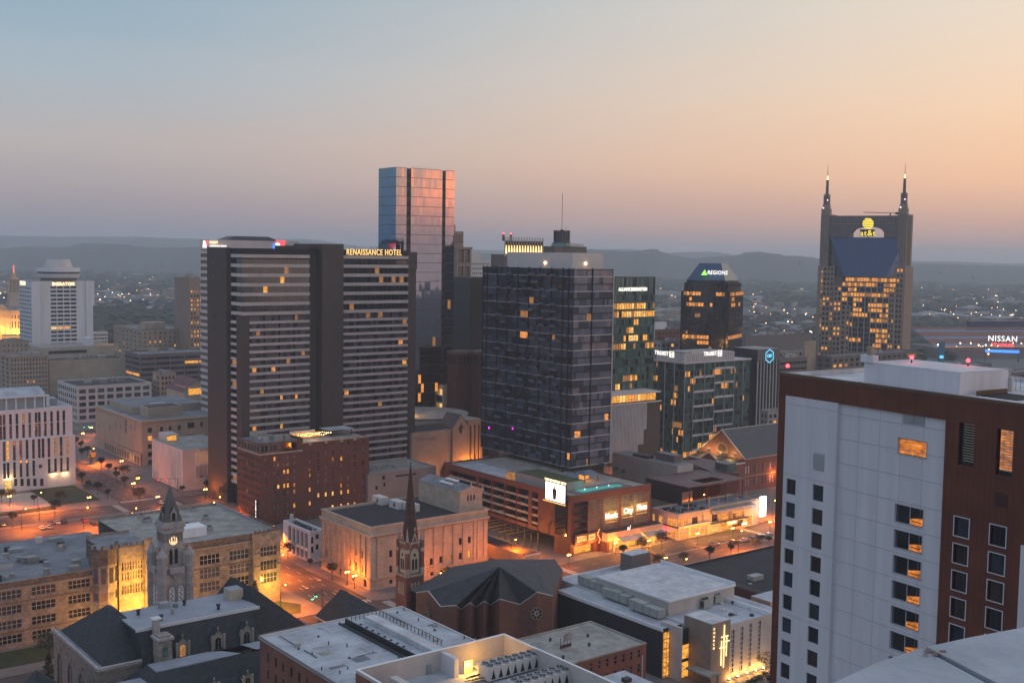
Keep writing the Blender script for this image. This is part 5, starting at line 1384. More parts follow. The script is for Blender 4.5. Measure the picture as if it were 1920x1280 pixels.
# ================================================================ gothic school
def school():
    b = bat('school_building', 'long castellated stone school with grouped windows and a golden floodlit entrance bay', 'school', 70, 340.5, 99.5, 50, 22)
    k = 'stone'; W_ = 99.5
    X = lambda px, py=1120, off=0.0: b.sz('F', px, py, off)[0]
    Z = lambda px, py, off=0.0: b.zat(px, py, 'F', off)
    zL, zR = Z(100, 1078), Z(420, 1008); fh = 4.05
    xl1, xt0, xt1, xr0, xp0 = X(183), X(222), X(286), X(350), X(473)
    # left wing
    def group(xc, w, z1s): return [(xc - w / 2, xc + w / 2, z - 2.35, z) for z in z1s]
    zs_ = [Z(80, y) for y in (1098, 1126, 1153, 1180)]
    rl = []
    for px in (17, 82, 149): rl += group(X(px), 6.6 if px != 149 else 6.2, zs_)
    rl = [r for r in rl if r[0] > 0]
    b.fac('F', 0, 0, xl1, 0, zL - 2.0, rl, k=k, lit=.12, lits=['lit4', 'lit1'], dark=['g_grey', 'g_dark', 'g_grey', 'g_bronze'], mull=4, hb=1, fk='offwhite', dep=.45)
    b.fac('F', -.12, 0, xl1, zL - 2.0, zL, [], k='stone_dark')
    # right wing
    zr = [Z(385, y) for y in (1041, 1067, 1092)]
    rr1 = [(X(p) - 3.3, X(p) + 3.3, z - 2.9, z) for p in (394, 449) for z in zr]
    b.fac('F', 0, xt1, xp0, 0, zR - 2.4, rr1, k=k, lit=.04, lits=['lit4', 'lit2'], dark=['g_grey', 'g_curtain', 'g_dark'], mull=4, hb=1, fk='offwhite', dep=.45)
    b.fac('F', -.12, xt1, xp0, zR - 2.4, zR, [], k='stone_dark')
    zp = Z(500, 997, -1.0)
    rp = [(X(501) - 2.9, X(501) + 2.9, Z(501, y, -1) - 3.0, Z(501, y, -1)) for y in (1024, 1050, 1074)]
    b.fac('F', -1.2, xp0, W_, 0, zp, rp, k=k, lit=.0, dark=['g_curtain', 'g_grey'], mull=4, hb=1, fk='offwhite', dep=.45)
    b.strips('L', xp0, -1.2, 0, 0, zp, k); b.strips('R', W_, -1.2, 50, 0, zR, k); b.strips('R', W_, -1.2, 14, zR, zp, k)
    # centre bay
    zc = Z(255, 1022, -.6)
    zz = [Z(255, y, -.6) for y in (1052, 1075, 1100)]
    rc = [(xt0 + .8 + i * (xt1 - xt0 - 3.8) / 8 + .12, xt0 + .8 + (i + 1) * (xt1 - xt0 - 3.8) / 8 - .28, z - h, z) for i in range(8) for z, h in ((zz[0] + .2, 2.5), (zz[0] - 2.9, 2.4), (zz[2] + 1.1, 2.7))]
    ax = X(250, 1130, -.6)
    b.fac('F', -.6, xt0, xt1, 0, zc, rc, k=k, dark=['g_curtain', 'g_bronze'], lit=.0, hb=1, fk='offwhite', dep=.5)
    b.part(MB().prism([(ax - 4.4, -.9), (ax + 4.4, -.9), (ax + 4.4, -.62), (ax - 4.4, -.62)], 0, 4.6, 'stone').box(ax - 3.6, ax + 3.6, -.96, -.91, .2, 3.6, 'g_bronze').cyl(0, 0, 0, .01, .01, .01, 'stone', 3), 'entrance_arch')
    b.part(MB().cyl(xt1 - 1.6, -1.2, 0, zc + 2.0, 1.3, 1.3, 'stone', 10).cyl(xt1 - 1.6, -1.2, Z(283, 1108), Z(283, 1103), 1.6, 1.6, 'stone', 10), 'column')
    cren = MB()
    def cr(x0, x1, y, z, n, w=.8, h=1.0, side='F'):
        for i in range(n):
            a = x0 + (x1 - x0) * (i + .15) / n; c = x0 + (x1 - x0) * (i + .65) / n
            if side == 'F': cren.box(a, c, y, y + .6, z, z + h, 'stone_dark')
            else: cren.box(y, y + .6, a, c, z, z + h, 'stone_dark')
    cr(xt0, xt1, -.7, zc, 6); cr(xp0, W_, -1.3, zp, 6, h=.9); cr(0, 22, W_ - .5, zR, 12, h=.7, side='L')
    split_part(b, cren, 'battlement')
    # round corner turret
    xc = X(200, 1100, -1.5); rt = 3.9; zt_ = Z(200, 1030, -3)
    zb0 = Z(200, 1060, -3)
    t = MB().cyl(xc, 1.2, 0, zb0, rt, rt, k, 10, rot=.31).cyl(xc, 1.2, zb0, zb0 + .3, rt + .35, rt + .35, 'stone_dark', 10, rot=.31).cyl(xc, 1.2, zb0 + .3, zt_, rt + .25, rt + .25, 'stone_dark', 10, 'roof_grey', rot=.31)
    b.part(t, 'turret')
    tm = MB()
    for i in range(10):
        a = .31 + 2 * math.pi * (i + .5) / 10; c_ = (xc + (rt - .05) * math.cos(a), 1.2 + (rt - .05) * math.sin(a))
        if math.sin(a) > .3: continue
        for z, h in ((zb0 - 1.0, 4.6), (zb0 - 8.4, 2.4), (zb0 - 14, 2.4)):
            tx, ty = -math.sin(a), math.cos(a); w = .72; o = 1.0
            p0 = [(c_[0] - tx * w + math.cos(a) * -.1, c_[1] - ty * w + math.sin(a) * -.1), (c_[0] + tx * w + math.cos(a) * -.1, c_[1] + ty * w + math.sin(a) * -.1)]
            b.part(MB().poly([(*p0[0], z - h), (*p0[1], z - h), (*p0[1], z), (*p0[0], z)], rnd.choice(['g_curtain', 'g_grey'])), 'window')
        cx_, cy_ = xc + (rt + .1) * math.cos(a), 1.2 + (rt + .1) * math.sin(a)
        tm.cyl(cx_, cy_, zt_, zt_ + 1.1, .55, .55, 'stone_dark', 4, rot=a)
    b.part(tm, 'turret_battlement')
    # string courses
    sc_ = MB()
    for z in (Z(80, 1174), Z(80, 1120)): sc_.box(0, xl1, -.18, -.01, z - .12, z + .12, 'stone_dark')
    for z in (Z(400, 1062), ): sc_.box(xt1, xp0, -.18, -.01, z - .12, z + .12, 'stone_dark')
    sc_.box(0, xl1, -.4, -.13, zL - 2.1, zL - 1.85, 'stone_pale').box(xt1, xp0, -.4, -.13, zR - 2.5, zR - 2.2, 'stone_pale')
    for px, py in ((501, 1058), (501, 1034)): z = Z(px, py, -1.2); sc_.box(xp0, W_, -1.38, -1.21, z - .12, z + .12, 'stone_dark')
    split_part(b, sc_, 'string_course')
    # roofs
    rf = MB().box(0, xl1 + 3, .4, 18, zL - 1.2, zL - 1.0, 'roof_grey').box(0, xl1 + 3, -.1, .4, zL - 1.2, zL + .05, 'stone').box(xl1 + 3, xt1, .4, 20, zc - 1.0, zc - .8, 'roof_grey').box(xt1, W_ - .5, .4, 50, zR - 1.0, zR - .8, 'roof_tan').box(xt1, W_, -.1, .4, zR - 1.0, zR + .05, 'stone_dark').box(W_ - .5, W_, .41, 50, zR - 1, zR + .1, 'stone_pale').box(xp0, W_ - .5, -1.2, .39, zp - .8, zp - .6, 'roof_tan')
    rf.box(xt1 - .01, W_, 49.5, 50, 0, zR, k).box(xl1 + 3.2, xt1 - .1, 20, 20.3, 10, zc, k)
    b.part(rf, 'roof')
    # lower rear roofs with clutter
    rr3 = random.Random(8); u = []
    b.part(MB().box(0, xt1 - .1, 18.1, 60, 0, zL - 3.2, 'brick2', 'roof_grey').box(6, 22, 22, 40, zL - 3.19, zL - .6, 'offwhite', 'roof_grey'), 'rear_wing')
    b.part(MB().box(2, 15, 18.4, 26, zL - 3.18, zL + 1.4, 'brick2', 'roof_grey').box(1.7, 15.3, 18.2, 26.2, zL + 1.41, zL + 1.8, 'roof_tan').box(5.4, 7.9, 18.28, 18.38, zL - 1.6, zL + .4, 'lit1').box(10.2, 12.2, 18.28, 18.38, zL - 1.4, zL + .4, 'lit4'), 'stair_block')
    for i in range(34):
        x = rr3.uniform(1, xt1 - 6); y = rr3.uniform(3, 16) if i % 3 == 0 else rr3.uniform(27, 56); z = (zL - .99) if y < 17 else (zL - 3.18)
        if y < 17 and x > xl1 - 3: continue
        w, d, h = rr3.uniform(.8, 4.5), rr3.uniform(.8, 3), rr3.uniform(.6, 2.2)
        b.part(MB().box(x, x + w, y, y + d, z, z + h, rr3.choice(['metal_grey', 'offwhite', 'concrete', 'roof_tan', 'metal_dark'])), 'rooftop_unit')
    for i in range(8):
        x = rr3.uniform(xt1 + 3, W_ - 6); y = rr3.uniform(5, 44); b.part(MB().box(x, x + 1.8, y, y + 1.8, zR - .79, zR + .5, 'metal_grey').cyl(x + .9, y + .9, zR + .5, zR + .8, .7, .7, 'metal_dark', 8), 'roof_vent')
    pxx = [((p - b.o).dot(b.u), (p - b.o).dot(b.v)) for p in (P(362, 985, zR), P(345, 1000, zR), P(375, 1005, zR))]
    x, y = pxx[1]; b.part(MB().box(x - 3, x + 6.5, y - 3, y + 4, zR - .79, zR + 2.2, 'white').poly([(x - 4, y + 4, zR + 2.3), (x + 4, y + 4, zR + 2.3), (x + 4, y + 12, zR + .2), (x - 4, y + 12, zR + .2)], 'blue_roof'), 'roof_lantern')
    b.done(100)
    for i in range(3): spot_pt(b.root, (xt0 + 2.5 + i * 4.2, -7.0, 6.0), 5600, (1, .47, .05), r=.4)
    for i in range(2): spot_pt(b.root, (xt0 + 3 + i * 7, -4.5, zz[1]), 2600, (1, .47, .05), r=.4)
    spot_pt(b.root, (X(500), -5.8, 6.2), 4800, (1, .50, .05), r=.4); spot_pt(b.root, (xc - 3.4, -4.5, 2), 2000, (1, .5, .06), r=.4)
mat('blue_roof', (.03, .16, .26), .6)
school()
mat('stone_mid', (.27, .235, .21), brick=(.9, .38), col2=(.21, .18, .16), var=.2, sc=.5)
mat('brick_brown', (.25, .10, .07), brick=(.45, .16), var=.15)
mat('teal', (.03, .20, .17), .5)
mat('pool', (.03, .25, .24), .08, .1, emit=.35, ecol=(.05, .55, .5)); mat('green_roof', (.06, .075, .025), var=.3, sc=.3); mat('shed_red', (.10, .05, .05), .5, .15)
mat('pink_wall', (.42, .28, .22)); mat('ash_wall', (.50, .45, .42)); mat('led_white', (1, 1, 1), emit=3.0, ecol=(1, .93, .86), var=0); mat('poster_dark', (.05, .03, .03), var=0); mat('poster_skin', (.6, .25, .12), emit=.5, ecol=(.8, .35, .15), var=0)
mat('copper_door', (.10, .05, .03)); mat('neon_pink', (1, .1, .2), emit=5, ecol=(1, .03, .10), var=0); mat('steel_white', (.6, .6, .62), .4, .05)
# ================================================================ clock tower of the custom house
def clock_tower():
    b = bat('clock_tower', 'pale stone clock tower with slate spire and corner turrets in front of the castellated school', 'clock tower', 0, 0, 9, 9, 41, o=Vector((PD(308, 987, 304).x, 304, 0)))
    k = 'stone_pale'
    W_ = b.sx(343); b.W = W_
    D_ = W_ * .96
    zt = b.zat(308, 987); zb = b.zat(325, 1052); 
    b.part(MB().box(0, W_, 0, D_, 0, zt - .1, k), 'shaft')
    m = MB()
    for i, (z0, z1, o) in enumerate(((zt - .6, zt + .3, .55), (zt - 2.0, zt - .61, .25), (zt + .31, zt + 1.0, .2))): m.box(-o, W_ + o, -o, D_ + o, z0, z1, k)
    b.part(m, 'cornice')
    co = MB()
    for i in range(8): co.box(W_ * (i + .5) / 8 - .14, W_ * (i + .5) / 8 + .14, -.24, -.01, zt - 4.4, zt - 2.0, 'stone'); co.box(-.24, -.01, D_ * (i + .5) / 8 - .14, D_ * (i + .5) / 8 + .14, zt - 4.4, zt - 2.0, 'stone')
    b.part(co, 'corbel')
    apx = b.zat(318, 914, 'F', D_ / 2); c = (W_ / 2, D_ / 2)
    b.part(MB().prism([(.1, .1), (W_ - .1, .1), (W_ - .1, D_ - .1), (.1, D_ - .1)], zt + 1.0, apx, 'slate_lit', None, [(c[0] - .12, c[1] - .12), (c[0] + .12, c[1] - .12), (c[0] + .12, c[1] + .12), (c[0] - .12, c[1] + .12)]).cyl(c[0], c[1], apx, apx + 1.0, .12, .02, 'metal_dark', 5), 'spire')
    for side in 'FL':
        dm = MB(); M = lambda a, o, z: b.mp(side, 0, a, o, z)
        a0, a1 = W_ * .36, W_ * .68; mid = (a0 + a1) / 2; z0 = zt + 1.0
        dm.poly([M(a0, -.2, z0), M(a1, -.2, z0), M(a1, -.2, z0 + 2.3), M(mid, -.2, z0 + 3.9), M(a0, -.2, z0 + 2.3)], k)
        dm.poly([M(a0, -.2, z0 + 2.3), M(mid, -.2, z0 + 3.9), M(mid, -2.6, z0 + 3.9), M(a0, -2.6, z0 + 2.3)], 'slate').poly([M(a1, -.2, z0 + 2.3), M(mid, -.2, z0 + 3.9), M(mid, -2.6, z0 + 3.9), M(a1, -2.6, z0 + 2.3)], 'slate')
        dm.poly([M(a0, -.2, z0), M(a0, -2.6, z0), M(a0, -2.6, z0 + 2.3), M(a0, -.2, z0 + 2.3)], k); dm.poly([M(a1, -.2, z0), M(a1, -2.6, z0), M(a1, -2.6, z0 + 2.3), M(a1, -.2, z0 + 2.3)], k)
        dm.poly([M(mid - .5, -.15, z0 + .3), M(mid + .5, -.15, z0 + .3), M(mid + .5, -.15, z0 + 2.1), M(mid, -.15, z0 + 2.6), M(mid - .5, -.15, z0 + 2.1)], 'black')
        b.part(dm, 'dormer')
    # clock
    cx, cz = b.sz('F', 325, 1013)
    cl = MB().cyl(0, 0, -.1, .18, 1.15, 1.15, 'clock_face', 24)
    o = cl.build('clock_face', b.root, (cx, -.05, cz)); o.rotation_euler = (R_(90), 0, 0)
    hd_ = MB().box(-.05, .05, -.36, -.28, 0, .8, 'black').box(.051, .12, -.36, -.28, -.1, .5, 'black')
    hd_.build('clock_hand', b.root, (cx, 0, cz))
    tk = MB()
    for i in range(12):
        a = i * math.pi / 6; tk.box(.98 * math.cos(a) - .03, .98 * math.cos(a) + .03, -.3, -.27, .98 * math.sin(a) - .05, .98 * math.sin(a) + .05, 'black')
    tk.build('clock_mark', b.root, (cx, 0, cz))
    def arch(side, a, z0, z1, w, kk, o=-.02, n=6):
        M = lambda s_, oo, z: b.mp(side, 0, s_, oo, z)
        pts = [M(a - w / 2, -o, z0), M(a + w / 2, -o, z0)] + [M(a + w / 2 * math.cos(t * math.pi / n), -o, z1 - w * .7 + w * .75 * math.sin(t * math.pi / n)) for t in range(n + 1)]
        return MB().poly(pts, kk)
    z0, z1 = b.zat(325, 1056), b.zat(325, 1029)
    for side in 'FL':
        for f in (.34, .62):
            b.part(arch(side, W_ * f, z0 - .3, z1 + .3, 1.35, 'stone', -.02), 'window_surround'); b.part(arch(side, W_ * f, z0, z1, .85, 'black', -.05), 'window')
    zl0 = b.zat(325, 1128)
    # broad lower stage
    zs = b.zat(325, 1062); e = 1.5
    b.part(MB().box(-e, W_ + e, -e, D_ + e, 0, zs - 1.6, k), 'lower_stage')
    b.part(MB().box(W_ * .12, W_ * .88, -2.6, -e - .01, zs - 1.2, zs + .2, k).prism([(W_ * .2, -e - .01), (W_ * .2, -2.3), (W_ * .8, -2.3), (W_ * .8, -e - .01)][::-1], zs - 1.2, zs - 3.4, k, None, [(W_ * .45, -e - .01), (W_ * .45, -1.7), (W_ * .55, -1.7), (W_ * .55, -e - .01)][::-1]).box(-2.6, -e - .01, D_ * .12, D_ * .88, zs - 1.2, zs + .2, k), 'balcony')
    for side in 'FL':
        for f in (.26, .74):
            o_ = -1.54
            b.part(arch(side, W_ * f, zs - 12.5, zs - 4.4, 2.5, 'stone', o_), 'window_surround'); b.part(arch(side, W_ * f, zs - 11.2, zs - 5.1, 1.5, 'white_wall', o_ - .03), 'tracery')
            tr = MB(); M = lambda s_, oo, z: b.mp(side, 0, s_, oo, z)
            for i in range(9):
                zc = zs - 10.6 + i * .62; dx = .22 if i % 2 else -.22
                if i == 8: dx = 0
                tr.poly([M(W_ * f + dx - .22, 1.62, zc), M(W_ * f + dx, 1.62, zc - .28), M(W_ * f + dx + .22, 1.62, zc), M(W_ * f + dx, 1.62, zc + .28)], 'black')
            b.part(tr, 'tracery_opening')
    for (x, y) in ((-e + .3, -e + .3), (W_ + e - .3, -e + .3), (-e + .3, D_ + e - .3), (W_ + e - .3, D_ + e - .3)):
        b.part(MB().cyl(x, y, 0, zs + 3.2, 1.35, 1.3, k, 10).cyl(x, y, zs + .2, zs + .8, 1.6, 1.6, k, 10).cyl(x, y, zs + 3.2, zs + 3.7, 1.6, 1.5, k, 10).cyl(x, y, zs + 3.7, b.zat(307, 1023), 1.35, .05, k, 10), 'corner_turret')
    b.part(MB().box(-e - .5, W_ + e + .5, -e - .6, D_ + e, 0, b.zat(325, 1135), k), 'plinth')
    b.done()
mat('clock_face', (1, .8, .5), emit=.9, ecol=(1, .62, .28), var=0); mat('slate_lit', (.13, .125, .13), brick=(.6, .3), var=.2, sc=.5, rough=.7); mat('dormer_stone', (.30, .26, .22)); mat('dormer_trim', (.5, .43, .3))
clock_tower()
# ================================================================ custom house roofs
def custom_house():
    o = bat('custom_house', 'grey stone public building with steep slate hip roofs, flat lead ridges and stone dormers', 'public building', 0, 0, 1, 1, 1, o=Vector((0, 0, 0)))
    rt = o.root; rt.rotation_euler = (0, 0, GROT)
    def bx(name, p0, p1, q0, q1, z0, z1, k, top=None): return MB().box(p0, p1, q0, q1, z0, z1, k, top).build(name, rt)
    def hip(name, p0, p1, q0, q1, z0, z1, r, k='slate'):
        a, c, d, e = r
        return MB().prism([(p0, q0), (p1, q0), (p1, q1), (p0, q1)], z0, z1, k, None, [(a, d), (c, d), (c, e), (a, e)]).build(name, rt)
    # left pavilion
    bx('wall', 83.2, 101, 257, 291.5, 0, 18.6, 'stone_mid')
    g_ = MB().box(82.8, 101.4, 256.6, 291.9, 18.61, 19.2, 'stone_mid').box(83.6, 100.6, 257.4, 291.0, 19.21, 19.3, 'roof_grey').box(82.7, 101.5, 256.5, 257.3, 19.21, 19.9, 'stone_pale').box(82.7, 83.4, 257.31, 291.9, 19.21, 19.9, 'stone_pale'); g_.build('parapet', rt)
    hip('roof', 84.6, 100.4, 258.6, 290.4, 19.3, 28.2, (91.5, 92.3, 272, 276))
    for i in range(4):
        q = 262 + i * 8.3; n = 8; w = 2.1
        MB().poly([(83.14, q - w / 2, 5)] + [(83.14, q + w / 2 * math.cos(math.pi - t * math.pi / n), 13.5 + w * .6 * math.sin(t * math.pi / n)) for t in range(n + 1)][::1] + [(83.14, q + w / 2, 5)], 'g_grey').build('arched_window', rt)
        MB().box(82.95, 83.13, q - w / 2 - .5, q - w / 2, 4, 13.6, 'stone').box(82.95, 83.13, q + w / 2, q + w / 2 + .5, 4, 13.6, 'stone').box(82.9, 83.13, q - 2, q + 2, 16, 16.4, 'stone').build('window_surround', rt)
    # centre range with flat lead top
    bx('wall', 101.01, 118.9, 256, 281, 0, 18.2, 'stone_mid')
    MB().poly([(93, 254.4, 17.6), (121.8, 254.4, 17.6), (121.8, 259.5, 26), (93, 259.5, 26)], 'slate').poly([(93, 281, 18), (121.8, 281, 18), (121.8, 274.6, 26), (93, 274.6, 26)], 'slate').poly([(93, 254.4, 17.6), (93, 259.5, 26), (93, 274.6, 26), (93, 281, 18)], 'slate').build('roof', rt)
    MB().box(92.6, 123.6, 259.4, 274.8, 25.9, 26.25, 'lead', 'lead').box(92.5, 123.7, 259.1, 259.38, 25.7, 26.45, 'steel_white').build('flat_ridge', rt)
    for (p, q, k_) in ((97, 270, 'metal_dark'), (104, 266, 'metal_grey'), (109, 271, 'metal_dark'), (114.5, 263, 'metal_dark'), (100, 263, 'metal_dark')):
        MB().cyl(p, q, 26.26, 27.3, .4, .4, k_, 8).cyl(p, q, 27.3, 27.6, .6, .6, k_, 8).build('roof_vent', rt)
    MB().box(103, 105.4, 271.2, 273, 26.26, 27.6, 'metal_grey').box(106, 107, 270, 271, 26.26, 27.2, 'green_metal').build('roof_vent', rt)
    MB().box(119.6, 123.2, 267.6, 271.4, 26.26, 28.9, 'cream', 'lead').build('roof_lantern', rt)
    # chimney
    MB().box(95.4, 98.6, 252.6, 256.2, 10, 24.8, 'stone').box(95.0, 99.0, 252.2, 256.6, 24.81, 25.4, 'stone_pale').box(95.6, 98.4, 252.8, 256, 25.41, 25.8, 'stone').box(96.3, 97.6, 252.5, 252.59, 21, 23.2, 'g_green').box(95.9, 98, 252.5, 252.59, 13, 20, 'stone_pale').build('chimney', rt)
    MB().box(96.2, 97.6, 257.4, 258.8, 22, 28.4, 'stone_pale').box(95.8, 98.0, 257.0, 259.2, 28.41, 28.7, 'steel_white').build('chimney', rt)
    # three stone dormers
    def dormer(p, q, z, s=1.0, kk='stone', lit=None):
        w, h = 1.75 * s, 4.6 * s; n = 8
        m = MB().poly([(p - w, q, z), (p + w, q, z), (p + w, q, z + h), (p, q, z + h + 1.9 * s), (p - w, q, z + h)], kk)
        m.poly([(p - w, q, z), (p - w, q, z + h), (p - w, q + 4.5 * s, z + h), (p - w, q + 2, z)], kk).poly([(p + w, q, z), (p + w, q, z + h), (p + w, q + 4.5 * s, z + h), (p + w, q + 2, z)], kk)
        for sg in (-1, 1):
            m.poly([(p + sg * (w + .25), q - .3, z + h - .2), (p, q - .3, z + h + 1.9 * s), (p, q + 5.5 * s, z + h + 1.9 * s), (p + sg * (w + .25), q + 5.0 * s, z + h - .2)], 'slate')
            m.tube((p + sg * (w + .25), q + 5.0 * s, z + h - .1), (p, q + 5.5 * s, z + h + 2.0 * s), .09, 'steel_white', 4)
            m.box(p + sg * w - .25, p + sg * w + .25, q - .35, q - .01, z - .3, z + h + .5, kk)
        m.cyl(p, q, z + h + 1.9 * s, z + h + 2.9 * s, .22, .03, kk, 5)
        m.build('dormer', rt)
        a = .8 * s
        MB().poly([(p - a, q - .05, z + .6 * s), (p + a, q - .05, z + .6 * s)] + [(p + a * math.cos(t * math.pi / n), q - .05, z + h - 1.2 * s + a * math.sin(t * math.pi / n)) for t in range(n + 1)], lit or 'g_dark').box(p - .05, p + .05, q - .12, q - .06, z + .6, z + h - .8 * s, kk).build('window', rt)
    for i, px in enumerate((325, 384, 432)):
        q_ = P(px, (1214, 1196, 1182)[i], 19.5); p = q_.dot(UD)
        dormer(p, 255.4, 18.3, .86, 'dormer_stone', 'lit4' if i == 0 else None)
    MB().box(99.5, 119, 253.6, 254.4, 16.8, 18.0, 'stone').build('gutter_wall', rt)
    # right pavilion
    bx('wall', 118.91, 137, 259.5, 284, 0, 18.4, 'stone_mid')
    MB().box(118.5, 137.4, 259.1, 284.4, 18.41, 19.0, 'stone_mid').box(118.6, 137.3, 259.0, 259.2, 16.2, 18.2, 'stone').build('parapet', rt)
    bl = MB()
    for i in range(20): bl.box(119.6 + i * .88, 119.9 + i * .88, 258.85, 258.99, 16.3, 18.2, 'stone_pale')
    bl.build('balustrade', rt)
    MB().poly([(119.2, 259.8, 19.02), (136.8, 259.8, 19.02), (125.3, 264, 29)], 'slate').poly([(136.8, 259.8, 19.02), (136.8, 283.8, 19.02), (123.6, 276, 30), (125.3, 264, 29)], 'slate').poly([(119.2, 259.8, 19.02), (125.3, 264, 29), (123.6, 276, 30), (119.2, 283.8, 19.02)], 'slate').poly([(119.2, 283.8, 19.02), (123.6, 276, 30), (136.8, 283.8, 19.02)], 'slate').build('roof', rt)
    # low front range
    bx('wall', 76, 126, 238.6, 251, 0, 12.0, 'limestone')
    MB().poly([(74, 239.6, 12.6), (126, 239.6, 12.6), (126, 246.4, 20), (92.4, 246.4, 20), (88, 239.6, 15)], 'slate').poly([(92.4, 246.5, 20.1), (92.4, 252, 20.1), (88, 256, 16), (88, 240, 15)], 'slate').poly([(93, 252.1, 20), (126, 252.1, 20), (126, 256, 16), (93, 256, 16)], 'slate').build('roof', rt)
    MB().box(92.5, 107, 246.5, 252, 19.9, 20.25, 'lead').poly([(107.01, 246.5, 20.2), (113, 246.5, 20.2), (110, 250.6, 20.2), (107.01, 252, 20.2)], 'lead').poly([(117, 247, 20.2), (126, 247, 20.2), (126, 252.1, 20.2), (115.4, 252.1, 20.2)], 'lead').box(70, 92.3, 246.6, 250.6, 17.8, 18.1, 'lead').box(92.4, 126, 239.1, 239.5, 12.3, 12.8, 'steel_white').build('flat_ridge', rt)
    for px, py in ((372, 1268), (437, 1256), (484, 1243)):
        q_ = P(px, py, 15.5); dormer(q_.dot(UD), 241.0, 13.6, .62, 'dormer_trim')
    MB().poly([(68, 238, 8), (92, 238, 8), (92, 246, 17), (68, 246, 17)], 'slate').build('roof', rt)
mat('lead', (.27, .29, .33), .5, .12, .2); mat('green_metal', (.10, .17, .14), .5)
custom_house()
# small hipped house at the very corner
o = empty('corner_house', 'small building with grey slate hip roof at the bottom left corner', 'house', G(74, 262), GROT)
MB().prism([(-9, -8), (6.5, -8), (6.5, 7), (-9, 7)], 11.5, 20.5, 'slate', None, [(-3.2, -1), (-2.8, -1), (-2.8, .2), (-3.2, .2)]).build('roof', o)
MB().box(-8.5, 6, -7.5, 6.5, 0, 11.5, 'limestone').build('wall', o)
# slate hip roof in the middle
o = empty('parish_house', 'low building with dark slate pyramid roof beside the crossing', 'house', G(160, 277), GROT)
MB().prism([(-7.5, -12), (9.5, -12), (9.5, 7), (-7.5, 7)], 12, 20, 'slate', None, [(-2.2, -.5), (-1.8, -.5), (-1.8, 1.8), (-2.2, 1.8)]).build('roof', o)
MB().box(-7, 9, -11.5, 6.5, 0, 11.7, 'granite2').box(-7.6, 9.6, -12.1, 7.1, 11.71, 12.0, 'steel_white').build('wall', o)
# ================================================================ church with the folded brick walls
def folded_church():
    rt = empty('brick_church', 'brown brick church with zigzag folded walls, rose windows and dark folded roof', 'church', (0, 0, 0), 0)
    zt = {}
    pts = [  # outline of the wall tops, pixel and height
        (780, 1111, 15.5), (803, 1108, 18.2), (826, 1137, 15.0), (855, 1135, 15.7), (864, 1142, 13.5), (882, 1130, 16.6), (892, 1138, 14.0), (908, 1127, 17.1), (919, 1134, 14.4), (937, 1123, 17.8), (975, 1133, 15.2), (1007, 1110, 19.5), (1036, 1117, 18.0)]
    W3 = [P(a, c, z) for a, c, z in pts]
    wl = MB()
    for i in range(len(W3) - 1):
        a, c = W3[i], W3[i + 1]; wl.poly([(a.x, a.y, 0), (c.x, c.y, 0), tuple(c), tuple(a)], 'brick_brown')
    back = [P(1055, 1068, 16), P(1040, 1048, 17), P(930, 1048, 20), P(850, 1062, 17), P(770, 1105, 14)]
    prev = W3[-1]
    for q in back: wl.poly([(prev.x, prev.y, 0), (q.x, q.y, 0), tuple(q), tuple(prev)], 'brick_brown'); prev = q
    wl.build('wall', rt)
    ap = P(937, 1062, 26); a2 = P(1000, 1060, 22)
    rf = MB(); up = Vector((0, 0, .05))
    for i in range(len(W3) - 1):
        tgt = ap if i < 10 else (ap if i == 10 else a2)
        rf.poly([tuple(W3[i] + up), tuple(W3[i + 1] + up), tuple(tgt)], 'roof_slate')
    rf.poly([tuple(W3[11] + up), tuple(ap), tuple(a2)], 'roof_slate')
    ring = [W3[-1]] + back + [W3[0]]
    for i in range(len(ring) - 1):
        t = a2 if i < 2 else ap
        rf.poly([tuple(ring[i] + up), tuple(ring[i + 1] + up), tuple(t)], 'roof_slate')
    rf.poly([tuple(ring[2]), tuple(a2), tuple(ap)], 'roof_slate')
    rf.build('roof', rt)
    cp = MB()
    for i in range(len(W3) - 1): cp.tube(W3[i] + Vector((0, 0, .1)), W3[i + 1] + Vector((0, 0, .1)), .16, 'offwhite', 4)
    cp.build('coping', rt)
    for (px, py, i) in ((803, 1149, 0), (1006, 1149, 11)):
        A, B_ = W3[i], W3[i + 1]; d = (B_ - A); d.z = 0; d.normalize(); n = Vector((d.y, -d.x, 0))
        if n.y > 0: n = -n
        r = ray(px, py); t = (A - EYE).dot(n) / r.dot(n); c = EYE + r * t + n * .12
        m = MB(); up1 = Vector((0, 0, 1))
        for k in range(8):
            a = k * math.pi / 4 + .39; cc = c + d * (1.25 * math.cos(a)) + up1 * (1.25 * math.sin(a)); R1 = .46
            pts_ = [cc + d * (R1 * math.cos(j * math.pi / 4)) + up1 * (R1 * math.sin(j * math.pi / 4)) for j in range(8)]
            m.poly([tuple(q + n * .06) for q in pts_], 'g_dark')
            pts_ = [cc + d * (R1 * 1.35 * math.cos(j * math.pi / 4)) + up1 * (R1 * 1.35 * math.sin(j * math.pi / 4)) for j in range(8)]
            m.poly([tuple(q + n * (.02 + .003 * k)) for q in pts_], 'limestone')
        pts_ = [c + d * (.6 * math.cos(j * math.pi / 4)) + up1 * (.6 * math.sin(j * math.pi / 4)) for j in range(8)]
        m.poly([tuple(q + n * .05) for q in pts_], 'limestone'); pts_ = [c + d * (.35 * math.cos(j * math.pi / 4)) + up1 * (.35 * math.sin(j * math.pi / 4)) for j in range(8)]
        m.poly([tuple(q + n * .08) for q in pts_], 'g_dark')
        m.build('rose_window', rt)
mat('roof_slate', (.055, .058, .066), var=.2, sc=.4, rough=.75, bump=.2)
folded_church()
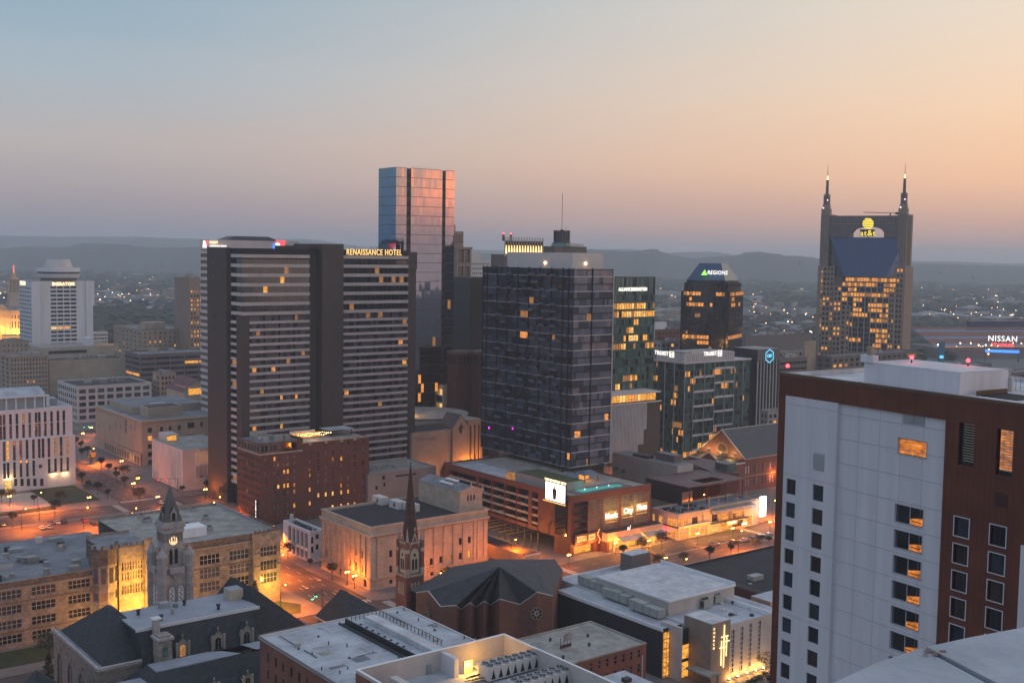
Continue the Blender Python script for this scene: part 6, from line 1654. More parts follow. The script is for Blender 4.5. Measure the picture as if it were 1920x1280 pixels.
# ================================================================ brick steeple
def steeple():
    p = PD(763, 1100, 343); b = bat('steeple', 'old red brick steeple with white stone pinnacles and a tall dark spire', 'steeple', 0, 0, 5, 5, 30, o=Vector((p.x, p.y, 0)))
    W_ = b.sx(791); D_ = b.sx(740, side='L'); D_ = W_ * .95
    Z = lambda py: b.zat(765, py)
    z1, z2, z3 = Z(1080), Z(1021), Z(868) 
    b.part(MB().box(-.5, W_ + .5, -.5, D_ + .5, 0, z1, 'brick2'), 'base')
    b.part(MB().box(0, W_, 0, D_, z1, z2, 'brick2'), 'belfry')
    c = (W_ / 2, D_ / 2)
    sp = MB().cyl(c[0], c[1], z2 + .2, b.zat(766, 872, 'F', D_ / 2), W_ * .50, .16, 'spire_dark', 8, rot=math.pi / 8)
    b.part(sp, 'spire'); b.part(MB().ball(c[0], c[1], b.zat(766, 869, 'F', D_ / 2), .32, 'metal_dark', 8), 'finial')
    tr = MB().box(-.2, W_ + .2, -.2, D_ + .2, z2, z2 + .5, 'limestone').box(-.65, W_ + .65, -.65, D_ + .65, z1 - .3, z1 + .2, 'limestone')
    b.part(tr, 'string_course')
    for x, y in ((0, 0), (W_, 0), (0, D_), (W_, D_)):
        b.part(MB().box(x - .5, x + .5, y - .5, y + .5, z1, z2 + .9, 'brick2').box(x - .62, x + .62, y - .62, y + .62, z1, z1 + 2.2, 'limestone').box(x - .55, x + .55, y - .55, y + .55, z2 - 2.6, z2 - 1.4, 'limestone').cyl(x, y, z2 + .9, z2 + 5.2, .55, .04, 'limestone', 6), 'pinnacle')
    for side, L2 in (('F', W_), ('L', D_)):
        M = lambda a, o, z: b.mp(side, 0, a, o, z)
        def arch(a, w, z0, z1_, k, o): 
            n = 8; return MB().poly([M(a - w / 2, o, z0), M(a + w / 2, o, z0)] + [M(a + w / 2 * math.cos(t * math.pi / n), o, z1_ - w * .8 + w * .8 * math.sin(t * math.pi / n) ** .8) for t in range(n + 1)], k)
        a = L2 / 2
        b.part(arch(a, L2 * .62, z1 + .6, z2 - 1.4, 'limestone', .06), 'window_surround')
        b.part(arch(a, L2 * .46, z1 + 1.2, z2 - 2.1, 'dormer_trim', .10), 'tracery')
        for sg in (-1, 1): b.part(arch(a + sg * L2 * .105, L2 * .15, z1 + 1.8, z2 - 4.6, 'black', .14), 'belfry_opening')
        b.part(MB().poly([M(a, .14, z2 - 4.2), M(a + .55, .14, z2 - 3.5), M(a, .14, z2 - 2.7), M(a - .55, .14, z2 - 3.5)], 'black'), 'belfry_opening')
        b.part(MB().poly([M(a - L2 * .36, .1, z2 - 1.2), M(a - L2 * .30, .1, z2 - 1.2), M(a, .1, z2 + 2.6), M(a, .1, z2 + 3.6)], 'limestone').poly([M(a + L2 * .36, .1, z2 - 1.2), M(a + L2 * .30, .1, z2 - 1.2), M(a, .1, z2 + 2.6), M(a, .1, z2 + 3.6)], 'limestone').poly([M(a - L2 * .28, .05, z2), M(a + L2 * .28, .05, z2), M(a, .05, z2 + 2.6)], 'brick2').poly([M(a, .15, z2 + 3.5), M(a - .3, .15, z2 + 4.6), M(a, .15, z2 + 5.4), M(a + .3, .15, z2 + 4.6)], 'limestone'), 'gablet')
        for i in range(3): b.part(arch(a - 1.2 + i * 1.2, .7, z1 - 6, z1 - 2, 'limestone', .53), 'lancet_window')
    b.done()
mat('spire_dark', (.085, .042, .035), brick=(.5, .25), var=.3, sc=.5)
steeple()
# ================================================================ garage and shop building with rooftop pool
def garage():
    b = Bld('garage_building', 'terracotta-framed parking and shop building with rooftop pool and glowing billboard corner', 'parking building', 1070.5, 930, 430, 834, 1221)
    zt, W_, D_ = b.z, b.W, b.D; k = 'terracotta'
    S = lambda px: b.sx(px, side='L')
    zf = b.sz('L', 992, 990)[1]                # underside of the frame on the flank
    fh = 3.1; lv = [zt - 3.0 - i * fh for i in range(5)]
    def open_bay(side, a0, a1, o=0):
        for i, z in enumerate(lv):
            z0 = z - fh + 1.0
            if z0 < zf + .4: break
            b.part(MB().box(*( (a0, a1, .3, .5) if side == 'F' else (.3, .5, a0, a1)), z - fh, z - fh + .95, 'concrete_dark'), 'deck_parapet')
    b.fac('L', 0, 0, D_, zf, zt, [(S(1065), S(1041), zf + 1.2, zt - 2.4)] + [(S(q), S(p), zf + 1.5, zt - 2.2) for p, q in ((897, 921), (922, 945), (946, 968), (969, 991))] + [(S(1009), S(997), zf + 1.6, zt - 2.3), (S(893), S(842), zf + 2, zt - 2.6)], k=k, dep=4, dark=['black'], lit=0)
    rr4 = random.Random(3)
    for (p, q) in ((842, 893), (897, 921), (922, 945), (946, 968), (969, 991), (997, 1009)):
        a0, a1 = S(q), S(p)
        for i in range(5):
            z = zt - 2.6 - (i + 1) * fh
            if z < zf + 1: break
            b.part(MB().box(.25, .45, a0, a1, z, z + .9, 'concrete').box(.46, 3.9, a0, a1, z - .02, z + .05, 'concrete_dark'), 'deck_parapet')
            for c in range(2):
                if rr4.random() < .6 and a1 - a0 > 4:
                    y = rr4.uniform(a0 + .5, a1 - 2.6); kk = rr4.choice(['offwhite', 'metal_dark', 'maroon', 'metal_grey', 'black', 'black'])
                    b.part(MB().box(.8, 3.6, y, y + 1.8, z + .05 + .25, z + 1.05, kk).box(1.2, 3.2, y + .15, y + 1.65, z + 1.05, z + 1.6, 'g_dark'), 'parked_car')
    b.part(MB().box(-.3, -.02, S(1064), S(1042), zf + 1.4, zt - 2.6, 'g_bronze'), 'dark_screen')
    b.strips('L', .01, S(1071), S(1041), 0, zf, k)
    # front
    F = lambda px: b.sx(px)
    zs1 = b.zat(1100, 1005); zs0 = b.zat(1100, 1040)
    rects = [(F(1075), F(1103), zs1 + .2, zt - 2.9), (F(1104.5), F(1132), zs1 + .2, zt - 2.9), (F(1134), F(1160), zs1 + 1.5, zt - 2.9), (F(1166), F(1190), zs1 + 1.5, zt - 2.9), (F(1191), F(1216), zs1 + 1.5, zt - 2.9)]
    b.fac('F', 0, 0, W_, 0, zt, rects + [(F(1078), F(1116), .1, 3.6)], k=k, dep=2.6, dark=['screen_glow'], lit=0)
    for r in rects[1:]:
        m = MB(); n = int((r[1] - r[0]) / .55)
        for i in range(n + 1): x = r[0] + (r[1] - r[0]) * i / n; m.box(x - .05, x + .05, -.05, .02, r[2], r[3], 'frame_light' if i % 5 == 0 else 'metal_grey')
        nz = int((r[3] - r[2]) / 1.0)
        for i in range(nz + 1): z = r[2] + (r[3] - r[2]) * i / nz; m.box(r[0], r[1], -.1, -.051, z - .05, z + .05, 'metal_grey')
        b.part(m, 'mesh_screen')
    for i in range(5):
        z = rects[0][2] + i * 3.0
        b.part(MB().box(rects[0][0], rects[0][1] - .6, -.9, -.05, z, z + .18, 'metal_dark').box(rects[0][0], rects[0][1] - .6, -.92, -.86, z + .18, z + 1.1, 'g_dark'), 'balcony')
        if i in (0, 2): b.part(MB().box(rects[0][0] + 1, rects[0][0] + 4, -.8, -.7, z + .2, z + .35, 'lit1'), 'balcony_light')
    b.back(0, zt, k)
    b.roof(zt, 'roof_tan', .6, pk=k, t=.5)
    # glowing words behind the screen
    for px, py, t_ in ((1146, 966, 'Music'), (1177, 957, 'City'), (1203, 950, 'Flats')):
        x, z = b.sz('F', px, py)
        text_mesh(t_, 3.1, 'white_lit', b.root, (x, -.25, z), ext=.08, bold=.12, xs=.85, name='lettering')
        MB().box(x - 3.0, x + 3.0, -.12, -.11, z - 2.6, z - 2.35, 'lit3').box(x - 3.3, x + 3.3, .06, .07, z - 1.7, z + 1.7, 'lit1').build('sign_glow', b.root)
    # shop fronts
    x0, x1 = F(1078), F(1116)
    MB().box(x0, x1, 2.0, 2.1, .2, 3.4, 'lit1').build('shop_interior', b.root)
    MB().box(F(1077), F(1127), -1.0, -.05, 4.4, 8.2, 'terracotta').build('shop_fascia', b.root)
    for (pa, pb, t_) in ((1080, 1098, 'TACOS'), (1102, 1114, 'BAR')):
        xa, xb = F(pa), F(pb); MB().box(xa, xb, -1.15, -1.01, 5.4, 7.6, 'lit3').build('shop_sign', b.root)
        text_mesh(t_, 1.3, 'red_dull', b.root, ((xa + xb) / 2, -1.2, 6.5), ext=.03, bold=.03)
    nb = MB(); xs_ = F(1121)
    for i in range(10): a = i * .7; nb.tube((xs_ + .7 * math.sin(a), -1.1, 3.6 + i * .55), (xs_ + .7 * math.sin(a + .7), -1.1, 4.15 + i * .55), .07, 'neon_or', 4)
    nb.build('neon_swirl', b.root)
    # projecting cafe front
    xa, xb = F(1127), F(1231)
    zc = b.zat(1135, 999, 'F', -3)
    MB().box(xa, xb, -4, -.06, zc - 3.4, zc, 'cream', 'roof_dark').box(xa, xa + 1.2, -4, -.06, 0, zc - 3.41, 'terracotta').box(xa + 1.3, xb, -1, -.9, .2, zc - 3.5, 'lit1').build('cafe_front', b.root)
    for xx in (F(1141), F(1166), F(1191), F(1215)): MB().box(xx - .5, xx + .5, -4, -3.2, 0, zc - 3.41, 'cream').build('pier', b.root)
    for (pa, pb) in ((1146, 1188), (1192, 1229)):
        a0, a1 = F(pa), F(pb); m = MB()
        for i in range(6):
            t0, t1 = i / 6, (i + 1) / 6
            m.poly([(a0, -4.05 - 3 * t0, zc - 2.2 - 1.3 * t0 ** 2), (a1, -4.05 - 3 * t0, zc - 2.2 - 1.3 * t0 ** 2), (a1, -4.05 - 3 * t1, zc - 2.2 - 1.3 * t1 ** 2), (a0, -4.05 - 3 * t1, zc - 2.2 - 1.3 * t1 ** 2)], 'metal_grey')
        m.build('awning', b.root)
    x, z = b.sz('F', 1179, 989, -4); text_mesh('a/', 2.4, 'white_lit', b.root, (x, -4.15, z), ext=.05, bold=.05)
    # roof: pale strip, green roof, pool terrace
    MB().box(1.2, 14, S(940), S(848), zt - .59, zt - .4, 'roof_white').build('roof_panel', b.root)
    MB().box(3, 15, S(1040), S(955), zt - .58, zt + 3.0, 'concrete', 'green_roof').build('planted_pavilion', b.root)
    MB().box(2, 12, S(955) + .2, S(955) + 5, zt - .57, zt + 2.6, 'lit4', 'roof_grey').build('pavilion_glass', b.root)
    q = lambda px, py: (lambda w: ((w - b.o).dot(b.u), (w - b.o).dot(b.v)))(P(px, py, zt))
    pp = [q(1103, 926), q(1125, 904), q(1176, 903), q(1182, 910)]
    xmn, ymn = q(1112, 921); xmx = F(1182)
    MB().box(6, W_ - 8, 3.0, 12, zt - .57, zt - .35, 'pavement').build('pool_deck', b.root)
    MB().box(W_ * .22, W_ * .74, 4.4, 8.4, zt - .34, zt - .2, 'pool').build('swimming_pool', b.root)
    for i in range(3): MB().ball(W_ * (.32 + .15 * i), 7.6, zt - .1, .28, 'white_lit', 6).build('pool_light', b.root)
    pk = MB()
    for i in range(8): pk.tube((W_ * .2 + i * 4, 1.2, zt - .5), (W_ * .2 + i * 4, 1.2, zt + .7), .05, 'metal_dark', 4)
    pk.build('railing', b.root)
    b.done()
    spot_pt(b.root, (W_ * .30, 6, zt + 1.5), 160, (.2, .9, .8))
    for x in (F(1085), F(1110)): spot_pt(b.root, (x, -2.5, 3.8), 1500, (1, .35, .06))
    for x in (F(1150), F(1175), F(1200), F(1222)): spot_pt(b.root, (x, -5.2, 3.4), 1900, (1, .42, .07))
    spot_pt(b.root, (F(1190), -3, zt - 7.5), 900, (1, .55, .12)); spot_pt(b.root, (F(1150), -3, zt - 7.5), 900, (1, .55, .12))
    # things on the terrace
    for i, (px, py) in enumerate(((1101, 884), (1068, 889))):
        w = P(px, py, zt + 3.2); o = empty('pavilion', ('larger blue-roofed' if i == 0 else 'smaller blue-roofed') + ' timber pavilion glowing orange on the pool terrace', 'pavilion', (w.x, w.y, zt - .5), GROT)
        s = 1.0 if i == 0 else .8
        MB().prism([(-4 * s, -3 * s), (4 * s, -3 * s), (4 * s, 3 * s), (-4 * s, 3 * s)], 2.9, 4.4, 'pav_roof', None, [(-2 * s, -.4), (2 * s, -.4), (2 * s, .4), (-2 * s, .4)]).build('roof', o)
        for a in (-3.6, 3.6):
            for c in (-2.6, 2.6): MB().box(a * s - .12, a * s + .12, c * s - .12, c * s + .12, 0, 2.9, 'trunk').build('post', o)
        MB().box(-2.8 * s, 2.8 * s, 1.8 * s, 2.0 * s, .2, 2.6, 'lit2').build('bar_back', o)
        spot_pt(o, (0, 0, 2.3), 450, (1, .42, .10))
    # billboard
    sg = sign_on(b, 'billboard', 'bright white video billboard showing a standing figure on the parking building corner', 'L', 1045, 922, out=.8)
    a0, z0 = b.sz('L', 1027, 935); a1, z1 = b.sz('L', 1063, 945); w = abs(a0 - a1) / 2; h = (b.sz('L', 1063, 910)[1] - b.sz('L', 1063, 943)[1]) / 2
    MB().box(-w - .2, w + .2, -.2, .5, -h - .2, h + .2, 'metal_dark').build('frame', sg)
    MB().box(-w, w, -.32, -.21, -h, h, 'led_white').build('screen', sg)
    MB().box(-w - 1, w + .6, -.9, -.4, -h - .7, -h - .4, 'lit3').build('ledge_lamp', sg)
    text_mesh('THE NASHVILLE SIGN', 1.25, 'gold_lit2', sg, (0, -.35, h + .9), ext=.1, bold=.03, xs=.95)
    text_mesh('live', 1.5, 'grey_print', sg, (w * .55, -.36, -.3), ext=.01); text_mesh('new', 1.3, 'grey_print', sg, (-w * .6, -.36, .8), ext=.01)
    fg = MB(); fx = -.2; s_ = 1.5
    fg.poly([(fx - .5, -.35, -h + .5), (fx + .5, -.35, -h + .5), (fx + .75, -.35, -.4), (fx + .8, -.35, 1.0), (fx + .3, -.35, 1.4), (fx - .4, -.35, 1.4), (fx - .85, -.35, .8), (fx - .7, -.35, -.6)], 'poster_dark')
    fg.build('printed_figure', sg).scale = (1.7, 1, 1); MB().poly([(fx - .28, -.36, 1.3), (fx + .28, -.36, 1.3), (fx + .4, -.36, 1.9), (fx, -.36, 2.5), (fx - .42, -.36, 1.9)], 'poster_skin').build('printed_face', sg).scale = (1.6, 1, 1)
mat('screen_glow', (.10, .075, .05), .5, .2, .4); mat('red_dull', (.5, .05, .03), var=0); mat('neon_or', (1, .4, .1), emit=4, ecol=(1, .3, .08), var=0); mat('grey_print', (.5, .5, .5), emit=1.6, ecol=(.8, .75, .75), var=0); mat('pav_roof', (.10, .14, .20), .5)
garage()
# ramp building and lit steel beams beside the garage
o = empty('ramp_building', 'low tan walled ramp building with black roof, washed orange by a street lamp', 'building', G(257.5, 320), GROT)
MB().box(0, 7, 0, 46, 0, 5.2, 'tan', 'roof_dark').box(-.1, 7.1, -.15, -.01, 4.9, 5.6, 'offwhite').build('wall', o); MB().box(1.5, 5.6, -.08, -.02, .1, 3.2, 'black').build('garage_door', o)
for i in range(7):
    o = empty('steel_beam', 'one of the parallel dark steel beams spanning the orange-lit alley beside the parking building', 'beam', G(265, 338 + i * 4.2, 7.4), GROT, 'steel beams over the lit alley')
    MB().box(0, 13.5, -.25, .25, 0, .6, 'metal_dark').build('girder', o); MB().box(13.2, 13.5, -.2, .2, -7.4, 0, 'metal_dark').build('post', o)
for i in range(3): spot_pt(None, G(271, 340 + i * 10, 3.5), 3600, (1, .36, .05), 'alley_light')
# ================================================================ two storey bars on the avenue
def bars():
    b = Bld('bar_building', 'two-storey cream bar building glowing orange, with neon windows and bright corner screen', 'bar', 1272, 964, 457, 1222, 1424)
    zt, W_, D_ = b.z, b.W, b.D; F = lambda px: b.sx(px); k = 'cream'
    xm = F(1331)
    zz = lambda px, py: b.zat(px, py)
    rF = [(.3, F(1289), zt - 5.6, zt - 2.2), (F(1298), F(1309), zt - 5.4, zt - 2.4), (F(1316), F(1319.5), zt - 5.4, zt - 1.8), (F(1276), F(1292), .4, 4.9), (F(1297), F(1311), .4, 4.9), (F(1315), F(1328), .4, 4.4)]
    b.fac('F', 0, 0, xm, 0, zt, rF, k=k, lit=.85, lits=['lit1', 'lit2'], mull=3, hb=1, dep=.5, dark=['g_brown'])
    r2 = [(F(1336), F(1349), zt - 6.2, zt - 2.6), (F(1353), F(1370), zt - 6.2, zt - 2.6), (F(1374), F(1396), zt - 6.2, zt - 2.6)]
    r3 = [(F(1337), F(1350), .3, 4.8), (F(1356), F(1374), .3, 4.4), (F(1379), F(1396), .6, 5.2), (F(1402), F(1412), .3, 4.6)]
    b.fac('F', .3, xm, W_, 0, zt + .6, r2 + r3, k=k, lit=.9, lits=['lit1', 'lit3', 'lit2'], mull=5, hb=1, dep=.8)
    L_ = b.sx
    S = lambda px: b.sx(px, side='L')
    b.fac('L', 0, 0, D_, 0, zt, [(.5, S(1251), zt - 5.6, zt - 2.2), (S(1243), S(1235), zt - 5.4, zt - 2.4), (S(1228), S(1223), zt - 5.4, zt - 2.4), (.8, S(1250), .5, 4.6)], k='ash_wall', lit=.9, lits=['lit2', 'lit1'], mull=3, dep=.5)
    b.back(0, zt, k); b.roof(zt, 'roof_grey', .7, pk=k, x1=W_ * 1.0)
    MB().box(-.5, xm, -.9, -.05, 5.2, 5.8, 'frame_light').box(-.9, -.51, -.9, D_, 5.2, 5.8, 'metal_dark').build('canopy_ledge', b.root)
    # rounded awning
    a0, a1 = F(1333), F(1410); m = MB(); n = 8
    pts = [(a0 + 2 - 2 * math.cos(t * math.pi / 2 / n), -2.2 + 2.2 * (1 - math.sin(t * math.pi / 2 / n)) if False else -2.2 * math.sin(t * math.pi / 2 / n)) for t in range(n + 1)] + [(a1, -2.2), (a1, .2), (a0, .2)]
    m.prism(pts, zt - 2.3, zt - .9, 'metal_grey'); m.build('awning', b.root)
    MB().box(F(1333), F(1402), -1.6, .2, zt - 6.6, zt - 6.3, 'frame').box(F(1353), F(1371), -1.65, -1.6, zt - 6.3, zt - 5.3, 'metal_dark').build('balcony', b.root)
    x, z = b.sz('F', 1372, 979, -1.8); MB().box(x - 3.2, x + 3.2, -2.1, -1.8, z - .9, z + .9, 'lit1').build('shop_sign', b.root); text_mesh('SALOON', 1.1, 'white_lit', b.root, (x, -2.15, z), ext=.05, bold=.03)
    x, z = b.sz('F', 1394, 981); text_mesh('LIVE', 1.6, 'white_lit', b.root, (x, -.6, z), ext=.05, bold=.07)
    for px, w in ((1284, 3.0), (1303, 2.8), (1320, 2.2)): 
        x = F(px); m = MB(); 
        for i in range(6): m.tube((x - w / 2 + i * w / 6, -.2, 3.2 + .3 * math.sin(i * 1.7)), (x - w / 2 + (i + 1) * w / 6, -.2, 3.2 + .3 * math.sin((i + 1) * 1.7)), .11, 'neon_pink', 5)
        m.build('neon_tube', b.root)
    for s in (2.5, 6.5, 13):
        m = MB()
        for i in range(7): m.tube((-.2, s + i * .6, 3.4 + .35 * math.sin(i * 1.4)), (-.2, s + (i + 1) * .6, 3.4 + .35 * math.sin((i + 1) * 1.4)), .13, 'neon_pink', 5)
        m.build('neon_tube', b.root)
    sx0 = F(1418); MB().box(sx0, F(1428), -2.6, -1.8, 4.0, zt + 1.8, 'led_white').build('corner_screen', b.root)
    MB().box(F(1380), F(1397), -.4, -.2, .1, 1.0, 'red_lit2').box(F(1375), F(1378.5), -.5, -.05, .1, 7, 'terracotta').build('shop_counter', b.root)
    fp = MB()
    for i, px in enumerate((1292, 1331, 1349, 1366, 1384, 1401)): 
        x = F(px); MB().tube((x, .5, zt - .6), (x, .5, zt + 5.2), .12, 'pink_wall', 5).build('mast', b.root)
    rr5 = random.Random(9)
    for i in range(26):
        x, y = rr5.uniform(1, xm), rr5.uniform(1.5, D_ - 3); MB().box(x, x + rr5.uniform(.6, 2.0), y, y + rr5.uniform(.6, 1.2), zt - .68, zt - .1 + rr5.uniform(0, .5), rr5.choice(['metal_dark', 'trunk', 'metal_grey', 'black'])).build('terrace_table', b.root)
    b.done()
    for px in (1284, 1303, 1322, 1343, 1365, 1388, 1408): spot_pt(b.root, (F(px), -3.4, 3.4), 1300, (1, .42, .06))
    spot_pt(b.root, (F(1423), -6, 7), 900, (1, .9, .85)); spot_pt(b.root, (-2.5, 6, 4), 600, (1, .1, .1))
    # big dark red canopy over the roof terrace
    z = zt + 7.5
    c = empty('terrace_canopy', 'large dark red metal canopy with open middle standing over the bar roof terrace', 'canopy', b.o, R_(90 - AZ))
    def q(px, py, zz=z): w = P(px, py, zz) - b.o; return (w.dot(b.u), w.dot(b.v))
    (xa, ya), (xb, yb) = q(1292, 915), q(1376, 893); _, yd = q(1232, 893); xa = min(xa, q(1232, 893)[0]); ya = min(ya, yb)
    x0, x1, y0, y1 = xa, xb, ya, yd
    hx0, hx1, hy0, hy1 = x0 + (x1 - x0) * .30, x0 + (x1 - x0) * .72, y0 + 2.2, y0 + (y1 - y0) * .42
    MB().box(x0, hx0, y0, y1, z, z + .35, 'shed_red').box(hx1, x1, y0, y1, z, z + .35, 'shed_red').box(hx0 + .01, hx1 - .01, hy1, y1, z, z + .35, 'shed_red').box(hx0 + .01, hx1 - .01, y0, hy0, z, z + .35, 'shed_red').build('roof', c)
    MB().box(hx0, hx1, hy0 + .01, hy0 + .25, z - .8, z + .45, 'cream').box(hx0, hx0 + .3, hy0 + .26, hy1, z - .8, z + .45, 'steel_white').build('opening_frame', c)
    for x in (x0 + 1, x0 + (x1 - x0) * .33, x0 + (x1 - x0) * .66, x1 - 1):
        for y in (y0 + .6, y1 - 1): MB().box(x - .15, x + .15, y - .15, y + .15, zt - .7, z, 'metal_dark').build('post', c)
    MB().box(x0 + 1.2, x1 - 1, y1 - 3, y1 - 2.8, zt - .6, z - .1, 'black').box(x0, x0 + .1, y0 + 4, y1, zt - .6, z - .1, 'black').build('screen_wall', c)
mat('red_lit2', (1, .15, .05), emit=1.6, ecol=(1, .12, .03), var=0)
bars()
# pale corrugated hall behind the canopy
b = Bld('concert_hall', 'pale corrugated metal hall with grey roof behind the bar canopy', 'hall', 1271, 873, 505, 1149, 1300)
zt, W_, D_ = b.z, b.W, b.D
m = MB().box(0, W_, 0, D_, 0, zt, 'ash_wall', 'roof_grey'); b.part(m, 'wall'); m = MB()
for i in range(60): m.box(-.2, -.02, D_ * i / 60, D_ * i / 60 + .3, 0, zt, 'ash_wall')
b.part(m, 'corrugation'); b.part(MB().box(4, W_ * .9, 6, 18, zt + .01, zt + 3.2, 'granite2', 'roof_grey').box(1, 5, 20, 30, zt + .01, zt + 1.1, 'metal_dark'), 'rooftop_unit'); b.done()
b = Bld('shed', 'dark red metal roofed shed with one glowing window between the corrugated hall and gabled hall', 'shed', 1352, 885, 505, 1288, 1386)
b.part(MB().box(0, b.W, 0, b.D, 0, b.z - 1.5, 'brick_dark').poly([(-.5, -.5, b.z - 1.4), (b.W, -.5, b.z - 1.4), (b.W, b.D, b.z + 2), (-.5, b.D, b.z + 2)], 'shed_red').box(b.W * .5, b.W, 2, 9, b.z - 1.3, b.z + 2.6, 'g_green', 'roof_grey').box(b.W * .3, b.W * .7, -.1, -.02, b.z - 3.6, b.z - 2.4, 'lit4'), 'wall'); b.done()
# ================================================================ gabled brick music hall
def gabled_hall():
    b = Bld('gabled_hall', 'red brick hall with huge grey gabled roof and arched window in its floodlit gable', 'hall', 1396, 857, 556, 1313, 1520)
    ze, W_, D_ = b.z, b.W, b.D
    sa = b.sz('L', 1355, 806); za = sa[1]; sm = D_ / 2
    b.part(MB().poly([(0, 0, 0), (0, D_, 0), (0, D_, ze), (0, sm, za), (0, 0, ze)], 'brick2'), 'gable_wall')
    b.part(MB().poly([(W_, 0, 0), (W_, D_, 0), (W_, D_, ze), (W_, sm, za), (W_, 0, ze)], 'brick2'), 'gable_wall')
    b.part(MB().poly([(-.6, -.8, ze - .6), (W_, -.8, ze - .6), (W_, sm, za + .1), (-.6, sm, za + .1)], 'roof_slate2').poly([(-.6, D_ + .8, ze - .6), (W_, D_ + .8, ze - .6), (W_, sm, za + .1), (-.6, sm, za + .1)], 'roof_slate2'), 'roof')
    cp = MB().tube((-.7, -.8, ze - .5), (-.7, sm, za + .25), .28, 'offwhite', 4).tube((-.7, D_ + .8, ze - .5), (-.7, sm, za + .25), .28, 'offwhite', 4).tube((-.6, sm, za + .2), (W_, sm, za + .2), .2, 'offwhite', 4)
    b.part(cp, 'coping')
    n = 12; R1 = 3.2; zc = ze + 1.6
    b.part(MB().poly([(-.1, sm + R1 * 1.15 * math.cos(t * math.pi / n), zc + R1 * 1.2 * math.sin(t * math.pi / n)) for t in range(n + 1)] + [(-.1, sm - R1 * 1.15, zc - .6), (-.1, sm + R1 * 1.15, zc - .6)], 'limestone'), 'window_surround')
    b.part(MB().poly([(-.16, sm + R1 * math.cos(t * math.pi / n), zc + R1 * math.sin(t * math.pi / n)) for t in range(n + 1)] + [(-.16, sm - R1 * .7, zc - .5), (-.16, sm + R1 * .7, zc - .5)], 'brick_dark'), 'arched_window')
    for i in range(4): b.part(MB().box(-.2, -.02, sm - 3.6 + i * 1.9, sm - 2.6 + i * 1.9, zc - 3.4, zc - 1.4, 'g_grey').box(-.24, -.21, sm - 3.8 + i * 1.9, sm - 2.4 + i * 1.9, zc - 1.3, zc - 1.0, 'limestone'), 'window')
    for s in (sm - 8.5, sm + 8.5): b.part(MB().box(-.2, -.02, s - .9, s + .9, ze - 1.2, ze + 1.2, 'g_grey').box(-.3, -.21, s - 1.3, s + 1.3, ze + 1.2, ze + 1.6, 'limestone'), 'window')
    # front annex
    zx = ze - 2.6
    b.fac('L', -9, 0, D_, 0, zx, [(s, s + 1.0, zx - 3.6, zx - 1.6) for s in [D_ * (i + .35) / 15 for i in range(15)] if abs(s - sm) > 1], k='brick2', dark=['g_grey', 'white'], dep=.2)
    b.strips('F', 0, -9, 0, 0, zx, 'brick2')
    b.part(MB().poly([(-9.2, -.4, zx), (-9.2, D_, zx), (0, D_, zx + 1.2), (0, -.4, zx + 1.2)], 'roof_dark').box(-9.5, -9.02, -.4, D_, zx - .5, zx + .3, 'offwhite').box(-9.4, 0, -.5, -.1, zx - .4, zx + .4, 'offwhite'), 'annex_roof')
    b.part(MB().poly([(-9.3, sm - 6, zx), (-9.3, sm + 6, zx), (-9.3, sm, zx + 3.6)], 'brick2').tube((-9.5, sm - 6.2, zx), (-9.5, sm, zx + 3.8), .22, 'offwhite', 4).tube((-9.5, sm + 6.2, zx), (-9.5, sm, zx + 3.8), .22, 'offwhite', 4).box(-9.5, -9.31, -.3, D_ * 1, zx - 4.6, zx - 4.3, 'offwhite'), 'pediment')
    b.fac('F', 0, 0, W_, 0, ze - .6, [(x - .55, x + .55, z0, z1) for x in [1.5 + i * 2.05 for i in range(int(W_ / 2.05) - 1)] if int(x / 2.05) % 3 != 2 for z0, z1 in ((2.6, 6.4), (8.6, 12.6))], k='brick2', dark=['g_curtain', 'offwhite', 'pink_wall'], lit=.03, dep=.25)
    b.part(MB().box(0, W_, -.3, -.02, ze - 1.2, ze - .7, 'offwhite').box(0, W_, -.2, -.02, 7.2, 7.6, 'pink_wall'), 'string_course')
    b.done(60)
    for s in (sm - 8, sm + 3, sm + 9): spot_pt(b.root, (-3.2, s, zx + 2.4), 1500, (1, .62, .2))
    spot_pt(b.root, (W_ * .42, -2, 7), 1500, (1, .25, .03))
mat('roof_slate2', (.085, .088, .095), var=.12, sc=.3, rough=.8)
gabled_hall()
# pink church offices with gable tower and emblem
b = Bld('church_office', 'pink stone church office with gabled tower bearing a dark cross emblem', 'church office', 772, 812, 560, 768, 905)
zt, W_ = b.z, b.W; F = b.sx
b.fac('F', 0, 0, F(845), 0, zt, [(F(782), F(815), zt - 4.6, zt - 2.8)] + [(F(p), F(p) + 4.2, .3, 5.2) for p in (782, 802)], k='pink_wall', dark=['black', 'g_brown'], dep=1)
b.fac('F', 0, F(878), W_, 0, zt + 4, [(F(p), F(p) + 1.2, 3, zt + 1) for p in (881, 889, 897)], k='pink_wall', dark=['g_brown'], dep=.8, lit=.3, lits=['lit2'])
z1, z2 = b.zat(860, 800), b.zat(860, 777)
b.part(MB().box(F(848), F(877), -.6, 12, 0, z1, 'pink_wall').poly([(F(848), -.6, z1), (F(877), -.6, z1), ((F(848) + F(877)) / 2, -.6, z2)], 'pink_wall').poly([(F(848) - .3, -.9, z1 - .3), ((F(848) + F(877)) / 2, -.9, z2 + .1), ((F(848) + F(877)) / 2, 12, z2 + .1), (F(848) - .3, 12, z1 - .3)], 'roof_slate2').poly([(F(877) + .3, -.9, z1 - .3), ((F(848) + F(877)) / 2, -.9, z2 + .1), ((F(848) + F(877)) / 2, 12, z2 + .1), (F(877) + .3, 12, z1 - .3)], 'roof_slate2'), 'gable_tower')
xc = (F(848) + F(877)) / 2 + .6; ze_ = z1 - .8
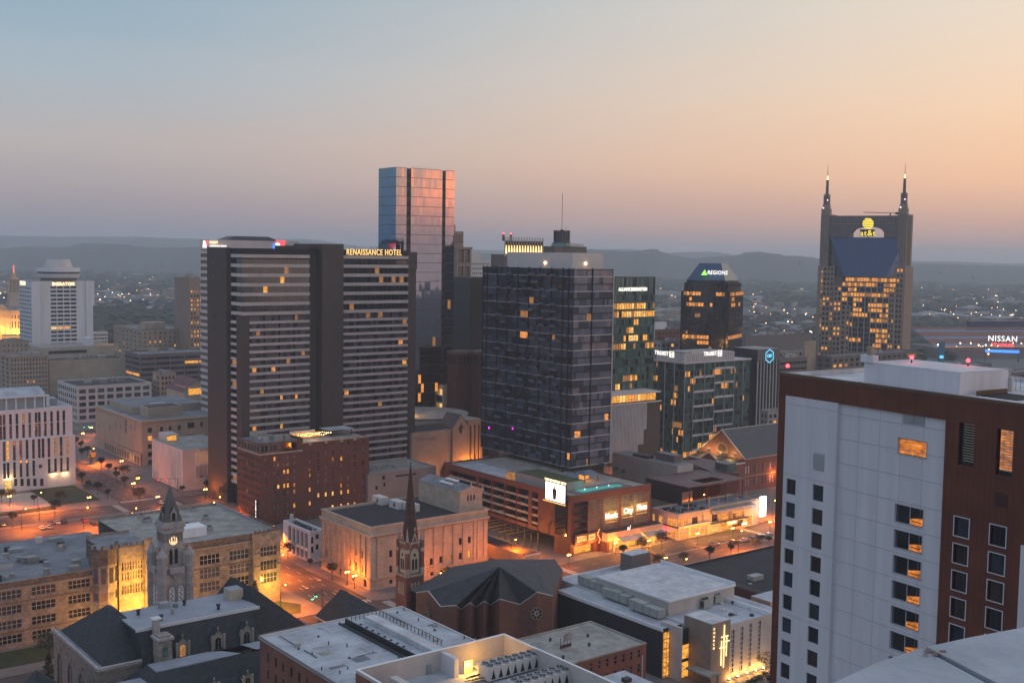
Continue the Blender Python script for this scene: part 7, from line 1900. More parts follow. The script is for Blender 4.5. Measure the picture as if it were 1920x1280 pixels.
b.part(MB().box(xc - .16, xc + .16, -.8, -.61, ze_ - 2.6, ze_ + 2.8, 'black').box(xc - 1.2, xc + 1.4, -.82, -.62, ze_ + .5, ze_ + .85, 'black').poly([(xc - .5, -.7, ze_ - 2.8), (xc - .3, -.7, ze_), (xc - .6, -.7, ze_ + 2.2), (xc - 1.9, -.7, ze_ + .2), (xc - 1.4, -.7, ze_ - 1.8)], 'brick_dark'), 'cross_emblem')
b.part(MB().poly([(F(826), -.15, .2), (F(844), -.15, .2), (F(844), -.15, 5.2), ((F(826) + F(844)) / 2, -.15, 10), (F(826), -.15, 5.2)], 'g_brown'), 'pointed_entrance')
b.part(MB().box(0, F(847), .3, 14, 0, zt - .3, 'pink_wall', 'roof_grey').box(F(878), W_, .9, 14, 0, zt + 3.8, 'pink_wall', 'roof_tan').box(.5, F(840), 4, 14, zt - .29, zt + 3, 'roof_slate2'), 'wall')
b.done(); spot_pt(b.root, (F(884), -3, 5), 9000, (1, .36, .04)); spot_pt(b.root, (F(868), -3.5, 5), 5000, (1, .36, .04)); spot_pt(b.root, (F(800), -4, 5), 1500, (1, .36, .04))
# ash-white block with lit terrace
b = Bld('theatre_block', 'big blank ash-white block with lamp-lit roof terrace and a glowing glazed side', 'theatre', 832, 722, 655, 772, 930)
zt, W_, D_ = b.z, b.W, b.D
b.fac('F', 0, 0, W_, 0, zt, [(b.sx(860), b.sx(872), zt - 9.5, zt - 5), (b.sx(892), b.sx(904), zt - 9, zt - 4.6)], k='ash_wall', lits=['lit1'], lit=1, mull=1, hb=1)
b.fac('L', 0, 0, D_, 0, zt, cols=bays(1, D_ - 1, 7, .82), rows=[(zt - 6, zt - 2.5), (zt - 10, zt - 6.6), (zt - 14, zt - 10.6)], k='offwhite', lits=['lit3', 'lit_green', 'lit1'], lit=.8, mull=1, dep=.5)
b.part(MB().box(-1.2, -.1, D_ * .28, D_ * .5, zt - 18, zt - 9, 'teal'), 'teal_panel'); b.roof(zt, 'roof_tan', .8, pk='ash_wall'); b.back(0, zt, 'ash_wall')
tr = MB()
for i in range(12): x, y = rnd.uniform(2, W_ - 3), rnd.uniform(2, D_ * .7); tr.ball(x, y, zt + 1.0, .32, 'lamp_orange', 6)
b.part(tr, 'terrace_lamp')
for i in range(12): x, y = rnd.uniform(2, W_ - 4), rnd.uniform(2, D_ * .6); b.part(MB().box(x, x + 2.5, y, y + 1, zt - .7, zt + .5, 'leaf').box(x - .5, x - .1, y, y + 1, zt - .7, zt + .2, 'trunk'), 'planter')
b.part(MB().box(b.sx(850), W_, .5, 1.2, zt + .01, zt + 1.6, 'leaf'), 'hedge'); b.done()
spot_pt(b.root, (W_ * .4, D_ * .3, zt + 2), 1200, (1, .5, .12))
w = PD(795, 775, 612); o = empty('round_hall', 'low round hall with pale roof lit gold, right of the banded hotel', 'hall', (w.x, w.y, 0))
MB().cyl(0, 0, 0, w.z, 23, 23, 'ash_wall', 32).cyl(0, 0, w.z + .01, w.z + .5, 24, 24, 'roof_tan', 32).build('wall', o); spot_pt(o, (-8, -14, w.z + 3), 6000, (1, .5, .12))
# ================================================================ white hotel tower in the right foreground
mat('panel_white', (.60, .575, .60), .55, .07, .2, kind='streak'); mat('membrane', (.56, .56, .57), .8, .2, .25, col2=(.53, .53, .54), **FL); mat('lit_room', (.06, .03, .02), .3, 0, emit=.8, ecol=(1, .30, .045), kind='lit')
mat('coping', (.40, .43, .46), .75, .22, 1.1, bump=.15); mat('stain', (.22, .12, .11), .9, .3, 3)
def near_hotel():
    b = bat('hotel_tower', 'white panelled hotel tower framed in dark maroon, filling the right foreground', 'hotel', 0, 0, 26, 10, 100, az=57.8, o=Vector((69.7, 94.9, 0)))
    zt = 100.0; b.D = along(b.p, b.v, 1462); D_ = b.D
    Z = lambda px, py: b.zat(px, py, 'L'); S = lambda px, py=1000: b.sz('L', px, py)[0]
    # plain window lists, top row of each column read from the place, the rest one storey below
    st = (Z(1484, 911) - Z(1476, 1257)) / 8
    def col(px, py, w, h, n, skip=()):
        s, z = b.sz('L', px, py); return [(s - w / 2, s + w / 2, z - i * st - h / 2, z - i * st + h / 2) for i in range(n) if i not in skip]
    A = col(1484.5, 912, 1.62, 2.0, 22); B_ = col(1535, 924, 1.78, 2.05, 22)
    Cc = col(1701, 967, 3.95, 2.15, 24)
    Dd = col(1803, 988, 1.9, 2.15, 24); Ee = col(1871, 1004, 1.95, 2.2, 24)
    sm = S(1764); sl_ = S(1563.5); sw0 = S(1466.5); zw = Z(1478, 738); zw2 = Z(1700, 780)
    zwt = (zw + zw2) / 2
    one = b.sz('L', 1707, 840); F1 = (one[0] - 2.0, one[0] + 2.0, one[1] - .95, one[1] + .95)
    sb = S(1915)
    dk = ['g_dark', 'g_blue', 'g_dark', 'g_brown']
    b.fac('L', -.15, sl_, sw0, 0, zwt, [r for r in A + B_ if r[0] > sl_], k='panel_white', dark=dk, lit=.0, lits=['lit2', 'lit4'], dep=.22, jit=.0015)
    b.fac('L', .30, sm, sl_, 0, zwt, Cc + [F1], k='panel_white', dark=['g_dark'], lit=0, dep=.26, mull=1, fk='frame_light', jit=.001)
    b.strips('L', 0, 0, D_, zwt, zt, 'maroon'); b.strips('L', 0, sw0, D_, 0, zwt, 'maroon')
    L1 = [b.sz('L', 1812, 829), b.sz('L', 1883, 846)]
    lv = [(a - 1.0, a + 1.0, z - 2.6, min(z + 2.6, zwt - .05)) for a, z in L1]
    b.fac('L', 0, sb, sm, 0, zwt, Dd + Ee + lv, k='maroon', dark=dk, lit=0, dep=.3, jit=.0015)
    b.fac('L', 0, 0, sb, 0, Z(1915, 980) if False else zwt - 12, [], k='panel_white'); b.strips('L', 0, 0, sb, zwt - 12, zwt, 'maroon')
    b.strips('F', 0, 0, b.W, 0, zt, 'maroon'); b.strips('K', D_, 0, b.W, 0, zt, 'maroon'); b.strips('R', b.W, 0, D_, 0, zt, 'panel_white')
    # window frames and lit half panes
    for r in Dd + Ee:
        m = MB(); t = .09
        for a0, a1, z0, z1 in ((r[0] - t, r[1] + t, r[3], r[3] + t), (r[0] - t, r[1] + t, r[2] - t, r[2]), (r[0] - t, r[0], r[2], r[3]), (r[1], r[1] + t, r[2], r[3])): m.box(-.07, -.01, a0, a1, z0, z1, 'frame_white')
        b.part(m, 'window_frame')
    for r in Cc + [F1]:
        m = MB(); t = .07
        for a0, a1, z0, z1 in ((r[0] - t, r[1] + t, r[3], r[3] + t), (r[0] - t, r[1] + t, r[2] - t, r[2]), (r[0] - t, r[0], r[2], r[3]), (r[1], r[1] + t, r[2], r[3])): m.box(.24, .29, a0, a1, z0, z1, 'frame_light')
        b.part(m, 'window_frame')
        hw = (r[0] + r[1]) / 2
        x = .45
        if r is F1: b.part(MB().poly([(x, r[0] + .1, r[2] + .1), (x, r[1] - .1, r[2] + .1), (x, r[1] - .1, r[3] - .1), (x, r[0] + .1, r[3] - .1)], 'lit_room'), 'lit_pane')
        else: b.part(MB().poly([(x, r[0] + .1, r[2] + .12), (x, hw - .1, r[2] + .12), (x, hw - .1, r[2] + .75), (x, r[0] + .1, r[2] + 1.1)], 'lit_room').box(x - .02, x - .01, r[0] + .3, hw - .3, r[2] + .45, r[2] + .55, 'black'), 'lit_pane')
    for j, r in enumerate(lv):
        m = MB()
        for i in range(16): z = r[2] + .5 + i * .29; m.box(.05, .25, r[0] + .03, r[1] - .6, z, z + .09, 'tan' if j == 0 else 'frame_light')
        b.part(m, 'louvre'); b.part(MB().box(.27, .29, r[0] + .02, r[1] - .35, r[2] + .5, r[3] - .1, 'g_brown' if j == 0 else 'lit_room'), 'louvre_backing')
    s, z = b.sz('L', 1537, 865); m = MB().box(-.22, -.165, s - .9, s + .9, z - 1.1, z + 1.1, 'frame_light')
    for i in range(10): m.box(-.25, -.221, s - .85, s + .85, z - 1 + i * .2, z - .92 + i * .2, 'metal_grey')
    b.part(m, 'vent_grille')
    s, z = b.sz('L', 1711, 779); m = MB().box(.24, .29, s - 1.5, s - .03, zwt - 1.15, zwt - .05, 'metal_grey').box(.24, .29, s + .03, s + 1.5, zwt - 1.15, zwt - .05, 'metal_grey'); b.part(m, 'vent_grille')
    b.part(MB().box(-.03, -.01, S(1874) - .75, S(1874) + .75, Z(1874, 950), Z(1874, 924), 'maroon_dark'), 'dark_panel')
    jn = MB()
    z0 = Z(1701, 967) + 1.42
    for i in range(-3, 24):
        z = z0 - i * st
        if z < zwt - .2: jn.box(.275, .297, sm, sl_, z - .025, z + .025, 'joint')
    for i in range(-1, 12): z = z0 + .3 - i * st * 3; jn.box(-.172, -.152, sl_, sw0, z - .02, z + .02, 'joint')
    for i in range(30): s_ = D_ * i / 30; jn.box(-.012, -.004, s_ - .012, s_ + .012, zwt + .0, zt - .25, 'maroon_dark')
    for i in range(14): s_ = sb + (sm - sb) * (i + .5) / 14 if i else 0; jn.box(-.008, -.003, s_ - .01, s_ + .01, 0, zwt, 'maroon_dark')
    for i in range(4): s_ = sm + (sl_ - sm) * (i + 1) / 5; jn.box(.285, .298, s_ - .012, s_ + .012, 0, zwt, 'joint')
    b.part(jn, 'panel_joint'); b.part(MB().box(-.149, .31, sl_ - .012, sl_ + .002, 0, zwt - .003, 'panel_white').box(-.14, .005, sw0 - .002, sw0 + .012, 0, zwt - .003, 'panel_white').box(-.149, .005, sl_, sw0, zwt - .004, zwt + .03, 'panel_white').box(.002, .31, sm - .012, sm, 0, zwt - .003, 'maroon').box(.002, .31, sm, sl_, zwt, zwt + .03, 'maroon'), 'panel_return')
    b.roof(zt, 'membrane', .7, t=.35, pk='coping_brown')
    b.part(MB().box(.36, .42, .4, D_ - .4, zt - .69, zt - .05, 'membrane').box(.43, b.W - .4, D_ - .42, D_ - .36, zt - .69, zt - .05, 'membrane').box(b.W - .42, b.W - .36, .4, D_ - .43, zt - .69, zt - .05, 'membrane'), 'parapet_lining')
    # penthouse
    q = lambda px, py, z: (lambda w: ((w - b.o).dot(b.u), (w - b.o).dot(b.v)))(P(px, py, z))
    x0, y1 = q(1623, 718, 99.3); x0b, y0 = q(1795, 742, 99.3)
    x0 = (x0 + x0b) / 2; zp = b.zat(1795, 699, 'L', x0); x1 = q(1897, 735, 99.3)[0]
    b.part(MB().box(x0, x1, y0, y1, 99.3, zp, 'panel_white', 'membrane').box(x0, x1, y0, y1, zp + .002, zp + .1, 'membrane'), 'penthouse')
    b.part(MB().box(x0 - .3, x0 + .7, y1 - 1.6, y1 + .4, zp + .1, zp + 1.0, 'panel_white').box(x0 + .0, x0 + .5, y1 - 1.0, y1 - .3, zp + 1.0, zp + 2.1, 'tan'), 'penthouse_vent')
    b.part(MB().cyl(x0 - 2.5, y1 - 1.5, 99.3, 99.75, .3, .25, 'metal_dark', 8).cyl(x0 - 3.5, y1 + 3.6, 99.3, 99.7, .35, .3, 'metal_dark', 8), 'roof_vent')
    b.part(MB().box(x1 + 1, x1 + 3.5, y0 + 2, y0 + 5, 99.3, 101.2, 'metal_grey'), 'rooftop_unit'); b.part(MB().box(x1 + .2, x1 + .6, y0 - .4, y0 + .1, 99.3, 101.0, 'offwhite'), 'vent_stack')
    m = MB()
    for i in range(8): m.tube((x1 + .5 + i * .9, y0 + .5, 99.3), (x1 + .5 + i * .9, y0 + .5, 100.6), .04, 'metal_grey', 4)
    m.tube((x1 + .5, y0 + .5, 100.6), (x1 + 7, y0 + .5, 100.6), .04, 'metal_grey', 4); b.part(m, 'railing')
    b.part(MB().box(x0 + 2, x0 + 7, y0 - 6, y0 - 1.2, 99.31, 99.4, 'black').box(x0 + 1.7, x0 + 7.3, y0 - 1.2, y0 - 1.0, 99.31, 99.9, 'coping_brown'), 'roof_well')
    b.done(100)
    for px, py, lb in ((1703, 662, 'red beacon'), (1875, 680, 'red beacon')):
        pass
    for i, (x, y) in enumerate(((x0 + 4.5, y1 - 3.6), (x1 - 1.5, y1 - 9.5))):
        o = empty('beacon', ('left' if i == 0 else 'right') + ' one of two glowing red beacons on the white penthouse roof', 'beacon', b.wp(x, y, zp + .1), 0)
        MB().cyl(0, 0, 0, .5, .1, .1, 'metal_dark', 6).build('stem', o); MB().ball(0, 0, .7, .26, 'red_lamp', 8).build('lamp', o); spot_pt(o, (0, 0, .9), 40, (1, .02, .03))
mat('frame_white', (.6, .6, .64), .5, 0); mat('joint', (.34, .34, .40), .6, 0); mat('maroon_dark', (.05, .018, .013), .6, .1); mat('coping_brown', (.12, .07, .05), .6, .1)
near_hotel()
# red beacon behind its roof corner
p = PD(1477, 687, 300); o = empty('beacon', 'single red beacon on a mast left of the maroon-framed hotel roof', 'beacon', (p.x, p.y, p.z - 9), 0); MB().tube((0, 0, -30), (0, 0, 9), .12, 'metal_dark', 5).build('mast', o); MB().ball(0, 0, 9.2, .5, 'red_lamp', 8).build('lamp', o)
# the ledge we look over
def ledge():
    rt = empty('parapet_ledge', 'pale weathered roof coping with a dark seam, close in the bottom right corner', 'parapet', (0, 0, 0), 0)
    z = HC - 1.15
    pts = [P(x, y, z) for x, y in ((1535, 1292), (1640, 1243), (1727, 1214))]
    p3 = [P(x, y, z) for x, y in ((1727, 1214), (1820, 1196), (1960, 1170))]
    s0, s1 = P(1727, 1214, z), P(1880, 1292, z)
    near = [P(1960, 1400, z), P(1500, 1400, z)]
    def sl(name, poly, z0, z1): MB().prism([(a.x, a.y) for a in poly], z0, z1, 'coping').build(name, rt)
    d = (s1 - s0).normalized() * .006; n = Vector((d.y, -d.x, 0))
    sl('coping_slab', [pts[0], pts[1], pts[2] , s1 + Vector((-.012, 0, 0)), near[1]][::-1], z - .06, z)
    sl('coping_slab', [p3[0] + Vector((.016, 0, 0)), p3[1], p3[2], near[0], s1 + Vector((.014, 0, 0))][::-1], z - .06, z + .004)
    sl('wall', [pts[0] + Vector((0, -.08, 0)), pts[2] + Vector((0, -.08, 0)), p3[2] + Vector((0, -.08, 0)), near[0], near[1]][::-1], z - 30, z - .061)
    q = P(1758, 1224, z + .006); m = MB(); r6 = random.Random(2)
    for i in range(7): cx, cy = q.x + r6.uniform(-.04, .03), q.y + r6.uniform(-.02, .03); m.poly([(cx + .010 * r6.uniform(.6, 1.4) * math.cos(a), cy + .007 * r6.uniform(.6, 1.4) * math.sin(a), z + .0048 + i * .0001) for a in [j * .785 for j in range(8)]], 'stain')
    m.build('rust_stain', rt)
ledge()
# ================================================================ white roofed church with crosses
def white_church():
    b = Bld('modern_church', 'modern church with big white roofs, brown tower with lit crosses and tall slit windows', 'church', 1335, 1170, 300, 1283, 1370)
    zt, W_, D_ = b.z, b.W, b.D; zr = zt - 3.6
    F = b.sx
    b.part(MB().box(0, W_, 0, D_, 0, zt, 'granite', 'membrane').box(.3, W_ - .3, .3, D_ - .3, zt + .002, zt + .08, 'membrane'), 'tower')
    # crosses
    def bar(x0, x1, z0, z1): b.part(MB().box(x0, x1, -.42, -.2, z0, z1, 'cross_lit'), 'cross')
    ZZ = lambda px, py: b.sz('F', px, py)
    for px, pt, pb, cy, cx0, cx1 in ((1357, 1170, 1249, 1190, 1351, 1364), (1351.5, 1200, 1246, 1211, 1348, 1358), (1361, 1192, 1228, 1199, 1357, 1366)):
        x, z1 = ZZ(px, pt); z0 = ZZ(px, pb)[1]; bar(x - .1, x + .1, z0, z1)
        xa = ZZ(cx0, cy)[0]; xb, zc = ZZ(cx1, cy); bar(xa, x - .11, zc - .1, zc + .1); bar(x + .11, xb, zc - .1, zc + .1)
    x, z = ZZ(1336.5, 1198); 
    for i, ch in enumerate('CHURCH'): text_mesh(ch, .85, 'cross_lit', b.root, (x + .25, -.25, z + 2.8 - i * 1.05), ext=.03, bold=.02)
    # white hall to the right
    x1 = F(1452); zf = b.zat(1372, 1172)
    rc = []
    for px, a, c in ((1378, 1181, 1260), (1395, 1175, 1255), (1411, 1169, 1248), (1428, 1164, 1234)):
        x = b.sx(px); z1 = b.zat(px, a); rc.append((x - .62, x + .62, max(.8, b.zat(px, c)), z1))
    b.fac('F', .5, W_ + .01, x1, 0, zf, rc, k='ash_wall', dark=['g_dark', 'g_blue'], lit=0, mull=1, hb=8, fk='frame_light', dep=.3)
    b.part(MB().box(x1, x1 + 6, 1.0, 40, 0, zf - .6, 'brick2', 'roof_white'), 'wing')
    xL = -7.5; yB = 62
    def q(px, py, z): w = P(px, py, z) - b.o; return w.dot(b.u), w.dot(b.v)
    b.part(MB().box(.4, x1, .9, yB, 0, zf - .9, 'ash_wall', 'roof_white').box(.4, x1, yB, yB + .4, 0, zf, 'white').box(x1 - .4, x1, 1, yB - .1, zf - .89, zf + .3, 'white'), 'hall_roof')
    (xl, yl) = q(1232, 1180, zf - 1); (xa, ya) = q(1062, 1105, zf - 1)
    xl = (xl + xa) / 2
    b.part(MB().box(xl, .39, yl, ya + 2, 0, zf - 1.2, 'metal_dark', 'roof_white').box(xl - .3, xl - .01, yl - .3, ya + 2, zf - 1.9, zf - .9, 'white'), 'aisle_roof')
    # raised main roof
    zm = zf + 3.4
    c = [q(1135, 1079, zm), q(1247, 1049, zm), q(1357, 1098, zm), q(1247, 1132, zm)]
    X0, X1, Y0, Y1 = (c[0][0] + c[3][0]) / 2, (c[1][0] + c[2][0]) / 2, (c[2][1] + c[3][1]) / 2, (c[0][1] + c[1][1]) / 2
    b.part(MB().box(X0, X1, Y0, Y1, zf - .88, zm, 'ash_wall', 'membrane').box(X0 - .3, X1 + .3, Y0 - .3, Y0 - .01, zm - .3, zm + .25, 'white').box(X0 - .3, X0 - .01, Y0, Y1, zm - .3, zm + .25, 'white').box(X1 + .01, X1 + .3, Y0, Y1, zm - .3, zm + .9, 'white'), 'main_roof')
    bx_ = q(1205, 1052, zm); b.part(MB().box(bx_[0] - 4, bx_[0] + 4.5, bx_[1] + 1, bx_[1] + 6, zf, zm + 2.2, 'granite2', 'membrane'), 'stair_head')
    # fin wall and lit glass
    xf = b.sx(1272)
    (fx, fy) = q(1262, 1290, 0)
    fx, fy = xl + 3.2, yl - 3.2
    b.part(MB().box(xl + 2.4, xl + 3.2, yl - 4.5, yl + 3, 0, zf - .2, 'ash_wall'), 'fin_wall')
    g_ = [(xl + .3, xl + 2.3, .5, zf - 2.4)]
    b.part(MB().box(xl + .2, xl + 2.35, yl - .35, yl - .31, .4, zf - 2.2, 'lit1').box(xl + 3.25, -.1, D_ * .8, D_ * .8 + .1, 5.6, 9.4, 'lit1').box(xl + 3.25, -.1, D_ * .8, D_ * .8 + .1, .4, 4.6, 'lit1').box(xl + 3.22, -.05, D_ * .8 + .2, D_ * .8 + .5, 0, zf - 1.2, 'metal_dark'), 'lit_glazing')
    m = MB()
    for i in range(5): z = .6 + i * 2.6; m.box(xl + .15, xl + 2.36, yl - .42, yl - .36, z, z + .15, 'metal_dark')
    for i in range(3): m.box(xl + .3 + i, xl + .4 + i, yl - .45, yl - .43, .4, zf - 2.2, 'metal_dark')
    b.part(m, 'glazing_bar')
    b.part(MB().box(xl + 3.3, .8, -3.0, D_ * .55, 3.8, 4.3, 'roof_tan').box(-.1, .4, -2.6, -2.2, 0, 3.8, 'granite'), 'entrance_canopy')
    b.done()
    # air handlers
    def ahu(px, py, n, sect, lab, rot=True):
        w = P(px, py, zf + 1.0); o = empty('air_handler', lab, 'rooftop unit', (w.x, w.y, zf - .88 if w.dot(UD) > 0 else 0), GROT)
        for i in range(sect):
            L0 = n / sect
            m = MB()
            if rot: m.box(-1.4, 1.4, -n / 2 + i * L0 + .05, -n / 2 + (i + 1) * L0 - .05, .3, 2.6 + (i % 2) * .3, 'unit_grey')
            else: m.box(-n / 2 + i * L0 + .05, -n / 2 + (i + 1) * L0 - .05, -1.4, 1.4, .3, 2.6 + (i % 2) * .3, 'unit_grey')
            m.build('casing', o)
        f = MB()
        for i in range(4):
            if rot: f.box(-1.42, -1.401, -n / 2 + .5 + i * n / 4, -n / 2 + .6 + i * n / 4, .3, 2.5, 'metal_dark')
            else: f.box(-n / 2 + .5 + i * n / 4, -n / 2 + .6 + i * n / 4, -1.42, -1.401, .3, 2.5, 'metal_dark')
        f.box(-1.2, 1.2, -.8, .8, .05, .29, 'metal_dark'); f.build('seam', o)
    ahu(1112, 1090, 11, 2, 'long grey air handler at the far left end of the church roof'); ahu(1158, 1113, 11, 3, 'long grey air handler in the middle of the church roof edge'); ahu(1213, 1137, 12, 2, 'long grey air handler nearest the brown tower on the church roof')
    ahu(1268, 1130, 9, 3, 'grey air handler running crosswise behind the brown tower', False)
    for i, (px, py) in enumerate(((1311, 1125), (1322, 1131), (1333, 1116), (1343, 1122))):
        w = P(px, py, zf + .5); o = empty('condenser', 'dark-topped condenser unit in the cluster of four behind the brown tower', 'rooftop unit', (w.x, w.y, zf - .88), GROT, 'condensers behind the brown tower')
        MB().box(-1.3, 1.3, -.9, .9, .2, 2.7, 'unit_grey').box(-1.31, -1.301, -.7, .7, .5, 2.3, 'metal_dark').build('casing', o)
        for s in (-.6, .6): MB().cyl(s, 0, 2.7, 3.1, .55, .55, 'metal_dark', 10).build('fan', o)
    r7 = random.Random(6)
    for i in range(9):
        w = P(r7.uniform(1350, 1425), r7.uniform(1128, 1160), zf - .9); o = empty('roof_vent', 'small vent box on the white roof right of the brown tower', 'vent', (w.x, w.y, zf - .88), GROT, 'small vents on the church roof')
        MB().box(-.5, .5, -.4, .4, 0, .4 + r7.random() * .5, r7.choice(['metal_grey', 'metal_dark', 'offwhite'])).build('casing', o)
    for i, px in enumerate((1368, 1384, 1401, 1418, 1432)):
        x = b.sx(px); o = empty('garden_light', 'glowing up-light at the foot of the white church wall between slit windows', 'light', b.wp(x, -.5, 0), b.root.rotation_euler.z, 'up-lights along the church wall')
        MB().box(-.2, .2, -.2, .2, 0, .5, 'metal_dark').ball(0, 0, .75, .22, 'lamp_orange', 8).build('lamp', o); spot_pt(o, (0, -.7, 1.2), 420, (1, .5, .12))
    for i in range(12):
        w = b.wp(b.sx(1375) + i * 1.9, -3.5 - r7.random() * 4, 0); shrub(w, .9 + r7.random() * .8, 'low dark shrub in the bed at the foot of the white church', 'shrubs by the white church', r7)
mat('cross_lit', (1, .8, .4), emit=1.9, ecol=(1, .68, .26), var=0); mat('unit_grey', (.33, .34, .32), .5, .1, .5)
def leaf_ball(mb, x, y, z, rx, rz, n, k, rr, s=.5):
    for i in range(n):
        th, ph = rr.uniform(0, 6.283), math.acos(rr.uniform(-1, 1)); q = rr.random() ** .4
        cx, cy, cz = x + rx * q * math.sin(ph) * math.cos(th), y + rx * q * math.sin(ph) * math.sin(th), z + rz * q * math.cos(ph)
        a, c = Vector((rr.uniform(-1, 1), rr.uniform(-1, 1), rr.uniform(-.6, .6))) * s, Vector((rr.uniform(-1, 1), rr.uniform(-1, 1), rr.uniform(-.6, .6))) * s
        o = Vector((cx, cy, cz)); mb.poly([tuple(o - a), tuple(o + c), tuple(o + a), tuple(o - c)], k)
SHR = {}
def shrub(w, r, label, group, rr):
    if 's' not in SHR:
        m = MB(); leaf_ball(m, 0, 0, .6, 1, .7, 120, 'leaf', rr, .2); leaf_ball(m, 0, 0, .6, .9, .6, 50, 'leaf2', rr, .18); o = m.build('shrub'); SHR['s'] = o
    else: o = SHR['s'].copy(); C.objects.link(o)
    o.location = w; o.scale = (r, r, r); o.rotation_euler = (0, 0, rr.uniform(0, 6)); tag(o, label, 'shrub', group); return o
white_church()
# flat dark roof block
b = Bld('low_block', 'wide low block with a flat nearly black roof behind the maroon-framed hotel', 'building', 1447, 1115, 352, 1275, 1640)
b.part(MB().box(0, b.W, 0, b.D, 0, b.z - .4, 'brick_dark', 'roof_dark').box(-.15, b.W, -.3, -.01, b.z - 1.6, b.z, 'tan').box(-.3, -.01, 0, b.D, b.z - .8, b.z, 'granite2').box(8, 13, 14, 17, b.z - .39, b.z + 1.1, 'metal_grey').box(4, 5, 12, 13, b.z - .39, b.z, 'metal_grey').box(0, b.W, b.D - .3, b.D, b.z - .39, b.z + .3, 'metal_dark'), 'wall'); b.done()
b = Bld('bathhouse', 'pale brick service building with one lamp between church roof and dark flat roof', 'building', 1445, 1128, 335, 1408, 1500)
b.part(MB().box(0, b.W, 0, b.D, 0, b.z, 'pink_wall', 'roof_white').box(.5, b.W, -.15, -.01, b.z - 2.4, b.z - 1.2, 'g_dark'), 'wall'); b.part(MB().ball(2.5, -.4, b.z - .4, .2, 'lamp_orange', 8), 'wall_lamp'); b.done(); spot_pt(b.root, (2.5, -1, b.z - .6), 150, (1, .5, .12))
# brick building with tan roof
def tan_roof():
    b = Bld('brick_building', 'red brick building with stained tan flat roof and old roof sign at bottom centre', 'building', 1052, 1248, 262, 950, 1212)
    zt, W_, D_ = b.z, b.W, b.D
    rw = []
    for i in range(7): x = W_ * (.34 + .095 * i); rw += [(x - .42, x + .42, zt - 3.2, zt - 1.3), (x - .42, x + .42, zt - 6.9, zt - 4.9), (x - .42, x + .42, zt - 10.6, zt - 8.6)]
    b.fac('F', 0, 0, W_, 0, zt, rw, k='brick2', dark=['g_dark', 'g_grey'], lit=0, hb=1, fk='frame_light', dep=.25)
    b.strips('L', 0, 0, D_, 0, zt, 'brick2'); b.back(0, zt, 'brick2'); b.roof(zt, 'roof_tan', .35, pk='roof_tan', t=.3, out=.1)
    m = MB(); x, y = W_ * .28, D_ * .45
    for i in range(4): m.tube((x + i * 1.1, y, zt - .3), (x + i * 1.1, y, zt + 2.6), .06, 'metal_dark', 4)
    for i in range(3): m.tube((x, y, zt + .5 + i), (x + 3.3, y, zt + .5 + i), .05, 'metal_dark', 4)
    b.part(m, 'roof_sign_frame'); b.part(MB().box(x + 1.2, x + 3.5, y - .1, y, zt + 1.5, zt + 3.3, 'roof_tan').box(x - .2, x + 3.4, y - .1, y, zt - .1, zt + .7, 'brick_dark'), 'roof_sign_board')
    b.part(MB().box(W_ - 1.5, W_ - 1.3, -.2, -.02, 0, zt - 3, 'steel_white'), 'drainpipe')
    for i, (a, c) in enumerate(((.15, .2), (.55, .35), (.1, .7), (.35, .75), (.7, .6))): b.part(MB().cyl(W_ * a, D_ * c, zt - .34, zt + .25, .28, .28, 'metal_dark', 8).cyl(W_ * a, D_ * c, zt + .25, zt + .4, .45, .45, 'metal_dark', 8), 'roof_vent')
    b.done(60)
tan_roof()
# little roofs at the bottom edge
b = Bld('annex_building', 'low annex with pale roofs in front of the tan-roofed brick building', 'building', 1150, 1330, 236, 1060, 1262)
b.part(MB().box(0, b.W, 0, b.D, 0, b.z, 'brick2', 'roof_white').box(b.W * .1, b.W * .4, b.D * .55, b.D * .9, b.z + .01, b.z + 2, 'brick2', 'roof_white').box(b.W * .5, b.W * .58, b.D * .4, b.D * .52, b.z + .01, b.z + 1.1, 'metal_grey').box(b.W * .7, b.W * .8, b.D * .6, b.D * .7, b.z + .01, b.z + .9, 'metal_dark'), 'wall'); b.done()
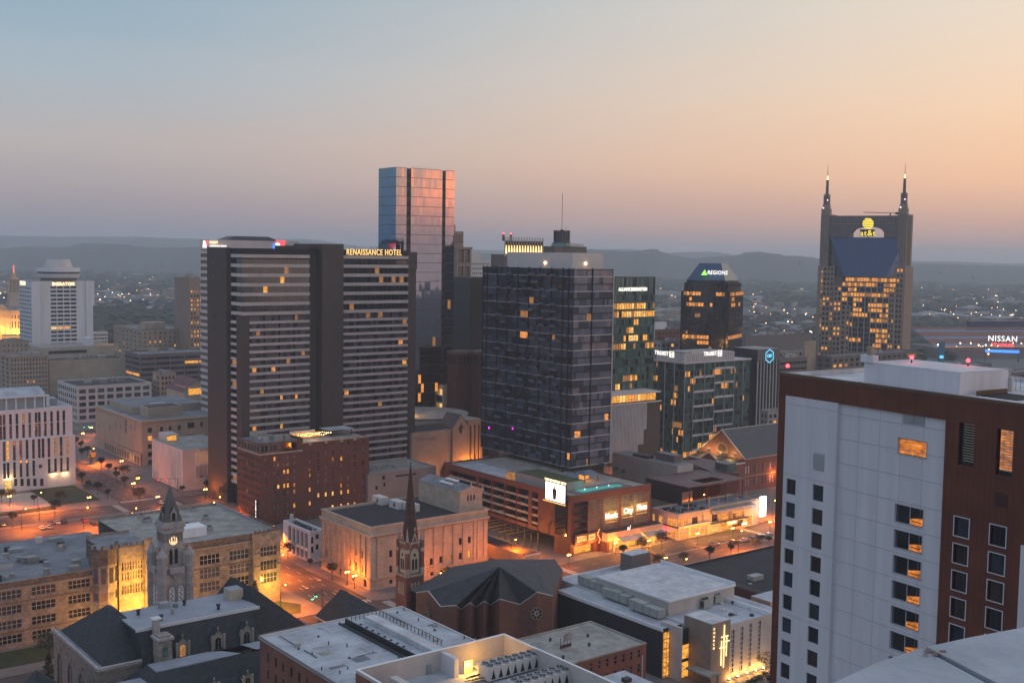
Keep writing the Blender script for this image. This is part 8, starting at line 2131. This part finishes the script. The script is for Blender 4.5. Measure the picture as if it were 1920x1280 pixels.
# ================================================================ pale membrane roof with trench, bottom centre
def flat_roofs():
    zt = 30.0
    c0 = P(487, 1192, zt); c1 = P(737, 1130, zt); c2 = P(890, 1208, zt)
    u = Vector((c1.x - c0.x, c1.y - c0.y, 0)); W_ = u.length
    o_ = Vector((c0.x, c0.y, 0)) - VD * 60
    b = bat('brick_block', 'red brick block with wide pale flat roof, dark trench and railing, bottom centre', 'building', 0, 0, W_, 60, zt, o=o_)
    b.az = AZ
    rw = [(y - .5, y + .5, zt - z - 2.1, zt - z) for y in [60 - 4.2 - i * 3.6 for i in range(14)] for z in (2.6, 6.4, 10.2)]
    b.fac('L', 0, 0, 60, 0, zt - .5, rw, k='brick2', dark=['g_dark', 'g_curtain'], lit=0, dep=.3)
    b.strips('F', 0, 0, W_, 0, zt - .5, 'brick2'); b.strips('K', 60, 0, W_, 0, zt - .5, 'brick2'); b.strips('R', W_, 0, 60, 0, zt - .5, 'brick2')
    b.part(MB().box(-.25, W_ + .25, -.2, 60.25, zt - .5, zt - .2, 'roof_white').box(-.3, 0.1, -.2, 60.3, zt - .19, zt, 'granite2').box(.11, W_, 59.9, 60.3, zt - .19, zt + .05, 'offwhite').box(W_ + .02, W_ + .4, -.2, 60.3, zt - .19, zt + .02, 'offwhite'), 'roof')
    def q(px, py, z): w = P(px, py, z) - b.o; return w.dot(b.u), w.dot(b.v)
    a = q(636, 1168, zt); e = q(740, 1240, zt); t0 = a[0]; yt = a[1]
    b.part(MB().box(t0, t0 + 1.5, yt - 34, yt, zt - .19, zt - .15, 'black').box(t0 - .2, t0 - .01, yt - 34, yt, zt - .19, zt + .35, 'metal_dark').box(t0 + 1.51, t0 + 1.75, yt - 34, yt, zt - .19, zt + .9, 'metal_dark'), 'trench')
    f = q(683, 1163, zt); b.part(MB().box(f[0], f[0] + 2.6, f[1] - 34, f[1], zt - .18, zt + 1.1, 'membrane'), 'duct_housing')
    m = MB(); g_ = q(712, 1152, zt)
    for i in range(18): y = g_[1] - i * 1.5; m.box(g_[0], g_[0] + .12, y, y + .12, zt - .18, zt + 1.0, 'metal_dark')
    m.box(g_[0], g_[0] + .12, g_[1] - 26, g_[1], zt + 1.01, zt + 1.12, 'metal_dark')
    for i in range(8): x = g_[0] - 1 - i * 1.1; m.box(x, x + .1, g_[1], g_[1] + .1, zt - .18, zt + 1.0, 'metal_dark')
    m.box(g_[0] - 9, g_[0], g_[1] + .11, g_[1] + .2, zt + 1.01, zt + 1.12, 'metal_dark'); b.part(m, 'railing')
    for i in range(8): x, y = f[0] - 1.8, f[1] - 1.5 - i * 2.6; b.part(MB().cyl(x, y, zt - .19, zt - .05, .35, .35, 'black', 8), 'roof_drain')
    for px, py in ((597, 1192), (655, 1232), (560, 1215), (745, 1147), (815, 1180)): x, y = q(px, py, zt); b.part(MB().cyl(x, y, zt - .19, zt + .15, .25, .25, 'metal_dark', 8), 'roof_vent')
    b.done(60)
    # walled mechanical deck
    zw = 36.0; zd = zw - 4.2
    l0, l1, l2 = P(668, 1255, zw), P(931, 1182, zw), P(1098, 1290, zw)
    Wd = (l1 - l0).length; dv = 45
    o_ = Vector((l0.x, l0.y, 0)) - VD * dv
    b = bat('plant_building', 'brick building with high pale walls around a rooftop plant deck of chillers', 'building', 0, 0, Wd, dv, zw, o=o_)
    b.part(MB().box(0, Wd, 0, dv, 0, zd, 'brick2', 'roof_white').box(0, .35, 0, dv - .5, zd + .01, zw, 'ash_wall').box(0, Wd, dv - .45, dv, zd + .01, zw, 'ash_wall').box(Wd - .35, Wd, 0, dv - .46, zd + .01, zw, 'ash_wall').box(-.15, -.01, 0, dv, zd - 6, zw - .6, 'brick2').box(-.05, Wd + .1, dv - .5, dv + .1, zw + .001, zw + .12, 'white').box(-.1, .4, 0, dv - .51, zw + .001, zw + .12, 'white').box(Wd - .4, Wd + .1, 0, dv - .51, zw + .001, zw + .12, 'white'), 'wall')
    def q2(px, py, z): w = P(px, py, z) - b.o; return w.dot(b.u), w.dot(b.v)
    x, y = q2(846, 1266, zd); b.part(MB().box(x - .3, x + .7, y - 1.5, dv - .46, zd + .02, zw - .3, 'panel_white'), 'pier')
    x, y = q2(730, 1272, zd + 2); b.part(MB().box(x, x + 1.6, y - 14, y, zd + .02, zd + 2.4, 'ash_wall'), 'duct')
    x, y = q2(802, 1262, zd); b.part(MB().box(x - .5, x + .5, y - .5, y + .5, zd + .02, zd + 1.9, 'metal_grey'), 'exhaust')
    x, y = q2(873, 1262, zd); b.part(MB().box(x - .6, x + 1.4, y - .4, y, zd + .02, zd + 2.7, 'cream').ball(x + .1, y - .8, zd + 2.2, .2, 'lamp_orange', 8), 'lit_doorway')
    b.done(); spot_pt(b.root, (x + .1, y - 1.2, zd + 2.0), 1400, (1, .48, .05)); spot_pt(b.root, (x + 4.5, y + .6, zd + 1.5), 600, (1, .48, .05))
    pr_ = MB()
    for i in range(6): pr_.tube((x - 2, y - 3 - i * .5, zd + .4 + (i % 3) * .3), (x + 6, y - 3.2 - i * .5, zd + .4 + (i % 3) * .3), .16, 'metal_grey' if i % 2 else 'brick2', 6)
    o = pr_.build('pipework', b.root)
    for j, (px, py, lb) in enumerate(((957, 1246, 'chiller with two rows of round fans, farther one on the walled deck'), (1012, 1276, 'chiller with two rows of round fans, nearer one on the walled deck'))):
        x, y = q2(px, py, zd + 1.8); w = b.wp(x, y, zd + .02); c = empty('chiller', lb, 'chiller', w, GROT); c.scale = (1.2, 1.3, 1.3)
        MB().box(-5.6, 5.6, -1.3, 1.3, .3, 2.3, 'offwhite').build('casing', c)
        for s in range(7):
            MB().poly([(-5 + s * 1.5, -1.32, .5), (-4.1 + s * 1.5, -1.32, .5), (-4.55 + s * 1.5, -1.32, 2.0)], 'black').build('coil', c)
            for t in (-.62, .62): MB().cyl(-4.7 + s * 1.56, t, 2.3, 2.52, .62, .62, 'metal_grey', 12).cyl(-4.7 + s * 1.56, t, 2.521, 2.53, .5, .5, 'black', 12).cyl(-4.7 + s * 1.56, t, 2.531, 2.6, .16, .16, 'metal_grey', 8).build('fan', c)
flat_roofs()

# pipes, patches and small fittings on the near roofs
def clutter(root, x0, x1, y0, y1, z, n, seed):
    rr = random.Random(seed)
    for i in range(n):
        x, y = rr.uniform(x0, x1), rr.uniform(y0, y1); t = rr.random()
        if t < .35:
            L1 = rr.uniform(3, 9); d = rr.random() < .5
            MB().box(x, min(x + (L1 if d else .14), x1), y, min(y + (.14 if d else L1), y1), z + .08, z + .2, rr.choice(['metal_grey', 'metal_dark', 'offwhite'])).build('pipe_run', root)
        elif t < .6: MB().box(x, min(x + rr.uniform(1.5, 4), x1), y, min(y + rr.uniform(1, 3), y1), z + .005, z + .02, rr.choice(['roof_grey', 'roof_tan', 'roof_white'])).build('roof_patch', root)
        elif t < .85: MB().cyl(x, y, z, z + rr.uniform(.3, .8), .14, .14, 'metal_dark', 6).build('vent_pipe', root)
        else: MB().box(x, x + rr.uniform(.6, 1.4), y, y + rr.uniform(.6, 1.2), z, z + rr.uniform(.3, 1.0), rr.choice(['metal_grey', 'unit_grey', 'offwhite'])).build('roof_box', root)
for nm, a in (('brick_block.001', (1, 20, 30, 58, 29.81, 26)), ('brick_block.001', (26, 38, 26, 58, 29.81, 14)), ('plant_building', (2, 38, 12, 42, 31.82, 34)), ('modern_church', (10, 24, 2, 8, 12.3, 10)), ('brick_building.001', (2, 24, 3, 18, 0, 0))):
    o = bpy.data.objects.get(nm)
    if o and a[5]: clutter(o, a[0], a[1], a[2], a[3], a[4], a[5], len(nm) + int(a[0]))
# ================================================================ street furniture, cars, trees
mat('lamp_sodium', (1, .5, .2), emit=30, ecol=(1, .36, .06), var=0); mat('iron', (.02, .02, .022), .5, 0)
for k_, c_ in (('car_white', (.62, .62, .64)), ('car_black', (.015, .015, .018)), ('car_grey', (.16, .17, .19)), ('car_red', (.28, .02, .02)), ('car_silver', (.38, .39, .41))): mat(k_, c_, .25, 0, metal=.2, spec=.8)
mat('tail', (.5, .02, .02), .3, 0); mat('head', (.8, .8, .7), .2, 0); mat('tyre', (.012, .012, .012), .8, 0)
SOD = (1, .20, .012)
def globe_lamp():
    o = empty('street_lamp', 'black iron street lamp with two orange globes standing at the kerb', 'street lamp', (0, 0, 0), 0, 'double-globe street lamps')
    MB().cyl(0, 0, 0, .6, .2, .14, 'iron', 8).cyl(0, 0, .6, 4.3, .09, .06, 'iron', 8).box(-.55, .55, -.04, .04, 4.1, 4.2, 'iron').build('pole', o)
    for s in (-.55, .55): MB().cyl(s, 0, 4.2, 4.35, .12, .12, 'iron', 6).ball(s, 0, 4.6, .27, 'lamp_sodium', 8).build('globe', o)
    l = spot_pt(o, (0, 0, 4.95), 1.0, SOD); l.data.energy = 3400; return o
def cobra_lamp():
    o = empty('street_lamp', 'tall curved-arm street lamp with one orange light over the roadway', 'street lamp', (0, 0, 0), 0, 'curved-arm street lamps')
    m = MB().cyl(0, 0, 0, 8.0, .14, .09, 'metal_dark', 8)
    for i in range(5): a0, a1 = i * .3, (i + 1) * .3; m.tube((1.6 * (1 - math.cos(a0)), 0, 8 + math.sin(a0) * 1.1), (1.6 * (1 - math.cos(a1)), 0, 8 + math.sin(a1) * 1.1), .06, 'metal_dark', 5)
    m.build('pole', o); MB().box(1.3, 2.1, -.15, .15, 8.98, 9.15, 'metal_dark').ball(1.7, 0, 8.9, .26, 'lamp_sodium', 8).build('lamp_head', o)
    l = bpy.data.lights.new('lamp_light', 'SPOT'); l.energy = 32000; l.color = SOD; l.spot_size = R_(155); l.spot_blend = .5; l.shadow_soft_size = .3
    lo = bpy.data.objects.new('lamp_light', l); C.objects.link(lo); lo.parent = o; lo.location = (1.7, 0, 8.5); return o
GL, CB = globe_lamp(), cobra_lamp(); uses = {GL: 0, CB: 0}
def put(src, w, rz=None):
    o = src if uses[src] == 0 else copy_thing(src, w, rz); uses[src] += 1
    o.location = w; o.rotation_euler = (0, 0, rz if rz is not None else GROT); return o
for px, py in ((250, 906), (385, 917), (829, 1074), (957, 1053), (1155, 1017), (1067, 1040), (1217, 1013), (1308, 1000), (1374, 990), (1444, 978), (18, 930), (296, 931), (333, 893), (167, 932), (213, 826), (228, 864), (171, 801), (155, 812), (690, 1072), (651, 1072)):
    w = P(px, py, 4.6); put(GL, (w.x, w.y, 0))
for px, py in ((512, 986), (529, 1039), (533, 1095), (965, 1011), (47, 953), (254, 952), (411, 931), (163, 951), (400, 941), (1285, 1047)):
    w = P(px, py, 8.9); put(CB, (w.x - 1.0, w.y - 1.2, 0))
for p, q in ((194.5, 540), (174.5, 575), (194.5, 610), (174.5, 650), (194.5, 690), (174.5, 455), (194.5, 400), (174.5, 372), (100, 490.5), (140, 511), (60, 490.5), (20, 511), (215, 290.5), (240, 319.5), (105, 319.5), (60, 319.5), (30, 290.5), (140, 290.5), (251, 345), (268, 400), (251, 440), (300, 290.5), (340, 290.5), (395, 319), (420, 290.5), (420, 319), (378, 345), (378, 400), (60, 560), (265, 291), (195, 335)):
    w = G(p, q); put(CB if (p * 7 + q) % 3 < 1 else GL, (w.x, w.y, 0))
w = P(1139, 1003, 5.5); o = empty('globe_lamp', 'single large white-orange globe lamp on a pier beside the cafe front', 'lamp', (w.x, w.y, 0), 0); MB().cyl(0, 0, 0, 4.8, .25, .2, 'cream', 8).build('pole', o); MB().ball(0, 0, 5.3, .55, 'lamp_orange', 12).build('globe', o); spot_pt(o, (0, 0, 6), 900, (1, .5, .15))
# ---- cars
def car(col):
    o = empty('parked_car', 'car', 'car', (0, 0, 0))
    prof = [(-2.2, .35), (2.2, .35), (2.25, .75), (1.3, .92), (.6, 1.42), (-1.0, 1.45), (-1.75, .98), (-2.25, .9)]
    m = MB(); n = len(prof)
    for y, s in ((-.85, 1), (.85, 1)): m.v.extend((x, y * (1 if z < 1 else .82), z) for x, z in prof)
    m.f.append(tuple(range(n))); m.m.append(m.mi(col)); m.f.append(tuple(range(2 * n - 1, n - 1, -1))); m.m.append(0)
    for i in range(n): j = (i + 1) % n; m.f.append((i, j, n + j, n + i)); m.m.append(m.mi('g_dark') if i in (3, 5) else 0)
    m.build('body', o)
    MB().poly([(.95, -.84, .98), (.5, -.74, 1.36), (-.95, -.74, 1.38), (-1.5, -.84, 1.0)], 'g_dark').poly([(.95, .84, .98), (.5, .74, 1.36), (-.95, .74, 1.38), (-1.5, .84, 1.0)], 'g_dark').build('side_window', o)
    for x in (-1.4, 1.4):
        for y in (-.8, .8):
            w_ = MB().cyl(0, 0, -.1, .1, .33, .33, 'tyre', 12).cyl(0, 0, -.12, .12, .17, .17, 'metal_grey', 8).build('wheel', o, (x, y, .33)); w_.rotation_euler = (R_(90), 0, 0)
    for y in (-.6, .6): MB().box(2.2, 2.28, y - .16, y + .16, .6, .74, 'head').build('headlight', o); MB().box(-2.3, -2.24, y - .16, y + .16, .7, .86, 'tail').build('tail_light', o)
    return o
CARS = {}
def place_car(px, py, col, rz, label, z=.0):
    w = P(px, py, z + .7)
    if col not in CARS: CARS[col] = car(col); o = CARS[col]
    else: o = copy_thing(CARS[col], (0, 0, 0))
    o.location = (w.x, w.y, z); o.rotation_euler = (0, 0, rz); o['label'] = label; return o
cu, cv = GROT, GROT + math.pi / 2
for px, py, c, lb in ((79, 988, 'car_white', 'white car parked at the left corner of the small lot behind the school'), (92, 987, 'car_silver', 'pale car beside the white corner car in the small lot'), (107, 978, 'car_white', 'white car standing between two dark cars in the small lot'), (120, 977, 'car_black', 'black car right of the white cars in the small lot'), (95, 979, 'car_grey', 'dark grey car left of the white car in the small lot row'),
                      (158, 974, 'car_red', 'bright red car under the orange lamp in the small lot'), (175, 980, 'car_black', 'black car right of the red one, half behind the school roof'), (247, 964, 'car_red', 'dull red car in the row of three near the school roof'), (262, 963, 'car_silver', 'silver car in the middle of three near the school roof'), (275, 962, 'car_black', 'black car at the right end of three near the school roof')):
    place_car(px, py, c, cv, lb, .146)
for px, py, c, rz, lb in ((1340, 1019, 'car_grey', cu, 'grey car driving alone on the orange-lit avenue'), (1376, 1015, 'car_black', cu, 'black car parked first in the kerb row outside the bars'), (1394, 1011, 'car_white', cu, 'white car parked second in the kerb row outside the bars'), (1411, 1008, 'car_grey', cu, 'dark grey car parked third in the kerb row outside the bars'),
                          (1425, 1004, 'car_black', cu, 'black car parked fourth in the kerb row outside the bars'), (1441, 1001, 'car_silver', cu, 'silver car parked last in the kerb row, by the hotel edge'), (302, 941, 'car_white', cv, 'white car waiting at the crossing behind the clock tower spire'), (264, 915, 'car_grey', cv, 'dark car crossing the junction near the tall finned annex')):
    o = place_car(px, py, c, rz, lb)
for i, (p, q, c, d) in enumerate([(191.6, 420, 'car_black', 1), (191.6, 438, 'car_silver', 1), (191.6, 446, 'car_grey', 1), (177.6, 395, 'car_white', 1), (177.6, 560, 'car_black', 1), (177.6, 590, 'car_grey', 1), (191.6, 640, 'car_silver', 1), (120, 493.6, 'car_black', 0), (60, 507.4, 'car_grey', 0), (184, 600, 'car_red', 1), (150, 294, 'car_grey', 0), (110, 316, 'car_black', 0)]):
    o = copy_thing(CARS[c], (0, 0, 0)); w = G(p, q); o.location = (w.x, w.y, 0); o.rotation_euler = (0, 0, cv if d else cu); o['label'] = c[4:] + ' car along the kerb of a lamp-lit street left of the brick hotel' if q > 330 else c[4:] + ' car on the avenue below the castellated school'
    o['group'] = 'cars along the left streets'
# ---- traffic signals
def signal(px, py, lb, arm, col, rz, h=6.0):
    w = P(px, py, 0); o = empty('traffic_signal', lb, 'traffic light', (w.x, w.y, 0), rz)
    MB().cyl(0, 0, 0, h + .4, .14, .1, 'iron', 8).tube((0, 0, h), (arm, 0, h + .5), .07, 'iron', 6).build('mast', o)
    for i, f in enumerate((.95, .6)): MB().box(arm * f - .2, arm * f + .2, -.15, .15, h - .7, h + .45, 'iron').build('signal_head', o); MB().ball(arm * f, -.2, h - .45 if col == 'sig_green' else h + .2, .16, col, 6).ball(arm * f, .2, h - .45 if col == 'sig_green' else h + .2, .16, col, 6).build('signal_lamp', o)
mat('sig_green', (.1, 1, .5), emit=10, ecol=(.03, 1, .45), var=0); mat('sig_red', (1, .1, .1), emit=10, ecol=(1, .02, .03), var=0)
signal(333, 922, 'long-armed traffic signal showing red beside the finned annex', -10, 'sig_red', GROT, 6.5)
signal(604, 1140, 'traffic signal showing green over the junction beside the hip roof', -9, 'sig_green', GROT + .7)
signal(181, 815, 'traffic signal showing green at the far library corner', -8, 'sig_green', GROT)
signal(74, 974, 'traffic signal showing red by the parking lot entrance', -4, 'sig_red', GROT + 1.2)
# ---- trees
def tree(h, r, kind, seed, k1='leaf', k2='leaf2'):
    rr = random.Random(seed); o = empty('tree', 'tree', 'tree', (0, 0, 0))
    m = MB()
    if kind == 'conifer':
        m.cyl(0, 0, 0, h * .9, .12, .04, 'trunk', 6); m.build('trunk', o); c = MB()
        for i in range(9): z = h * (.12 + .1 * i); leaf_ball(c, 0, 0, z, r * (1.05 - i / 9), h * .06, 40, k1 if i % 2 else k2, rr, .28)
        c.build('crown', o); return o
    m.cyl(0, 0, 0, h * .45, .16, .1, 'trunk', 6); c = MB()
    for i in range(7):
        a = i * 2.4; q = r * rr.uniform(.35, .75); z = h * rr.uniform(.5, .86); m.tube((0, 0, h * .38), (q * math.cos(a), q * math.sin(a), z), .06, 'trunk', 4)
        leaf_ball(c, q * math.cos(a), q * math.sin(a), z, r * .55, h * .14, 110, k1 if i % 2 else k2, rr, .30)
    leaf_ball(c, 0, 0, h * .85, r * .5, h * .14, 90, k1, rr, .28)
    m.build('trunk', o); c.build('crown', o); return o
T = [tree(6.5, 2.0, 'round', 1), tree(9, 3.6, 'round', 2), tree(6, 1.5, 'conifer', 3), tree(12, 5.5, 'round', 4)]; tu = [0] * 4
def put_tree(t, w, s, lb, grp=None):
    o = T[t] if tu[t] == 0 else copy_thing(T[t], w); tu[t] += 1
    o.location = w; o.scale = (s, s, s); o.rotation_euler = (0, 0, tu[t] * 1.3); o['label'] = lb; o['category'] = 'tree'
    if grp: o['group'] = grp
    elif 'group' in o: del o['group']
for px, py in ((164, 856), (176, 868), (190, 878), (204, 890), (219, 905), (234, 915), (152, 846), (143, 838)): put_tree(0, P(px, py, 0), .95, 'young street tree in the line between lawn and sloping street', 'young trees along the sloping street')
for t, px, py, s, lb in ((1, 113, 948, .8, 'spreading tree with layered crown in the plaza bed'), (0, 3, 943, 1, 'small tree at the left edge of the plaza'), (0, 64, 948, .8, 'tiny tree in the plaza bed left of the spreading tree'), (1, 20, 944, .8, 'low wide tree beside the lamp on the plaza'), (1, 262, 945, .9, 'thin leafy tree at the junction corner by the plaza'), (1, 103, 967, .85, 'round street tree standing at the kerb before the parking lot'),
                         (3, 428, 945, .9, 'big dark tree at the foot of the banded hotel'), (2, 478, 1137, 1.5, 'dark pointed conifer beside the floodlit school corner'), (2, 470, 1137, 1.2, 'shorter dark conifer left of the pointed one at the school'), (1, 1240, 1030, .85, 'street tree lit orange in front of the red neon corner'), (1, 1203, 1040, .8, 'street tree in front of the grey cafe awnings'), (0, 1168, 1048, .9, 'small street tree beside the cafe piers'),
                         (3, 1436, 1262, .55, 'bushy tree in the bed right of the lit church wall'), (2, 92, 1290, 1.6, 'dark conifer between the corner house and custom house'), (3, 170, 1130, .5, 'tree before the turret of the castellated school'), (3, 150, 780, .75, 'tree at the foot of the white-framed loft building')): put_tree(t, P(px, py, 0), s, lb)
for px, py, s in ((1128, 886, .5), (1094, 890, .42), (1053, 893, .4), (1142, 884, .45), (1112, 893, .35), (1155, 890, .4), (1168, 893, .35), (1074, 896, .35)): put_tree(1, P(px, py, 24), s, 'small potted tree on the pool terrace near the pavilions', 'small trees on the pool terrace')
tr_ = random.Random(4)
for p, q in [(174, 520 + i * 14) for i in range(13)] + [(196, 545 + i * 17) for i in range(9)] + [(60 + i * 16, 489.8) for i in range(5)] + [(205 + i * 13, 511) for i in range(3)] + [(20 + i * 14, 322) for i in range(8)] + [(282 + i * 13, 289.5) for i in range(8)] + [(225 + i * 10, 321) for i in range(3)] + [(194.6, 350 + i * 16) for i in range(6)] + [(174.6, 400 + i * 16) for i in range(4)]:
    put_tree(tr_.choice((0, 1)), G(p + tr_.uniform(-1, 1), q + tr_.uniform(-2, 2)), tr_.uniform(.6, 1.05), 'street tree at the kerb, tinted orange by the street lamps', 'street trees along the kerbs')
for i in range(22): w = PD(tr_.uniform(176, 236), 600, tr_.uniform(960, 1080)); put_tree(3, (w.x, w.y, tr_.uniform(2, 14)), tr_.uniform(1.3, 2.0), 'dark tree in the dense group right of the white drum-topped hotel', 'dark trees by the drum-topped hotel')
o = empty('planter_hedge', 'dark green oval clipped hedge on the plaza by the white court building', 'hedge', P(176, 914, 0), GROT); m = MB(); leaf_ball(m, 0, 0, 1.2, 5.5, 1.4, 500, 'leaf', tr_, .3); leaf_ball(m, 0, 0, 1.0, 4.8, 1.2, 150, 'leaf2', tr_, .3); m.build('foliage', o); MB().cyl(0, 0, 0, .7, 5.0, 5.0, 'granite2', 16).build('planter', o)
# ---- terrace umbrellas, people
for px, py in ((1246, 983), (1258, 988)): pass
def person(px, py, top, lb):
    me = bpy.data.meshes.new('person'); V = [(0, 0, .95), (0, 0, 1.2), (0, 0, 1.42), (0, .02, 1.52), (0, .03, 1.66), (.1, 0, .9), (.13, .12, .5), (.14, -.05, .08), (-.1, 0, .9), (-.12, -.14, .5), (-.14, -.3, .1), (.2, 0, 1.4), (.28, -.05, 1.12), (.26, .1, .88), (-.2, 0, 1.4), (-.28, .05, 1.12), (-.26, .15, .88), (.14, .09, .03), (-.14, -.18, .04)]
    E = [(0, 1), (1, 2), (2, 3), (3, 4), (0, 5), (5, 6), (6, 7), (7, 17), (0, 8), (8, 9), (9, 10), (10, 18), (2, 11), (11, 12), (12, 13), (2, 14), (14, 15), (15, 16)]
    me.from_pydata(V, E, []); o = bpy.data.objects.new('person', me); C.objects.link(o); me.materials.append(MATS[top])
    sk = o.modifiers.new('skin', 'SKIN'); rd_ = [.13, .14, .15, .055, .1, .09, .065, .045, .09, .065, .045, .06, .045, .035, .06, .045, .035, .035, .035]
    for v, r in zip(me.skin_vertices[0].data, rd_): v.radius = (r, r)
    me.skin_vertices[0].data[0].use_root = True; sb_ = o.modifiers.new('sub', 'SUBSURF'); sb_.levels = sb_.render_levels = 1
    w = P(px, py, 0); o.location = (w.x, w.y, 0); o.rotation_euler = (0, 0, GROT); tag(o, lb, 'person')
person(1303, 1030, 'car_red', 'person in red walking on the avenue pavement below the cream bar'); person(1311, 1030, 'granite2', 'person in dark clothes walking just right of the one in red'); person(1222, 1043, 'car_black', 'person in black walking past the cafe front')
# ================================================================ stadium across the river
b = Bld('stadium', 'large stadium with red and blue stands and rows of lights at the right edge', 'stadium', 1765, 618, 1330, 1740, 2050, az=75)
zt, W_ = b.z, b.W
m = MB().box(0, W_, 0, 60, 0, zt * .38, 'granite2', 'concrete'); b.part(m, 'base')
st = MB()
for i in range(8): st.poly([(6, 20 + i * 6, zt * .38 + i * 2.4), (W_, 20 + i * 6, zt * .38 + i * 2.4), (W_, 26 + i * 6, zt * .38 + i * 2.4 + 2.4), (6, 26 + i * 6, zt * .38 + i * 2.4 + 2.4)], 'brick2' if i % 3 else 'g_navy')
b.part(st, 'stand'); b.part(MB().box(W_ * .42, W_, 70, 74, 0, zt + 6, 'g_navy').box(W_ * .2, W_ * .5, 66, 69, zt * .3, zt - 3, 'brick_dark').box(0, W_, -.4, -.1, 7, 8.5, 'brick2').box(2, W_, -.5, -.2, 13, 14.2, 'lit4'), 'stand_back')
lt = MB()
for i in range(46): lt.ball(rnd.uniform(4, W_ * .7), rnd.uniform(-3, 16), rnd.uniform(1, 19), .55, 'lamp_orange' if i % 3 else 'lamp_white', 6)
b.part(lt, 'concourse_light'); b.done()
p = PD(1880, 637, 1300); sg = empty('stadium_sign', 'white and red lit stadium name board with a blue glowing strip', 'sign', (p.x, p.y, 0), R_(-14))
MB().box(-19, 19, .4, .8, p.z - 9.2, p.z - 8.6, 'metal_dark').box(-19, 19, .4, .8, p.z - 3.4, p.z - 2.9, 'metal_dark').box(-18, -17, .4, 2, 0, p.z - 14, 'metal_dark').box(17, 18, .4, 2, 0, p.z - 14, 'metal_dark').build('board', sg)
text_mesh('NISSAN', 9, 'white_lit', sg, (0, 0, p.z + 1), ext=.2, bold=.12, xs=.95); text_mesh('STADIUM', 5.2, 'red_lit', sg, (0, 0, p.z - 6), ext=.2, bold=.1); MB().box(-18, 18, -.2, .3, p.z - 14.5, p.z - 11.5, 'blue_lit').build('light_strip', sg)
p = PD(1766, 640, 1200); o = empty('banner_tower', 'slim blue banner tower left of the stadium lights', 'tower', (p.x, p.y, 0), 0); MB().box(-3, 3, -1, 1, 0, p.z, 'blue_roof').box(-2, 2, -1.2, -1.01, p.z * .4, p.z * .5, 'cyan_lit').build('panel', o)
# ---- plain buildings between the landmarks
for a in (('office_block', 'plain grey block seen between the slim stone tower and round hall', 'building', 800, 700, 720, 780, 850, 6, 3), ('office_block', 'low tan block with lit windows behind the gabled hall roof', 'building', 1440, 770, 640, 1425, 1500, 7, 2),
          ('office_block', 'low grey block left of the dark capped tower foot', 'building', 1240, 640, 860, 1225, 1290, 6, 2), ('hotel_block', 'long low building at the foot of the twin-spired skyscraper', 'building', 1560, 668, 800, 1530, 1720, 16, 2),
          ('office_block', 'low brick block in front of the stadium lights', 'building', 1760, 690, 900, 1730, 1860, 8, 2), ('office_block', 'low dark block at the far right below the stadium', 'building', 1880, 700, 820, 1850, 1990, 8, 2),
          ('office_block', 'small tan office behind the white-framed loft building', 'building', 300, 700, 780, 286, 330, 4, 2)):
    b = block(*a[:8], nF=a[8], nL=a[9], k=rnd.choice(['granite2', 'tan', 'brick2', 'concrete']), lit=.14, cap=30); b.done(30)
